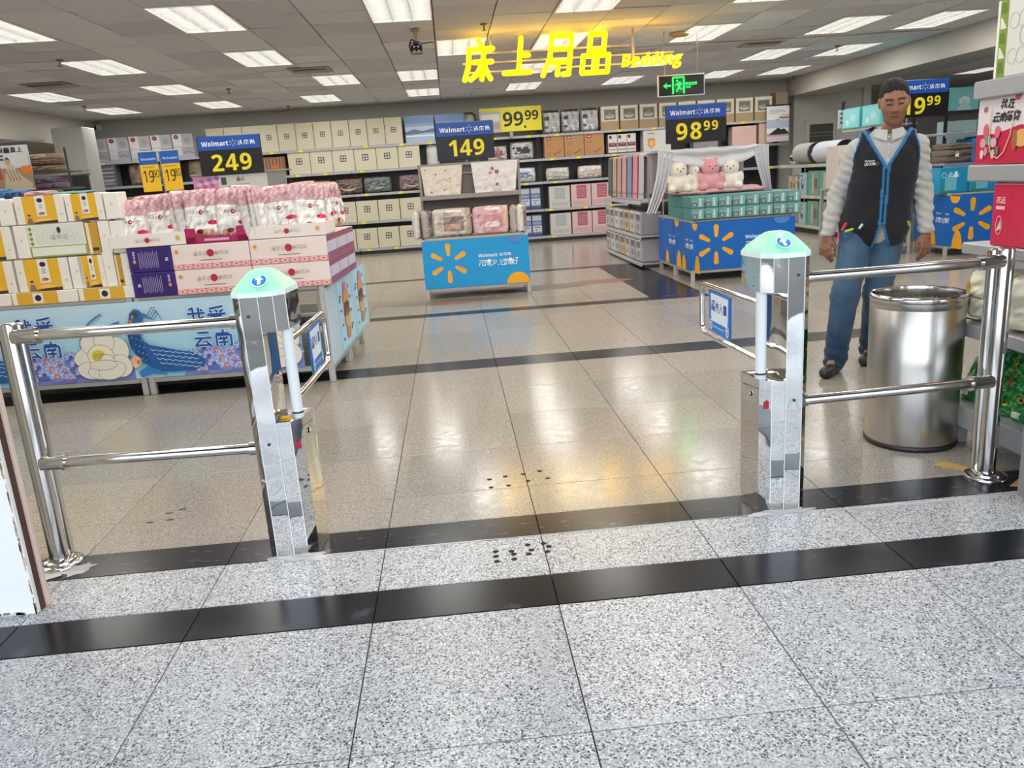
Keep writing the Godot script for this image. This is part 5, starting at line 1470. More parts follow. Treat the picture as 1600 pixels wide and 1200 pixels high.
func stand_98():
	var blue = "#0f66bd"
	promo_bin("deep blue spark bin right of the aisle with teal boxes on top", V(3.39, 0, -9.28), 0.0, 1.24, 0.71, 0.72, bed_stand_print(), side_print(), blue)
	promo_bin("deep blue display bin standing behind the spark bin, under the net canopy", V(3.39, 0, -10.03), 0.0, 1.24, 0.71, 0.72, null, side_print(), blue)
	var teal = func(b, w, h):
		b.rc(0, h * .5, w, h * .5, "#6b9c99"); b.rc(w * .5, h * .1, w * .4, h * .75, "#82b0ab")
		b.rc(w * .12, h * .14, w * .26, h * .3, "#8a6a72"); b.rc(w * .2, h * .2, w * .12, h * .16, "#c7b4b6")
		for i in 4: b.hz("品", w * .62, h * (.16 + i * .18), h * .13, h * .02, "#e4efec", 1.0)
		b.rc(w * .1, h * .62, w * .34, h * .05, "#a9ccc8")
	for f in 2:
		for r in 2:
			for i in 8:
				carton("printed_box", "teal", V(0.158, 0.13, 0.33), "#4f8684", teal, "teal printed box on the deep blue bin, %s row, %s from the left, %s file" % [["lower", "upper"][r], nth(i), ["front", "rear"][f]], "box", V(2.845 + i * 0.163, 0.715 + r * 0.1335, -9.42 - f * 0.345), 0.0, "teal boxes")
	for r in 2:
		for i in 4: carton("printed_box", "teal2", V(0.3, 0.13, 0.33), "#4f8684", teal, "teal box on the rear deep blue bin, %s row, %s from the left" % [["lower", "upper"][r], nth(i)], "box", V(2.95 + i * 0.32, 0.715 + r * 0.1335, -10.22), 0.0, "teal boxes on the rear bin")
	# pink quilt under the toys
	var q2 = obj("quilt", MB.new().ink("#d9a7aa").cushion(V(0, 0.0, 0), V(1.15, 0.62, 0.07), 4, 0.03, 10.0, 14), mat("cloth"), null, V(3.3, 1.012, -9.98))
	q2.rotation.x = -PI / 2
	tag(q2, "pink quilt spread beneath the plush toys", "quilt")
	# plush toys
	plush(V(2.77, 1.03, -9.8), 1.12, "#e9dfd2", 0.0, "cream plush rabbit sitting at the left under the canopy", true)
	plush(V(2.97, 1.03, -9.84), 0.7, "#ece2d6", 0.3, "slim cream plush toy between rabbit and pink bear", true)
	plush(V(3.16, 1.03, -9.8), 1.15, "#e3a0a6", 0.0, "pink plush bear sitting in the middle", false)
	plush(V(3.42, 1.03, -9.82), 1.1, "#eae4da", -0.3, "white plush bear leaning at the right", false)
	# canopy frame with draped net
	var t = thing("canopy_frame", "thin steel frame carrying the grey bed canopy", "frame", V(3.2, 0.71, -10.1))
	var fr = MB.new().ink("#9a9a98")
	for x in [-0.62, 0.62]:
		for z in [0.3, -0.4]: fr.rod(V(x, 0, z), V(x, 0.8, z), 0.011, 8)
		fr.rod(V(x, 0.8, 0.3), V(x, 0.8, -0.4), 0.011, 8)
	for z in [0.3, -0.4]: fr.rod(V(-0.62, 0.8, z), V(0.62, 0.8, z), 0.011, 8)
	obj("frame", fr, mat("satin"), t)
	mat("net", 0.9, 0.0, null, {"backlight_enabled": true, "backlight": Color(0.6, 0.6, 0.62)})
	t = thing("bed_canopy", "pale grey draped mosquito net canopy over the plush toys", "canopy", V(3.2, 0.71, -10.1))
	var sw = func(u, v2):   # front swag
		var a = u * 2 - 1
		return V(a * 0.66, 0.815 - v2 * (0.06 + 0.17 * (1 - a * a)) + 0.006 * sin(u * 30), 0.325 + 0.03 * sin(v2 * 9.0) * (1 - a * a) + 0.012 * sin(u * 17))
	obj("swag", MB.new().ink("#dfe1e6").grid(24, 8, sw, null, true), mat("net"), t)
	var tp = func(u, v2): return V((u - 0.5) * 1.28, 0.818 - 0.03 * sin(u * PI) * sin(v2 * PI), 0.33 - v2 * 0.75)
	obj("roof", MB.new().ink("#e2e4e9").grid(12, 8, tp), mat("net"), t)
	for s in [-1, 1]:
		var cu = func(u, v2):
			var fold = 0.028 * sin(u * 24.0) * (0.35 + v2)
			var flare = v2 * v2 * 0.16 * (1.0 if s < 0 else 0.3)
			return V(s * (0.68 - u * (0.2 - 0.1 * v2) + flare), 0.81 - v2 * (0.72 if s < 0 else 0.6), 0.33 + fold + 0.1 * v2 * u)
		obj("curtain", MB.new().ink("#d9d9de").grid(30, 12, cu), mat("net"), t)
	var bk = func(u, v2): return V((u - 0.5) * 1.26, 0.8 - v2 * 0.5, -0.4 + 0.02 * sin(u * 40))
	obj("rear_drape", MB.new().ink("#a9a5a8").grid(40, 4, bk), mat("net"), t)
	price_sign(V(2.99, 1.595, -9.785), 0.735, 0.435, "98", "99", "black and blue price sign reading 98.99 above the net canopy", 1.5)

func plush(at, s, hx, turn, label, ears):
	var t = thing("plush_toy", label, "plush toy", at, turn)
	mat("plush", 0.95, 0.0, null, {"rim_enabled": true, "rim": 0.6})
	var fat = 1.0 if s > 0.8 else 0.6
	var k = s if s > 0.8 else 1.0
	var prims = [[V(0, 0.085, 0), V(0.115 * fat, 0.1, 0.1) * k], [V(0, 0.225, 0.015), V(0.095 * fat, 0.09, 0.085) * k], [V(-0.09 * fat, 0.03, 0.07), V(0.045, 0.04, 0.06) * k], [V(0.09 * fat, 0.03, 0.07), V(0.045, 0.04, 0.06) * k], [V(-0.11 * fat, 0.12, 0.05), V(0.035, 0.06, 0.04) * k], [V(0.11 * fat, 0.12, 0.05), V(0.035, 0.06, 0.04) * k]]
	for sg in [-1, 1]: prims.append([V(sg * 0.062 * fat, 0.315 if ears else 0.3, 0), (V(0.028, 0.06, 0.022) if ears else V(0.032, 0.032, 0.022)) * k])
	var nz = FastNoiseLite.new()
	nz.frequency = 30.0
	var f = func(p):
		var d = 1.0
		for e in prims: d = smin(d, ((p - e[0] * k) / e[1]).length() * minf(e[1].x, minf(e[1].y, e[1].z)) - minf(e[1].x, minf(e[1].y, e[1].z)), 0.022)
		return d + 0.004 * nz.get_noise_3dv(p)
	var b = MB.new()
	nets(f, V(-0.2, -0.01, -0.16) * k, V(0.2, 0.42, 0.18) * k, 0.012, b, func(_p, _n): return MB.L(hx))
	obj("body", b, mat("plush"), t)
	var e2 = MB.new().ink("#2c2423")
	for sg in [-1, 1]: ball(e2, V(sg * 0.032, 0.24, 0.098) * k, 0.008, 8)
	ball(e2, V(0, 0.215, 0.104) * k, 0.009, 8)
	obj("eyes_and_nose", e2, mat("gloss"), t)

func smin(a, b, k):
	var h = maxf(k - absf(a - b), 0.0) / k
	return minf(a, b) - h * h * k * 0.25

func side_gondola():
	# low shelf unit along the aisle with towels and wrapped bedding, looking towards -x
	var t = thing("shelf_unit", "low grey aisle shelving with hanging towels beside the deep blue bins", "shelving", V(2.78, 0, -12.15))
	var mt = mat("shelfmetal")
	obj("back_panel", MB.new().ink("#8a8886").box(V(0.24, 0.75, 0), V(0.02, 1.5, 2.6), 0.002), mt, t)
	for y in [0.07, 0.44, 0.9]:
		obj("shelf", MB.new().ink("#a9a8a8").box(V(0, y - 0.012, 0), V(0.46, 0.024, 2.6), 0.003), mt, t)
		obj("price_rail", MB.new().ink("#c9c8cb").box(V(-0.235, y - 0.02, 0), V(0.014, 0.05, 2.6), 0.003), mt, t)
	for z in [-1.29, 1.29]: obj("upright", MB.new().ink("#9a9997").box(V(0.2, 0.76, z), V(0.06, 1.52, 0.03), 0.003), mt, t)
	obj("towel_bar", MB.new().ink("#b9b9b9").rod(V(-0.12, 1.5, -1.28), V(-0.12, 1.5, 1.28), 0.012, 10), mat("steel"), t)
	obj("kick_plate", MB.new().ink("#4a4a4b").box(V(0.02, 0.025, 0), V(0.4, 0.05, 2.56), 0.002), mt, t)
	var cols = ["#5d6668", "#b9a08c", "#b3958f", "#c39b9b", "#7f8fb3", "#cf8a90", "#b9b6bd"]
	var names = ["dark grey", "beige ribbed", "dusty mauve", "dusky pink", "lavender blue", "coral pink", "pale grey"]
	for i in 7:
		var z = -11.05 - 0.36 * (6 - i)
		var o = thing("towel", names[i] + " bath towel hung on the aisle shelving bar", "towel", V(2.66, 0.93, z))
		var f = func(u, v2): return V(-0.03 - 0.012 * sin(u * 14.0) - 0.02 * (1 - v2), v2 * 0.57, (u - 0.5) * 0.335 * (1.0 - 0.06 * v2))
		var b = MB.new().ink(cols[i]).grid(14, 6, f, null, true)
		var f2 = func(u, v2): return f.call(u, v2) + V(0.05, 0, 0)
		b.grid(14, 6, f2, null, false)
		b.tube([V(-0.005, 0.572, -0.16), V(-0.005, 0.572, 0.16)], 0.028, 8)
		obj("cloth", b, mat("cloth"), o)
		obj("hem_band", MB.new().ink(Color(cols[i]).darkened(0.15).to_html(false)).grid(14, 1, func(u, v2): return f.call(u, 0.08 + v2 * 0.06) - V(0.002, 0, 0), null, true), mat("cloth"), o)
	var r2 = RandomNumberGenerator.new()
	r2.seed = 12
	for row in 2:
		for i in 7:
			var z = -11.05 - 0.36 * i
			var gold = i == 3
			var hx = ["#aca8ad", "#9d99a0", "#b9b5b6", "#b39a72", "#a5a2ab", "#c2bfc2", "#a9a29c"][(i + row) % 7]
			var o = carton("bedding_pack", "sgp%d%d" % [row, (i + row) % 7], V(0.33, 0.32, 0.3), hx, func(b, w, h):
				b.rc(w * .1, h * .1, w * .8, h * .5, Color(hx).lightened(.25).to_html(false)); b.rc(w * .2, h * .66, w * .6, h * .2, Color(hx).darkened(.35).to_html(false)); b.ci(w * .5, h * .35, w * .24, h * .14, Color(hx).darkened(.15).to_html(false), 12); b.rc(w * .1, h * .9, w * .8, h * .05, "#e4e2e0"),
				"film-wrapped bedding pack on the %s aisle shelf, %s from the near end" % [["lower", "middle"][row], nth(i)], "bedding pack", V(2.7, [0.072, 0.442][row], z), -PI / 2, "film-wrapped packs on aisle shelving", mat("film"), 0.02)
			o.rotation.z = r2.randf_range(-0.03, 0.03)

func right_area():
	# long shelving along the right wall, facing the aisle
	var mt = mat("shelfmetal")
	for i in 3:
		var z = -14.85 + i * 1.25
		var top = 1.28 if i < 2 else 2.0
		var t = thing("side_shelf", "grey right-hand shelving with pillows and boxed sheets, %s bay from the far end" % nth(i), "shelving", V(6.62, 0, z), 0.0, "right shelving bays")
		obj("back_panel", MB.new().ink("#55545a").box(V(0.26, top / 2, 0), V(0.02, top, 1.24), 0.002), mt, t)
		for y in ([0.14, 0.66, 1.2] if i < 2 else [0.14, 0.66, 1.2, 1.72]):
			obj("shelf", MB.new().ink("#9a9aa0").box(V(0.0, y - 0.012, 0), V(0.5, 0.024, 1.245), 0.003), mt, t)
			var pr = obj("price_rail", MB.new().ink("#c6c6c8").box(V(-0.255, y - 0.02, 0), V(0.014, 0.055, 1.245), 0.003), mt, t)
			for k in 2: obj("price_tag", MB.new().ink(["#e2d64a", "#d9b49a"][k]).box(V(-0.264, y - 0.02, -0.4 + k * 0.62), V(0.004, 0.045, 0.1), 0.001), mat("print"), pr)
		for s in [-1, 1]: obj("upright", MB.new().ink("#2c2b2e").box(V(0.2, top / 2, s * 0.61), V(0.05, top, 0.03), 0.003), mt, t)
		obj("kick_plate", MB.new().ink("#4b4b4e").box(V(0.02, 0.05, 0), V(0.44, 0.1, 1.24), 0.002), mt, t)
	# rolled memory pillows on the third shelf
	for e in [[-14.55, "#a09f9e", "dark grey folded pillow at the far end of the right shelf", 0.62], [-13.6, "#bcc2cc", "pale grey rolled mattress topper on the right shelf", 0.85]]:
		var o = thing("pillow", e[2], "pillow", V(6.55, 1.2, e[0]))
		var prof = []
		for k in 21:
			var a = PI * 0.5 + TAU * k / 20.0
			prof.append(Vector2(cos(a) * 0.19, 0.18 + sin(a) * 0.175 + (0.02 if sin(a) > 0 else 0.0)))
		var b = MB.new().ink(e[1])
		b.T = Transform3D(Basis(V(1, 0, 0), V(0, 1, 0), V(0, 0, 1)), V(0, 0, 0))
		b.grid(20, 6, func(u, v2):
			var k = int(round(u * 20))
			var p = prof[clampi(k, 0, 20)]
			if u * 20 - floor(u * 20) > 0.0:
				p = prof[int(floor(u * 20))].lerp(prof[mini(20, int(floor(u * 20)) + 1)], u * 20 - floor(u * 20))
			return V(p.x * -1.0 - 0.02, p.y, (v2 - 0.5) * e[3] + 0.05 * (p.y - 0.18)), null, false)
		obj("cover", b, mat("cloth"), o)
		obj("end_face", MB.new().ink("#3b3a3d").tube([V(-0.02, 0.18, e[3] * 0.47), V(-0.02, 0.18, e[3] * 0.475)], 0.165, 20), mat("matte"), o)
		obj("label", MB.new().ink("#e4e4e2").box(V(-0.05, 0.17, e[3] * 0.48), V(0.14, 0.05, 0.004), 0.001), mat("print"), o)
	pillow_pack(V(6.5, 1.2, -15.0), 0.3, 0.22, "#2c3440", "#dfe3e6", "small black-striped towel roll at the far end of the right shelf", 61, false, -PI / 2, 0.2)
	var kk = 0
	for y in [0.14, 0.66]:
		var lv = ["lowest", "second"][kk]
		carton("bedding_box", "grl", V(0.3, 0.4, 0.3), "#9db4b9", func(b, w, h):
			b.rc(w * .06, h * .05, w * .88, h * .9, "#a9bfc6"); b.ci(w * .45, h * .5, w * .2, h * .24, "#4f5c66", 16); b.ci(w * .5, h * .58, w * .1, h * .12, "#c9d3d6", 12); b.rc(w * .1, h * .84, w * .4, h * .06, "#5f727a"), "pale blue-grey boxed sheet set on the %s right shelf" % lv, "bedding box", V(6.53, y, -14.45), -PI / 2)
		for i in 2: carton("bedding_box", "grt%d" % i, V(0.42, 0.43, 0.3), "#63a396", func(b, w, h):
			b.rc(w * .28, h * .04, w * .7, h * .92, "#8d968a"); b.rc(w * .34, h * .1, w * .2, h * .8, "#b7b3a2"); b.rc(w * .6, h * .3, w * .3, h * .4, "#6d6f62"); b.rc(w * .02, 0, w * .2, h, "#58b09b"), "green-spined boxed sheet set on the %s right shelf, %s one" % [lv, ["left", "right"][i]], "bedding box", V(6.53, y, -14.02 + i * 0.45), -PI / 2)
		for i in 3: carton("bedding_box", "gry%d" % (i % 2), V(0.38, 0.4, 0.3), ["#c9bfae", "#aeb7ae"][i % 2], func(b, w, h): b.rc(w * .1, h * .1, w * .8, h * .5, "#8f8a7d"), "%s boxed sheet set, %s right shelf behind the man, %s from far end" % [["tan", "sage"][i % 2], lv, nth(i)], "bedding box", V(6.53, y, -13.1 + i * 0.45), -PI / 2, "boxed sets behind the man")
		kk += 1
	for i in 3:
		pillow_pack(V(6.5, 0.66, -15.0 + i * 0.15), 0.3, 0.36, "#776e62", ["#b3a28f", "#a59a8d", "#c2b39c"][i], "beige crinkled curtain pack at the far end, %s of three" % nth(i), 70 + i, false, -0.15, 0.12)
	# turquoise boxes on the top tier near the man
	for i in 2: carton("bedding_box", "turq", V(0.55, 0.3, 0.34), "#63c4cc", func(b, w, h):
		b.rc(w * .04, h * .06, w * .9, h * .88, "#8fdbe2"); b.ci(w * .6, h * .5, w * .16, h * .2, "#b9e6ea", 16); b.ci(w * .3, h * .3, w * .1, h * .14, "#d9eff0", 12), "turquoise printed box on the top tier of right shelving, %s one" % ["far", "near"][i], "bedding box", V(6.5, 1.72, -12.65 + i * 0.62), -PI / 2, "turquoise boxes")
	# shelf end sign
	var es = thing("shelf_sign", "narrow grey sign clipped to the shelf upright left of the man", "sign", V(6.36, 1.78, -13.02))
	obj("plate", MB.new().ink("#c4c4c2").box(V(0, 0.1, 0), V(0.12, 0.28, 0.02), 0.004), mat("print"), es)
	obj("clip", MB.new().ink("#222224").box(V(0.02, 0.3, 0), V(0.05, 0.14, 0.03), 0.004), mat("satin"), es)
	var b0 = MB.new().ink("#4b4b4d")
	b0.T.origin = V(-0.06, 0, 0.0106)
	for i in 3: b0.rc(0.035, 0.03 + i * 0.07, 0.05, 0.035)
	obj("marks", b0, mat("print"), es)
	# framed notice on the white pillar
	var nb = thing("notice_frame", "silver framed dark notice on the white pillar left of the man", "picture frame", V(7.76, 1.35, -16.81))
	obj("frame", MB.new().ink("#b4b4b2").box(V(0, 0.35, 0), V(0.66, 0.72, 0.04), 0.008), mat("satin"), nb)
	obj("pane", MB.new().ink("#4b4742").box(V(0.02, 0.34, 0.02), V(0.5, 0.56, 0.01), 0.002), mat("gloss"), nb)
	var b1 = MB.new()
	b1.T.origin = V(-0.23, 0.08, 0.0256)
	b1.rc(0, 0, 0.5, 0.18, "#2b3d5e"); b1.rc(0.05, 0.13, 0.4, 0.03, "#8d99ad"); b1.rc(0.0, 0.36, 0.5, 0.02, "#6f685e"); b1.rc(0.0, 0.3, 0.5, 0.01, "#807868")
	obj("printed_sheet", b1, mat("print"), nb)
	# the bins with folded throws, right of the man
	var blue = "#0f66bd"
	promo_bin("deep blue display bin right of the man, folded brown throws on it", V(6.86, 0, -9.75), -0.12, 1.3, 0.78, 0.9, bed_stand_print(), side_print(), blue)
	var rk = thing("throw_rack", "grey steel rack shelves full of brown folded throws right of the man", "rack", V(6.86, 0, -10.25))
	for y in [1.13, 1.5]: obj("shelf", MB.new().ink("#8d93a0").box(V(0, y, 0), V(1.25, 0.03, 0.5), 0.004).box(V(0, y - 0.02, 0.25), V(1.25, 0.06, 0.012), 0.003), mt, rk)
	for x in [-0.6, 0.6]: obj("post", MB.new().ink("#45464c").box(V(x, 1.14, -0.2), V(0.035, 0.74, 0.035), 0.003), mt, rk)
	var cn = 0
	for e in [[-0.42, 1.15, "#6b5d52", .4, .26], [0.18, 1.15, "#57493f", .62, .27], [0.55, 1.15, "#5f5146", .3, .24], [-0.1, 0.79, "#b07c5c", .5, .3], [0.28, 0.83, "#54473e", .6, .24], [0.6, 0.8, "#4d4138", .34, .26]]:
		var o = thing("folded_throw", "folded %s throw blanket, %s" % [["umber", "dark brown", "greyish brown", "tan", "dark taupe", "sepia"][cn], ["at left of the upper rack shelf", "in the middle of the upper rack shelf", "at right of the upper rack shelf", "on the bin deck behind the blue bags", "on the bin deck at centre", "on the bin deck at right"][cn]], "blanket", V(6.86 + e[0], e[1], -10.18))
		for k in 3: obj("fold", MB.new().ink(Color(e[2]).lightened(0.05 * (k % 2)).to_html(false)).cushion(V(0, 0.045 + k * 0.075, 0.01 * k), V(e[3], 0.085, 0.42), cn * 3 + k, 0.02, 6.0, 10), mat("cloth"), o)
		obj("label", MB.new().ink("#e1e1e0").box(V(-0.06, 0.1, 0.22), V(0.05, 0.06, 0.004), 0.001), mat("print"), o)
		cn += 1
	for e in [[-0.22, 1.15, 0.1, 0.28, "left"], [-0.12, 1.15, 0.08, 0.3, "right"]]:
		carton("bedding_bag", "bluespine" + e[4], V(e[2], e[3], 0.34), "#1b86c4", func(b, w, h): b.rc(w * .3, h * .05, w * .3, h * .8, "#0f5f9a"), "upright bright blue package among the throws, %s of two" % e[4], "package", V(6.86 + e[0], e[1], -10.16), 0.0, "upright blue packages")
	for i in 2:
		var t = carton("bedding_bag", "bluebag", V(0.4, 0.31, 0.2), "#2795c4", func(b, w, h):
			b.pg([Vector2(0, 0), Vector2(w * .4, 0), Vector2(w * .2, h * .4)], "#2f8a7c"); b.rc(w * .2, h * .1, w * .4, h * .5, "#6fc0d2"); b.hz("云品", w * .3, h * .62, h * .2, h * .03, "#dff0f4", 1.2); b.ring(w * .15, h * .7, w * .08, h * .1, w * .02, "#cfe8f0", 12), "glossy blue package with white lettering on the deep blue bin, %s" % ["left", "right"][i], "package", V(6.3 + i * 0.41, 0.785, -9.98), 0.1, "glossy blue packages", mat("film"))
	price_sign(V(6.12, 1.74, -10.42), 0.745, 0.46, "19", "99", "black and blue price sign reading 19.99 beside the man's head", 0.88, -0.15)
	# rack that carries the 19.99 sign, behind the man
	promo_bin("steel bin behind the man under the 19.99 sign", V(5.6, 0, -10.4), 0.0, 1.0, 0.9, 0.6, null, null, blue)
	for i in 3: carton("bedding_box", "ivorybox", V(0.3, 0.55, 0.3), "#d6cabf", func(b, w, h): b.rc(w * .1, h * .2, w * .8, h * .5, "#c2b2a6"), "ivory box behind the man's shoulder, %s of three" % nth(i), "box", V(5.28 + i * 0.31, 0.905, -10.75), 0.0, "ivory boxes")
	# green-white wall shelf further right with pale boxes
	var ws = thing("rear_rack", "black framed rear rack with pale blue boxes above the brown throws", "shelving", V(9.0, 0, -12.6))
	for y in [0.5, 1.2, 1.85]: obj("shelf", MB.new().ink("#2f2f33").box(V(0, y, 0), V(2.6, 0.04, 0.5), 0.004), mt, ws)
	for x in [-1.28, 0.0, 1.28]: obj("upright", MB.new().ink("#26262a").box(V(x, 1.1, 0.2), V(0.04, 2.2, 0.04), 0.003), mt, ws)
	for i in 5:
		carton("bedding_box", "paleb%d" % (i % 2), V(0.46, 0.5, 0.3), ["#a9c9cc", "#d9dcd8"][i % 2], func(b, w, h): b.rc(w * .1, h * .1, w * .5, h * .6, "#8fb4ba"), "pale blue or white box on the black rear rack, %s from the left" % nth(i), "box", V(8.0 + i * 0.5, 1.225, -12.55), 0.0, "boxes on the rear rack")
		carton("bedding_box", "turq2", V(0.46, 0.34, 0.3), "#7fd0d6", func(b, w, h):
			b.ci(w * .5, h * .4, w * .2, h * .2, "#d9eef0", 14); b.pg([Vector2(w * .2, 0), Vector2(w * .5, h * .45), Vector2(w * .8, 0)], "#b9dfe2"), "turquoise patterned box topping the black rear rack, %s from the left" % nth(i), "box", V(8.0 + i * 0.5, 1.875, -12.55), 0.0, "turquoise boxes on the rear rack")

func right_unit():
	# display shelves just inside the entrance at the right, facing the passage
	var t = thing("entrance_shelf", "grey steel display shelf at the right edge with gift boxes and sacks", "shelving", V(2.55, 0, -3.1))
	var mt = mat("shelfmetal")
	for e in [[0.2, 0.3, 0.1], [0.575, 0.28, 0.06], [0.93, 0.27, 0.05], [1.265, 0.27, 0.07], [1.61, 0.27, 0.075]]:
		obj("shelf", MB.new().ink("#a7a7a6").box(V(0, e[0] - e[2] / 2, 0), V(e[1] * 2, e[2], 0.76), 0.006), mt, t)
	obj("back_panel", MB.new().ink("#c9c7c2").box(V(0.3, 1.0, 0), V(0.02, 2.0, 0.76), 0.002), mt, t)
	for z in [-0.36, 0.36]: obj("upright", MB.new().ink("#a19f9a").box(V(0.27, 1.0, z), V(0.04, 2.0, 0.04), 0.003), mt, t)
	for z in [-0.33, 0.33]: obj("leg", MB.new().ink("#98979a").box(V(-0.24, 0.055, z), V(0.05, 0.11, 0.05), 0.004), mt, t)
	var wr = MB.new().ink("#4a4442")
	for k in 5: wr.rod(V(-0.27 + 0.0 * k, 0.58, -0.37 - 0.0), V(-0.27, 0.70, -0.37), 0.003, 6)
	wr.rod(V(-0.275, 0.7, -0.37), V(-0.1, 0.7, -0.42), 0.003, 6)
	wr.rod(V(-0.275, 0.7, -0.37), V(-0.275, 0.7, -0.2), 0.003, 6)
	wr.rod(V(-0.275, 0.6, -0.37), V(-0.275, 0.6, -0.2), 0.003, 6)
	wr.rod(V(-0.275, 0.6, -0.3), V(-0.275, 0.7, -0.3), 0.003, 6)
	obj("wire_guard", wr, mat("satin"), t)
	# red and white gift bag box
	carton("gift_box", "redgift", V(0.34, 0.29, 0.16), "#ded3d3", func(b, w, h):
		b.rc(0, 0, w, h * .42, "#c4153f"); b.pg([Vector2(0, h * .42), Vector2(w * .25, h * .4), Vector2(w * .55, h * .46), Vector2(w * .8, h * .52), Vector2(w, h * .5), Vector2(w, h * .3), Vector2(0, h * .3)], "#c4153f")
		b.hz("我在", w * .42, h * .76, h * .13, h * .022, "#26201f", 1.25, 0.2)
		b.hz("云南等你", w * .3, h * .58, h * .135, h * .022, "#26201f", 1.05, 0.2)
		b.ci(w * .73, h * .9, w * .05, h * .05, "#cf3a58", 14)
		b.hz("云南", w * .13, h * .74, h * .07, h * .012, "#8a6d4a", 0.0)
		b.ci(w * .2, h * .47, w * .05, h * .1, "#e05a6a", 12); b.ci(w * .42, h * .44, w * .05, h * .09, "#dd6474", 12)
		for i in 3: b.ci(w * (.16 + i * .1), h * (.3 + .04 * (i % 2)), w * .06, h * .07, ["#d99aa0", "#6f9a78", "#c9b3b6"][i], 12)
		for i in 5: b.ci(w * (.15 + i * .07), h * (.14 + .04 * (i % 3)), w * .035, h * .07, ["#e9c9cf", "#d68a98", "#8a5a4a", "#e0a9b2", "#5f7a5a"][i], 10)
		b.st([Vector2(w * .28, h * .8), Vector2(w * .27, h * .3), Vector2(w * .34, h * .12), Vector2(w * .46, h * .08), Vector2(w * .56, h * .16), Vector2(w * .66, h * .4), Vector2(w * .7, h * .75)], w * .016, "#d9bf9a")
		b.ci(w * .86, h * .34, w * .13, h * .12, "#e0ac66", 18); b.ci(w * .74, h * .32, w * .05, h * .14, "#a3643a", 14)
		b.rc(w * .08, h * .92, w * .3, h * .02, "#cfc4c0"), "red and white gift box with black brush lettering on the right shelf", "gift box", V(2.385, 1.268, -3.3), -PI / 2, "")
	carton("gift_box", "redgift", V(0.34, 0.29, 0.16), "#ded3d3", null, "second red and white gift box nearer the jamb", "gift box", V(2.385, 1.268, -2.94), -PI / 2, "")
	# green and white box on top
	carton("gift_box", "greenlin", V(0.3, 0.3, 0.13), "#dbdad0", func(b, w, h):
		b.rc(0, 0, w * .05, h, "#e6eadf"); b.rc(w * .05, 0, w * .17, h, "#7f9430")
		for i in 5: b.pg([Vector2(w * .07, h * (.06 + i * .19)), Vector2(w * .2, h * (.06 + i * .19)), Vector2(w * (.1 if i % 2 else .17), h * (.2 + i * .19)), Vector2(w * .07, h * (.2 + i * .19))], "#dfe3c6" if i % 2 else "#5f7a22")
		for i in 8: b.ring(w * (.35 + .17 * (i % 4)), h * (.25 + .45 * int(i / 4.0)), w * .09, h * .1, w * .012, "#bdbcb6", 14)
		b.ring(w * .6, h * .5, w * .12, h * .14, w * .014, "#b7a8a6", 16), "white box with green printed spine on the topmost right shelf", "gift box", V(2.37, 1.611, -3.24), -PI / 2, "")
	# red bag
	var rb = thing("paper_bag", "red paper bag with white print standing on the right shelf above the post", "paper bag", V(2.36, 0.932, -3.2), -PI / 2)
	obj("body", MB.new().ink("#cf2b4c").box(V(0, 0.125, 0), V(0.22, 0.25, 0.13), 0.003), mat("film"), rb)
	var b = MB.new()
	b.T.origin = V(-0.11, 0, 0.0656)
	b.hz("花云", 0.025, 0.175, 0.026, 0.004, "#f0c6cc", 1.1); b.rc(0.025, 0.15, 0.055, 0.014, "#eab9c1")
	b.ring(0.05, 0.085, 0.018, 0.038, 0.004, "#e6a9b4"); b.pg([Vector2(.035, .06), Vector2(.06, .11), Vector2(.065, .07)], "#d9ccce")
	b.rc(0.1, 0, 0.0015, 0.25, "#e04a68")
	obj("printed_front", b, mat("print"), rb)
	obj("fold_edge", MB.new().ink("#e9738a").box(V(0, 0.252, 0), V(0.22, 0.006, 0.128), 0.002), mat("film"), rb)
	# cream rice sacks
	for e in [[2.42, 0.576, -3.35, .3, "leaning behind the steel post"], [2.4, 0.576, -3.05, .34, "printed, nearest the jamb"]]:
		var o = thing("woven_sack", "cream woven sack with yellow gusset, " + e[4], "sack", V(e[0], e[1], e[2]), -1.2)
		obj("sack", MB.new().ink("#e6dfca").cushion(V(0, 0.12, 0), V(e[3], 0.24, 0.17), int(e[2] * -9), 0.014, 7.0, 14), mat("matte"), o)
		obj("gusset", MB.new().ink("#b8912c").cushion(V(-e[3] * 0.42, 0.11, 0), V(0.05, 0.2, 0.15), 2, 0.01, 5.0, 8), mat("matte"), o)
		var b2 = MB.new()
		b2.T.origin = V(0, 0.12, 0.098)
		b2.ci(0.03, 0.03, 0.03, 0.022, "#c98a5a", 12); b2.ci(-0.02, 0.0, 0.02, 0.026, "#6f8aa0", 12); b2.ci(0.06, -0.02, 0.014, 0.012, "#a06a4a", 10)
		obj("printed_mark", b2, mat("print"), o)
	# green coffee bags heaped in the bottom tray
	var gt = img(96, 96, func(im):
		im.fill(Color("#1f7a36"))
		for i in 60: ell(im, fmod(i * .379, 1.0), fmod(i * .613, 1.0), .02 + .03 * (i % 3), .02, ["#2e9a48", "#14572a", "#0f3f20", "#49a850"][i % 4])
		ell(im, .62, .3, .1, .12, "#b9402e"); ell(im, .62, .27, .05, .06, "#e0c24a"); ell(im, .3, .55, .09, .06, "#c9b03a"); ell(im, .3, .55, .05, .03, "#3a2414")
		rct(im, .15, .78, .22, .12, "#cfd4c9"); ell(im, .75, .7, .12, .05, "#e0cf52"); ell(im, .78, .68, .05, .03, "#7a3a1e"))
	mat("greenbag", 0.2, 0.0, "#ffffff", {"albedo_texture": gt})
	var k = 0
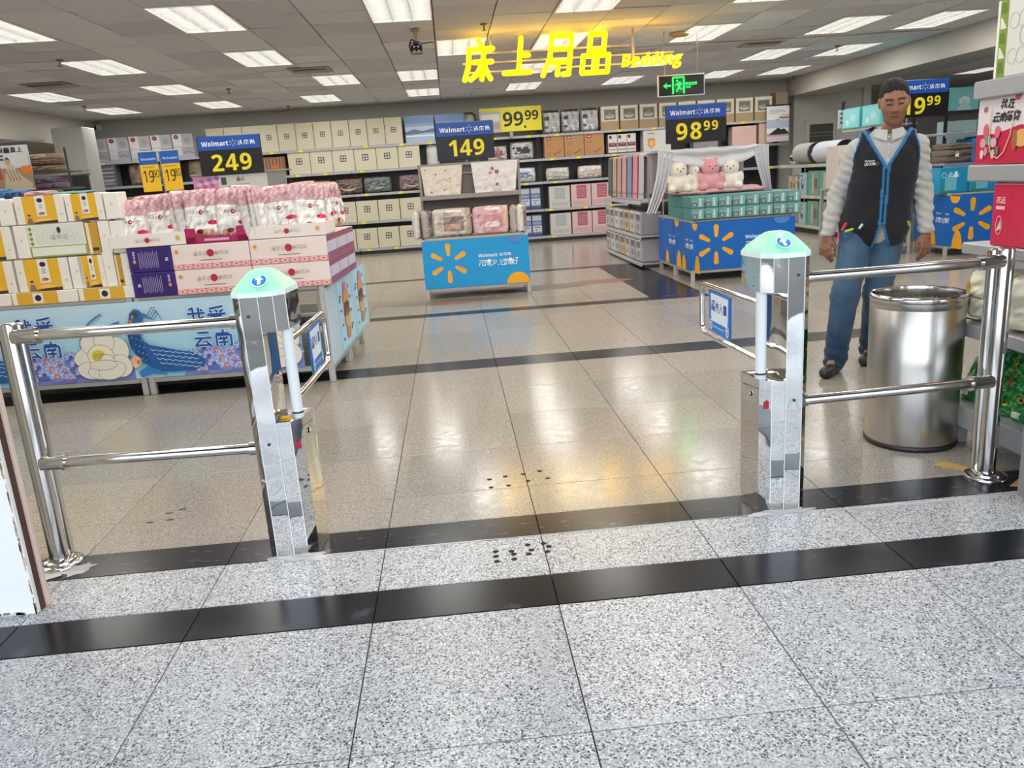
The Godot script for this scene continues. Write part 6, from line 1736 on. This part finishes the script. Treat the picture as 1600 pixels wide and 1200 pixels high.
	for e in [[2.36, .2, -3.4, .1], [2.36, .2, -3.22, -.25], [2.36, .2, -3.04, .2], [2.38, .2, -2.86, -.1], [2.44, .3, -3.38, .3], [2.42, .31, -3.18, -.2], [2.42, .3, -2.98, .25], [2.52, .36, -3.3, .1], [2.52, .37, -3.08, -.3]]:
		var o = obj("foil_bag", keep("gbag%d" % (k % 3), func(): return MB.new().cushion(V(0, 0.1, 0), V(0.2, 0.24, 0.09), 80 + k, 0.03, 5.0, 12)), mat("greenbag"), null, V(e[0], e[1], e[2]))
		o.rotation = V(-0.45 + 0.1 * (k % 3), -PI / 2 + e[3], 0.25 * e[3])
		tag(o, "glossy green foil bag in the bottom tray, %s, %s from the far end" % [["lower layer", "middle layer", "top layer"][0 if k < 4 else (1 if k < 7 else 2)], nth(k if k < 4 else (k - 4 if k < 7 else k - 7))], "bag", "green foil bags")
		k += 1

func left_corner():
	# rack and poster at the far left beyond the beam
	var mt = mat("shelfmetal")
	var t = thing("poster", "standing poster of a person in pale clothes with black headline, far left", "poster", V(-5.52, 1.6, -11.0))
	obj("board", MB.new().ink("#b9b9b6").box(V(0, 0.26, 0), V(0.48, 0.56, 0.01), 0.002), mat("print"), t)
	var b = MB.new()
	b.T.origin = V(-0.24, 0, 0.0056)
	b.rc(0, 0, .48, .26, "#8f7d62"); b.rc(0, .12, .1, .16, "#a5481c"); b.rc(.36, .18, .12, .1, "#c9712a")
	b.pg([Vector2(.1, 0), Vector2(.16, .25), Vector2(.2, .32), Vector2(.26, .3), Vector2(.34, .16), Vector2(.46, .06), Vector2(.44, 0)], "#b5a68e")
	b.ci(.2, .34, .035, .045, "#b58a6a", 12); b.pg([Vector2(.165, .35), Vector2(.2, .4), Vector2(.24, .35), Vector2(.2, .37)], "#3a3028")
	for i in 4: b.st([Vector2(.16 + i * .04, .24), Vector2(.2 + i * .04, .1)], .012, "#7f6a58")
	b.hz("您设面身上", 0.03, .45, .062, .011, "#1d1d1e", 1.25)
	for i in 2: b.rc(.03, .4 - i * .045, .13, .024, "#4a4a4a")
	obj("printed_sheet", b, mat("print"), t)
	obj("holder", MB.new().ink("#3c3c3e").box(V(0.0, 0.56, -0.01), V(0.52, 0.05, 0.04), 0.006).rod(V(0.26, -0.3, 0.0), V(0.22, 0.42, 0.0), 0.006, 8), mat("satin"), t)
	obj("pole", MB.new().ink("#77777a").rod(V(0, -0.85, -0.02), V(0, 0.3, -0.02), 0.012, 8), mat("satin"), t)
	var tb = thing("display_table", "low table with folded blankets and blue bags behind the yellow cartons", "table", V(-4.95, 0, -10.6))
	obj("top", MB.new().ink("#77706a").box(V(0, 1.38, 0), V(2.2, 0.04, 0.7), 0.006), mt, tb)
	for sx in [-1, 1]:
		for sz in [-1, 1]: obj("leg", MB.new().ink("#66625e").box(V(sx * 1.05, 0.68, sz * 0.3), V(0.05, 1.36, 0.05), 0.004), mt, tb)
	for e in [["blue_bag", -5.55, "#4d7aa8", .46, .2, "bright blue package bag at the far left under the poster"], ["blue_bag", -5.25, "#3c6794", .3, .17, "darker blue package bag beside the bright blue one"], ["blanket", -5.0, "#c99a9a", .38, .15, "salmon pink folded blanket behind the yellow cartons"], ["blanket", -4.6, "#6f979c", .62, .12, "teal crinkled blanket behind the yellow cartons"]]:
		var o = obj("soft_" + e[0], MB.new().ink(e[2]).cushion(V(0, e[4] / 2, 0), V(e[3], e[4], 0.32), int(e[3] * 50), 0.05, 5.0, 12), mat("cloth"), null, V(e[1], 1.4, -10.5))
		tag(o, e[5], "package" if e[0] == "blue_bag" else "blanket")
	var rk = thing("blanket_rack", "narrow rack of folded blankets beside the left pillar", "rack", V(-5.42, 0, -11.6))
	for y in [1.24, 1.58, 1.8]: obj("shelf", MB.new().ink("#5a5a5c").box(V(0.1, y, 0), V(0.62, 0.02, 0.4), 0.003), mt, rk)
	for x in [-0.2, 0.4]: obj("post", MB.new().ink("#c3c3bd" if x < 0 else "#3f3f40").box(V(x, 1.05, 0.18), V(0.024, 2.1, 0.024), 0.003), mt, rk)
	var i = 0
	for e in [[1.65, "#7b6a82", "mauve", "lower"], [1.72, "#6b5b70", "plum", "lower"], [1.87, "#8a7358", "brown", "upper"], [1.95, "#6f5d49", "dark brown", "upper"], [2.02, "#a08a70", "tan", "upper"]]:
		var o = obj("folded_blanket", MB.new().ink(e[1]).cushion(V(0, 0.04, 0), V(0.42, 0.085, 0.36), 90 + i, 0.02, 5.0, 10), mat("cloth"), null, V(-5.33, e[0] - 0.06, -11.58))
		tag(o, "%s folded blanket on the %s shelf of the rack by the left pillar" % [e[2], e[3]], "blanket")
		i += 1
	# bin and header that carry the 249 sign
	promo_bin("steel bin with white printed header board under the 249 sign", V(-2.05, 0, -8.25), 0.0, 1.3, 0.9, 0.7, null, null, "#bfd6e4")
	var hd = thing("header_board", "white header board with pink floral end below the 249 sign", "board", V(-2.05, 0.9, -8.33))
	obj("board", MB.new().ink("#cfccc8").box(V(0, 0.575, 0), V(0.9, 0.15, 0.02), 0.003), mat("print"), hd)
	obj("top_edge", MB.new().ink("#8e8a86").box(V(0.02, 0.655, 0), V(0.98, 0.016, 0.05), 0.003), mat("satin"), hd)
	for x in [-0.42, 0.42]: obj("post", MB.new().ink("#8f8d8a").box(V(x, 0.25, -0.02), V(0.03, 0.5, 0.02), 0.003), mat("satin"), hd)
	b = MB.new()
	b.T.origin = V(-0.45, 0.5, 0.0106)
	b.rc(0, 0, .24, .15, "#c98fb4")
	for k in 9: b.ci(.03 + .025 * k, .03 + .09 * fmod(k * .37, 1.0), .025, .018, ["#d64f8a", "#e6b3cc", "#8a6fb0"][k % 3], 10)
	b.rc(.27, .05, .05, .07, "#4b4540")
	b.hz("品云", .42, .08, .035, .005, "#6d6a68", 1.2)
	for k in 5: b.rc(.42 + k * .025, .04, .016, .012, "#8d8a86")
	b.rc(.72, 0.01, .18, .13, "#8b8a88")
	obj("printed_front", b, mat("print"), hd)
	price_sign(V(-2.1, 1.543, -8.312), 0.607, 0.37, "249", "", "black and blue price sign reading 249 at the left", 1.5)
	# door-like sensor box high on the left beam
	var wb = thing("wall_sensor", "tiny white sensor box on the end of the left beam", "sensor", V(-6.74, 2.78, -16.9))
	obj("box", MB.new().ink("#d9d9d4").box(V(0, 0, 0), V(0.16, 0.12, 0.06), 0.008), mat("satin"), wb)
	obj("slot", MB.new().ink("#2e2e30").box(V(-0.02, 0, 0.031), V(0.04, 0.09, 0.004), 0.001), mat("matte"), wb)

# surface nets over the field f (negative inside); colf(point, normal) gives the vertex colour
func nets(f: Callable, lo: Vector3, hi: Vector3, h: float, mb, colf: Callable):
	var n = Vector3i(((hi - lo) / h).ceil()) + Vector3i(1, 1, 1)
	var B = 4
	n = Vector3i(((n.x + B - 1) / B) * B, ((n.y + B - 1) / B) * B, ((n.z + B - 1) / B) * B)
	var val = PackedFloat32Array()
	val.resize(n.x * n.y * n.z)
	val.fill(1.0)
	var sx = n.y * n.z
	var sy = n.z
	var act = []
	var reach = h * B * 0.5 * 1.7321 * 1.25 + h * 1.5
	for bx in n.x / B:
		for by in n.y / B:
			for bz in n.z / B:
				var c = lo + (Vector3(bx, by, bz) * B + Vector3.ONE * (B - 1) * 0.5) * h
				var d: float = f.call(c)
				if absf(d) > reach:
					if d < 0:
						for i in B:
							for j in B:
								for k in B: val[(bx * B + i) * sx + (by * B + j) * sy + bz * B + k] = -1.0
					continue
				act.append(Vector3i(bx, by, bz) * B)
				for i in B:
					for j in B:
						for k in B:
							var p = Vector3i(bx * B + i, by * B + j, bz * B + k)
							val[p.x * sx + p.y * sy + p.z] = f.call(lo + Vector3(p) * h)
	var id = {}
	var pos = []
	var cells = {}
	for a in act:
		for i in range(-1, B):
			for j in range(-1, B):
				for k in range(-1, B):
					var x = a.x + i
					var y = a.y + j
					var z = a.z + k
					if x < 0 or y < 0 or z < 0 or x >= n.x - 1 or y >= n.y - 1 or z >= n.z - 1: continue
					var q0 = x * sx + y * sy + z
					if cells.has(q0): continue
					cells[q0] = true
					var m = 0
					var vs = []
					for e in 8:
						var vv = val[q0 + (sx if e & 1 else 0) + (sy if e & 2 else 0) + (1 if e & 4 else 0)]
						vs.append(vv)
						if vv < 0: m |= 1 << e
					if m == 0 or m == 255: continue
					var s = Vector3.ZERO
					var cnt = 0
					for e in 8:
						for b in [1, 2, 4]:
							if e & b: continue
							var o = e | b
							if (vs[e] < 0) == (vs[o] < 0): continue
							var t = vs[e] / (vs[e] - vs[o])
							var pe = Vector3(e & 1, (e >> 1) & 1, (e >> 2) & 1)
							var po = Vector3(o & 1, (o >> 1) & 1, (o >> 2) & 1)
							s += pe.lerp(po, t)
							cnt += 1
					id[q0] = pos.size()
					pos.append(lo + (Vector3(x, y, z) + s / cnt) * h)
	var nor = []
	nor.resize(pos.size())
	nor.fill(Vector3.ZERO)
	var tris = PackedInt32Array()
	for q0 in id:
		var x = q0 / sx
		var y = (q0 / sy) % n.y
		var z = q0 % n.z
		if x == 0 or y == 0 or z == 0: continue
		var v0 = val[q0]
		for ax in 3:
			var st = [sx, sy, 1][ax]
			var v1 = val[q0 + st]
			if (v0 < 0) == (v1 < 0): continue
			var su = [sy, 1, sx][ax]
			var sv = [1, sx, sy][ax]
			var a = id.get(q0 - su - sv, -1)
			var b = id.get(q0 - sv, -1)
			var d = id.get(q0 - su, -1)
			if a < 0 or b < 0 or d < 0: continue
			var quad = [a, b, id[q0], d]
			if v0 >= 0: quad = [a, d, id[q0], b]
			var nn = (pos[quad[1]] - pos[quad[0]]).cross(pos[quad[2]] - pos[quad[0]]) + (pos[quad[2]] - pos[quad[0]]).cross(pos[quad[3]] - pos[quad[0]])
			for e in quad: nor[e] += nn
			tris.append_array([quad[0], quad[2], quad[1], quad[0], quad[3], quad[2]])
	var base = mb.v.size()
	for i in pos.size():
		var nn = nor[i].normalized() if nor[i].length() > 1e-12 else Vector3.UP
		mb.col = colf.call(pos[i], nn)
		mb.vert(pos[i], nn)
	for t in tris: mb.ix.append(base + t)

func cap(p: Vector3, a: Vector3, b: Vector3, ra: float, rb: float) -> float:
	var ab = b - a
	var t = clampf((p - a).dot(ab) / ab.length_squared(), 0.0, 1.0)
	return (p - a - ab * t).length() - lerpf(ra, rb, t)

func elp(p: Vector3, c: Vector3, r: Vector3) -> float:
	var q = (p - c) / r
	var k0 = q.length()
	var k1 = (q / r).length()
	return k0 * (k0 - 1.0) / maxf(k1, 1e-6)

func bones(p: Vector3, list: Array, k: float) -> float:
	var d = 9.0
	for e in list:
		var c = cap(p, e[0], e[1], e[2], e[3])
		d = smin(d, c, k) if d < 8.0 else c
	return d

func person():
	var t = thing("person", "man in navy vest, grey shirt and jeans standing behind the steel bin, looking down", "person", V(2.6, 0, -4.88), -0.47)
	mat("skin", 0.5, 0.0, null, {"subsurf_scatter_enabled": true, "subsurf_scatter_strength": 0.08})
	var xs = 0.068
	var shR = V(xs - 0.172, 1.365, -0.03)
	var shL = V(xs + 0.172, 1.365, -0.03)
	var elR = V(-0.205, 1.10, -0.04)
	var elL = V(0.282, 1.10, -0.05)
	var wrR = V(-0.25, 0.865, 0.045)
	var wrL = V(0.303, 0.86, 0.04)
	var hipR = V(-0.075, 0.88, -0.01)
	var hipL = V(0.105, 0.88, -0.03)
	var knR = V(-0.135, 0.48, 0.10)
	var knL = V(0.055, 0.48, -0.05)
	var anR = V(-0.18, 0.09, 0.19)
	var anL = V(0.035, 0.09, -0.17)
	var torso = func(p, grow):
		var q2 = V(p.x, p.y, p.z * 1.42)
		var d = cap(q2, V(0.015, 0.92, -0.02), V(xs, 1.28, -0.03), 0.162 + grow, 0.168 + grow)
		d = smin(d, minf(cap(q2, V(xs - 0.04, 1.41, -0.05), V(xs - 0.155, 1.362, -0.05), 0.058 + grow, 0.054 + grow), cap(q2, V(xs + 0.04, 1.41, -0.05), V(xs + 0.155, 1.362, -0.05), 0.058 + grow, 0.054 + grow)), 0.07)
		return d * 0.85
	# --- skin: coarse body under the clothes, finer head and hands
	var body = [[hipR, knR, 0.07, 0.05], [knR, anR, 0.05, 0.036], [hipL, knL, 0.07, 0.05], [knL, anL, 0.05, 0.036], [shR, elR, 0.042, 0.035], [elR, wrR, 0.034, 0.026], [shL, elL, 0.042, 0.035], [elL, wrL, 0.034, 0.026], [V(xs, 1.38, -0.03), V(0.083, 1.5, 0.0), 0.058, 0.05], [anR, anR + V(-0.04, -0.05, 0.12), 0.034, 0.024], [anL, anL + V(-0.03, -0.05, 0.12), 0.034, 0.024]]
	var sk = MB.new()
	var skin = MB.L("#936650")
	nets(func(p): return smin(bones(p, body, 0.05), torso.call(p, -0.03), 0.05), V(-0.36, -0.02, -0.32), V(0.42, 1.58, 0.36), 0.018, sk, func(_p, _n): return skin)
	# head
	var H = Transform3D(Basis(Vector3.RIGHT, 0.24) * Basis(Vector3.UP, 0.04) * Basis(Vector3.BACK, 0.03), V(0.092, 1.628, 0.045))
	var hd = func(p):
		var m = V(absf(p.x), p.y, p.z)
		var d = elp(p, V(0, 0.035, -0.015), V(0.074, 0.088, 0.095))
		d = smin(d, elp(p, V(0, -0.035, 0.022), V(0.063, 0.088, 0.07)), 0.05)
		d = smin(d, elp(p, V(0, -0.086, 0.035), V(0.046, 0.034, 0.045)), 0.03)
		d = smin(d, (p - V(0, -0.107, 0.066)).length() - 0.016, 0.03)
		d = smin(d, (m - V(0.046, -0.018, 0.052)).length() - 0.022, 0.03)
		d = smin(d, cap(m, V(0.0, 0.03, 0.08), V(0.042, 0.03, 0.066), 0.011, 0.009), 0.022)
		d = -smin(-d, (m - V(0.031, 0.008, 0.1)).length() - 0.014, 0.016)
		d = smin(d, elp(m, V(0.031, 0.005, 0.073), V(0.019, 0.0125, 0.0145)), 0.005)
		d = smin(d, cap(p, V(0, 0.018, 0.084), V(0, -0.03, 0.101), 0.008, 0.012), 0.014)
		d = smin(d, (m - V(0.012, -0.036, 0.09)).length() - 0.0085, 0.01)
		d = smin(d, cap(m, V(0.0, -0.063, 0.089), V(0.022, -0.066, 0.079), 0.0065, 0.003), 0.007)
		d = smin(d, cap(m, V(0.0, -0.075, 0.088), V(0.018, -0.071, 0.08), 0.0075, 0.003), 0.007)
		d = smin(d, elp(m, V(0.077, -0.004, -0.012), V(0.011, 0.032, 0.019)), 0.012)
		d = smin(d, cap(p, V(0, -0.08, -0.02), V(0.0, -0.235, -0.075), 0.053, 0.058), 0.035)
		return d
	var hcol = func(p, n):
		var m = V(absf(p.x), p.y, p.z)
		if m.z > 0.045 and m.x > 0.012 and m.x < 0.052 and absf(m.y - 0.031 + absf(m.x - 0.03) * 0.12) < 0.0055: return MB.L("#3a2a22")
		if m.z > 0.06 and m.x > 0.015 and m.x < 0.047 and absf(m.y - 0.0015 + pow((m.x - 0.031) * 9.0, 2) * 0.1) < 0.0032: return MB.L("#241a17")
		if m.z > 0.06 and m.x < 0.023 and absf(m.y + 0.069) < 0.0022: return MB.L("#4f2e26")
		if m.z > 0.07 and m.x < 0.022 and m.y < -0.06 and m.y > -0.081: return MB.L("#84513f")
		if m.y < -0.045 and m.z > 0.02: return MB.L("#89604b")
		if (m - V(0.046, -0.025, 0.07)).length() < 0.03: return MB.L("#9c6d54")
		return skin
	var hm = MB.new()
	nets(hd, V(-0.1, -0.23, -0.13), V(0.1, 0.14, 0.13), 0.0042, hm, hcol)
	hm.T = H
	var join = func(src, X):
		var b0 = sk.v.size()
		for i in src.v.size():
			sk.v.append(X * src.v[i]); sk.n.append((X.basis * src.n[i]).normalized()); sk.c.append(src.c[i]); sk.uv.append(Vector2.ZERO)
		for i in src.ix: sk.ix.append(b0 + i)
	join.call(hm, H)
	# hands: palm and five bent fingers; local frame: -y along the fingers, +x from little finger to index, +z the back of the hand
	for sd in [-1, 1]:
		var wr = wrR if sd < 0 else wrL
		var el = elR if sd < 0 else elL
		var down = (wr - el).normalized() * 0.7 + V(0.04 * sd * -1, -0.7, 0.05)
		var yy = -down.normalized()
		var back = V(sd * 0.62, 0.0, 0.78)   # the back of the hand looks outward and forward
		back = (back - yy * back.dot(yy)).normalized()
		var xx = yy.cross(back)
		var X = Transform3D(Basis(xx, yy, back), wr)
		var ms = sign(xx.dot(V(-sd, 0, 0.5)))   # index finger lies towards the front and the body
		var fl = []
		fl.append([V(0, 0.03, 0), V(0, -0.03, 0), 0.026, 0.024])
		for i in 4:
			var fx = ms * (-0.030 + 0.0205 * i)
			var kn = V(fx, -0.088 - [0.0, 0.006, 0.007, 0.002][i], 0.004)
			fl.append([V(fx * 0.55, -0.02, 0.0), kn, 0.0145, 0.0105])
			var ln = [0.024, 0.031, 0.034, 0.031][i]
			var bend = [0.55, 0.5, 0.42, 0.35][i]
			var p0 = kn
			var ang = bend * 0.6
			for s in 3:
				var p1 = p0 + V(fx * 0.02, -cos(ang), -sin(ang)) * ln * [1.0, 0.78, 0.6][s] * 1.15
				fl.append([p0, p1, [0.0092, 0.0084, 0.0077][s], [0.0084, 0.0077, 0.0068][s]])
				p0 = p1
				ang += bend
		var tb = V(ms * 0.02, -0.022, -0.004)
		var t1 = V(ms * 0.046, -0.058, -0.014)
		var t2 = V(ms * 0.05, -0.09, -0.02)
		fl.append([tb, t1, 0.015, 0.011]); fl.append([t1, t2, 0.0105, 0.0088]); fl.append([t2, t2 + V(ms * -0.002, -0.025, -0.006), 0.0086, 0.007])
		var hb = MB.new()
		nets(func(p):
			var d = 9.0
			for i in fl.size():
				var e = fl[i]
				var c = cap(p, e[0], e[1], e[2], e[3])
				d = smin(d, c, 0.014 if (i < 2 or e[2] > 0.0125) else 0.0035) if d < 8 else c
			return d, V(-0.085, -0.225, -0.09), V(0.085, 0.05, 0.05), 0.0036, hb, func(_p, n2): return MB.L("#8d5f49"))
		join.call(hb, X)
	obj("body", sk, mat("skin"), t)
	# hair
	var hn = FastNoiseLite.new()
	hn.frequency = 40.0
	var hr = MB.new()
	nets(func(p):
		var d = elp(p, V(0, 0.046, -0.02), V(0.081, 0.086, 0.1)) + 0.007 * hn.get_noise_3d(p.x * 2.0, p.y * 0.7, p.z * 0.7)
		var line = lerpf(-0.055, 0.074 - absf(p.x) * 0.25, smoothstep(-0.055, 0.055, p.z)) + 0.006 * hn.get_noise_3d(p.x * 3, 0, p.z)
		if absf(p.x) > 0.062 and p.z > -0.005: line = minf(line, 0.012)
		return smax(d, line - p.y, 0.008), V(-0.1, -0.08, -0.14), V(0.1, 0.16, 0.11), 0.0042, hr, func(p, _n): return MB.L("#0d0c0e").lerp(MB.L("#1a181a"), clampf(hn.get_noise_3d(p.x * 3, p.y, p.z) + 0.4, 0, 1)))
	var hm2 = MB.new()
	for i in hr.v.size():
		hm2.v.append(H * hr.v[i]); hm2.n.append((H.basis * hr.n[i]).normalized()); hm2.c.append(hr.c[i]); hm2.uv.append(Vector2.ZERO)
	hm2.ix = hr.ix
	obj("hair", hm2, mat("hairm", 0.75), t)
	# shirt
	var fn = FastNoiseLite.new()
	fn.frequency = 7.0
	var arms = [[shR, elR, 0.058, 0.052], [elR, wrR, 0.052, 0.043], [shL, elL, 0.058, 0.052], [elL, wrL, 0.052, 0.043]]
	var sh = MB.new()
	nets(func(p):
		var d = smin(torso.call(p, 0.004), bones(p, arms, 0.03), 0.045)
		d = smin(d, cap(p, V(xs, 1.40, -0.035), V(0.082, 1.475, -0.012), 0.078, 0.068), 0.04)
		var side = absf(p.x - xs)
		if side > 0.15: d += 0.0075 * sin((p.y + (p.x - xs) * 0.5 + 0.3 * p.z) * 120.0 + 3.0 * fn.get_noise_3dv(p)) * smoothstep(0.98, 1.1, 1.42 - absf(p.y - 1.0) * 1.0) * (0.6 + fn.get_noise_3dv(p * 1.7))
		d += 0.009 * fn.get_noise_3dv(p * 1.3)
		d = smax(d, 0.80 - p.y if side < 0.15 else 0.855 - p.y, 0.006)
		d = smax(d, (p.y - 1.478) - (p.z + 0.02) * -0.5, 0.006)
		return d, V(-0.36, 0.76, -0.26), V(0.42, 1.54, 0.24), 0.0095, sh, func(_p, _n): return MB.L("#b3b1ad"))
	obj("shirt", sh, mat("cloth"), t)
	var co = MB.new().ink("#c2c1be")
	for s in [-1, 1]:
		var f2 = func(u, v2):   # collar leaf: from the nape round to the front point
			var a = lerpf(PI * 0.98, 0.16, u) * s
			var r = 0.074 + 0.012 * v2
			var front = 1.0 - u
			return V(0.076 + sin(a) * r, 1.498 - 0.014 * (1.0 - front) * 2.0 - v2 * (0.034 + 0.03 * u * u), -0.012 + cos(a) * (r * 0.9) + v2 * 0.012 + 0.012 * u)
		co.grid(14, 5, f2, null, s > 0)
		co.grid(14, 5, func(u, v2): return f2.call(u, v2) + V(0, 0.001, 0) - V(sin(lerpf(PI * 0.98, 0.16, u) * s), 0, cos(lerpf(PI * 0.98, 0.16, u) * s)) * 0.004, null, s < 0)
	obj("collar", co, mat("cloth"), t)
	var bt = MB.new().ink("#e6e4df")
	for i in 4: ball(bt, V(0.072, 1.43 - i * 0.045, 0.098 + i * 0.012), 0.005, 8)
	obj("button", bt, mat("satin"), t)
	# vest
	var navy = MB.L("#181b26")
	var blue = MB.L("#2f74a6")
	var edges = func(p):   # distances to the cut edges
		var side = p.x - xs
		var vn = absf(side) * 0.86 - (p.y - 1.265) * 0.5      # outside the neck V when positive
		var low = absf(side + 0.012) * 0.96 - (0.93 - p.y) * 0.27
		var arm = minf(cap(p, shR + V(-0.065, 0.05, 0), elR + V(-0.02, 0, 0), 0.09, 0.072), cap(p, shL + V(0.065, 0.05, 0), elL + V(0.02, 0, 0), 0.09, 0.072))
		var hem = p.y - (0.775 + 0.02 * absf(side))
		return [vn if p.z > -0.02 else 1.0, low if p.z > 0 else 1.0, arm, hem]
	var ve = MB.new()
	nets(func(p):
		var q2 = torso.call(p, 0.026 + 0.018 * smoothstep(1.08, 0.88, p.y))
		q2 = smin(q2, minf(cap(p, V(xs - 0.05, 1.425, -0.035), V(xs - 0.15, 1.385, -0.035), 0.058, 0.056), cap(p, V(xs + 0.05, 1.425, -0.035), V(xs + 0.15, 1.385, -0.035), 0.058, 0.056)), 0.05)
		q2 += 0.006 * fn.get_noise_3dv(p * 0.8)
		var e = edges.call(p)
		for i in 4: q2 = smax(q2, -e[i], 0.008)
		q2 = smax(q2, -(cap(p, V(xs, 1.40, -0.035), V(0.09, 1.56, 0.0), 0.084, 0.09)), 0.006)
		return q2, V(-0.22, 0.74, -0.24), V(0.36, 1.54, 0.24), 0.0062, ve, func(p, _n):
		var e = edges.call(p)
		if (e[0] < 0.016 and p.y > 1.25) or e[2] < 0.014 or (e[3] < 0.008) or (e[1] < 0.012 and p.y < 0.93): return blue
		var c = p.x - xs + 0.010 * (1.265 - p.y) / 0.3
		if p.z > 0 and p.y < 1.275 and p.y > 0.92:
			if absf(absf(c) - 0.013) < 0.007: return blue
		return navy.lerp(MB.L("#201f26"), clampf(fn.get_noise_3dv(p * 0.6) + 0.3, 0, 1)))
	obj("vest", ve, mat("cloth"), t)
	var bd = MB.new()
	bd.T = Transform3D(Basis(Vector3.UP, -0.35) * Basis(Vector3.RIGHT, -0.08), V(xs - 0.085, 1.275, 0.137))
	bd.hz("沃尔玛", -0.04, -0.004, 0.018, 0.0034, "#d9dadc", 1.2)
	bd.spark(0.034, 0.006, 0.012, "#8f8a4a", 0.3, 0.24)
	bd.tx("Walmart", -0.04, 0.018, 0.011, "#d9dadc")
	obj("chest_print", bd, mat("print"), t)
	# jeans
	var legs = [[V(-0.065, 0.92, -0.015), knR, 0.108, 0.082], [knR, anR + V(0, -0.02, 0.0), 0.082, 0.07], [V(0.105, 0.92, -0.03), knL, 0.108, 0.082], [knL, anL + V(0, -0.02, 0), 0.082, 0.07]]
	var je = MB.new()
	nets(func(p):
		var d = bones(p, legs, 0.03)
		d = smin(d, cap(V(p.x, p.y, p.z * 1.3), V(-0.04, 0.93, -0.02), V(0.08, 0.93, -0.02), 0.125, 0.125) * 0.85, 0.05)
		var fold = 0.006 * sin(p.y * 95.0 + p.x * 40.0 + 4.0 * fn.get_noise_3dv(p)) * (smoothstep(0.3, 0.08, p.y) + 0.5 * smoothstep(0.12, 0.0, absf(p.y - 0.5)) + 0.4 * smoothstep(0.1, 0.0, absf(p.y - 0.78)))
		d += fold + 0.006 * fn.get_noise_3dv(p)
		return smax(smax(d, p.y - 0.99, 0.006), 0.045 - p.y, 0.006), V(-0.3, 0.02, -0.32), V(0.26, 1.03, 0.34), 0.0105, je, func(p, n2):
		var wear = clampf(0.55 + n2.z * 0.5 - absf(p.y - 0.66) * 2.2 + 0.5 * fn.get_noise_3dv(p * 0.7), 0.0, 1.0)
		return MB.L("#1d3550").lerp(MB.L("#54748f"), wear * 0.75))
	obj("jeans", je, mat("cloth"), t)
	for e in [[anR, V(-0.30, 0, 0.95)], [anL, V(-0.22, 0, 0.97)]]:
		var d = e[1].normalized()
		var so = MB.new()
		var a = V(e[0].x, 0, e[0].z) - d * 0.045
		nets(func(p):
			var q2 = cap(p, a + V(0, 0.045, 0), a + d * 0.2 + V(0, 0.036, 0), 0.042, 0.04)
			q2 = smin(q2, cap(p, a + V(0, 0.06, 0) + d * 0.02, a + V(0, 0.1, 0) + d * 0.03, 0.04, 0.036), 0.03)
			return smax(q2, 0.004 - p.y, 0.006), a - V(0.12, 0.02, 0.12), a + d * 0.2 + V(0.12, 0.16, 0.12), 0.0075, so, func(p, _n): return MB.L("#191818") if p.y < 0.022 else MB.L("#2a2826"))
		obj("shoe", so, mat("satin"), t)
	# markers clipped in the pocket
	for e in [[-0.155, 0.915, 0.115, "#d8304f", 0.5, "red marker pen in the man's vest pocket"], [-0.125, 0.893, 0.14, "#a9c23a", 1.25, "lime green box cutter in the man's vest pocket"], [-0.15, 0.865, 0.128, "#2d6fb5", -0.6, "blue marker pen low in the man's vest pocket"], [-0.185, 0.86, 0.1, "#c73768", 0.15, "pink pen at the edge of the man's vest pocket"], [0.205, 0.92, 0.11, "#8fae35", -0.3, "green pen cap on the man's other pocket"], [-0.06, 0.915, 0.145, "#d9dad6", 0.6, "white label tag on the man's vest front"]]:
		var w = t.transform * V(e[0], e[1], e[2])
		var mk = thing("marker_pen", e[5], "pen", w, -0.47)
		var x = V(sin(e[4]), cos(e[4]), 0)
		var len2 = 0.026 if e[5].begins_with("red") or e[5].begins_with("lime") else 0.017
		obj("barrel", MB.new().ink(e[3]).tube([x * -len2, x * -len2 * 0.9, x * len2 * 0.8, x * len2], [0.006, 0.008, 0.008, 0.005], 10), mat("satin"), mk)

func smax(a, b, k):
	return -smin(-a, -b, k)
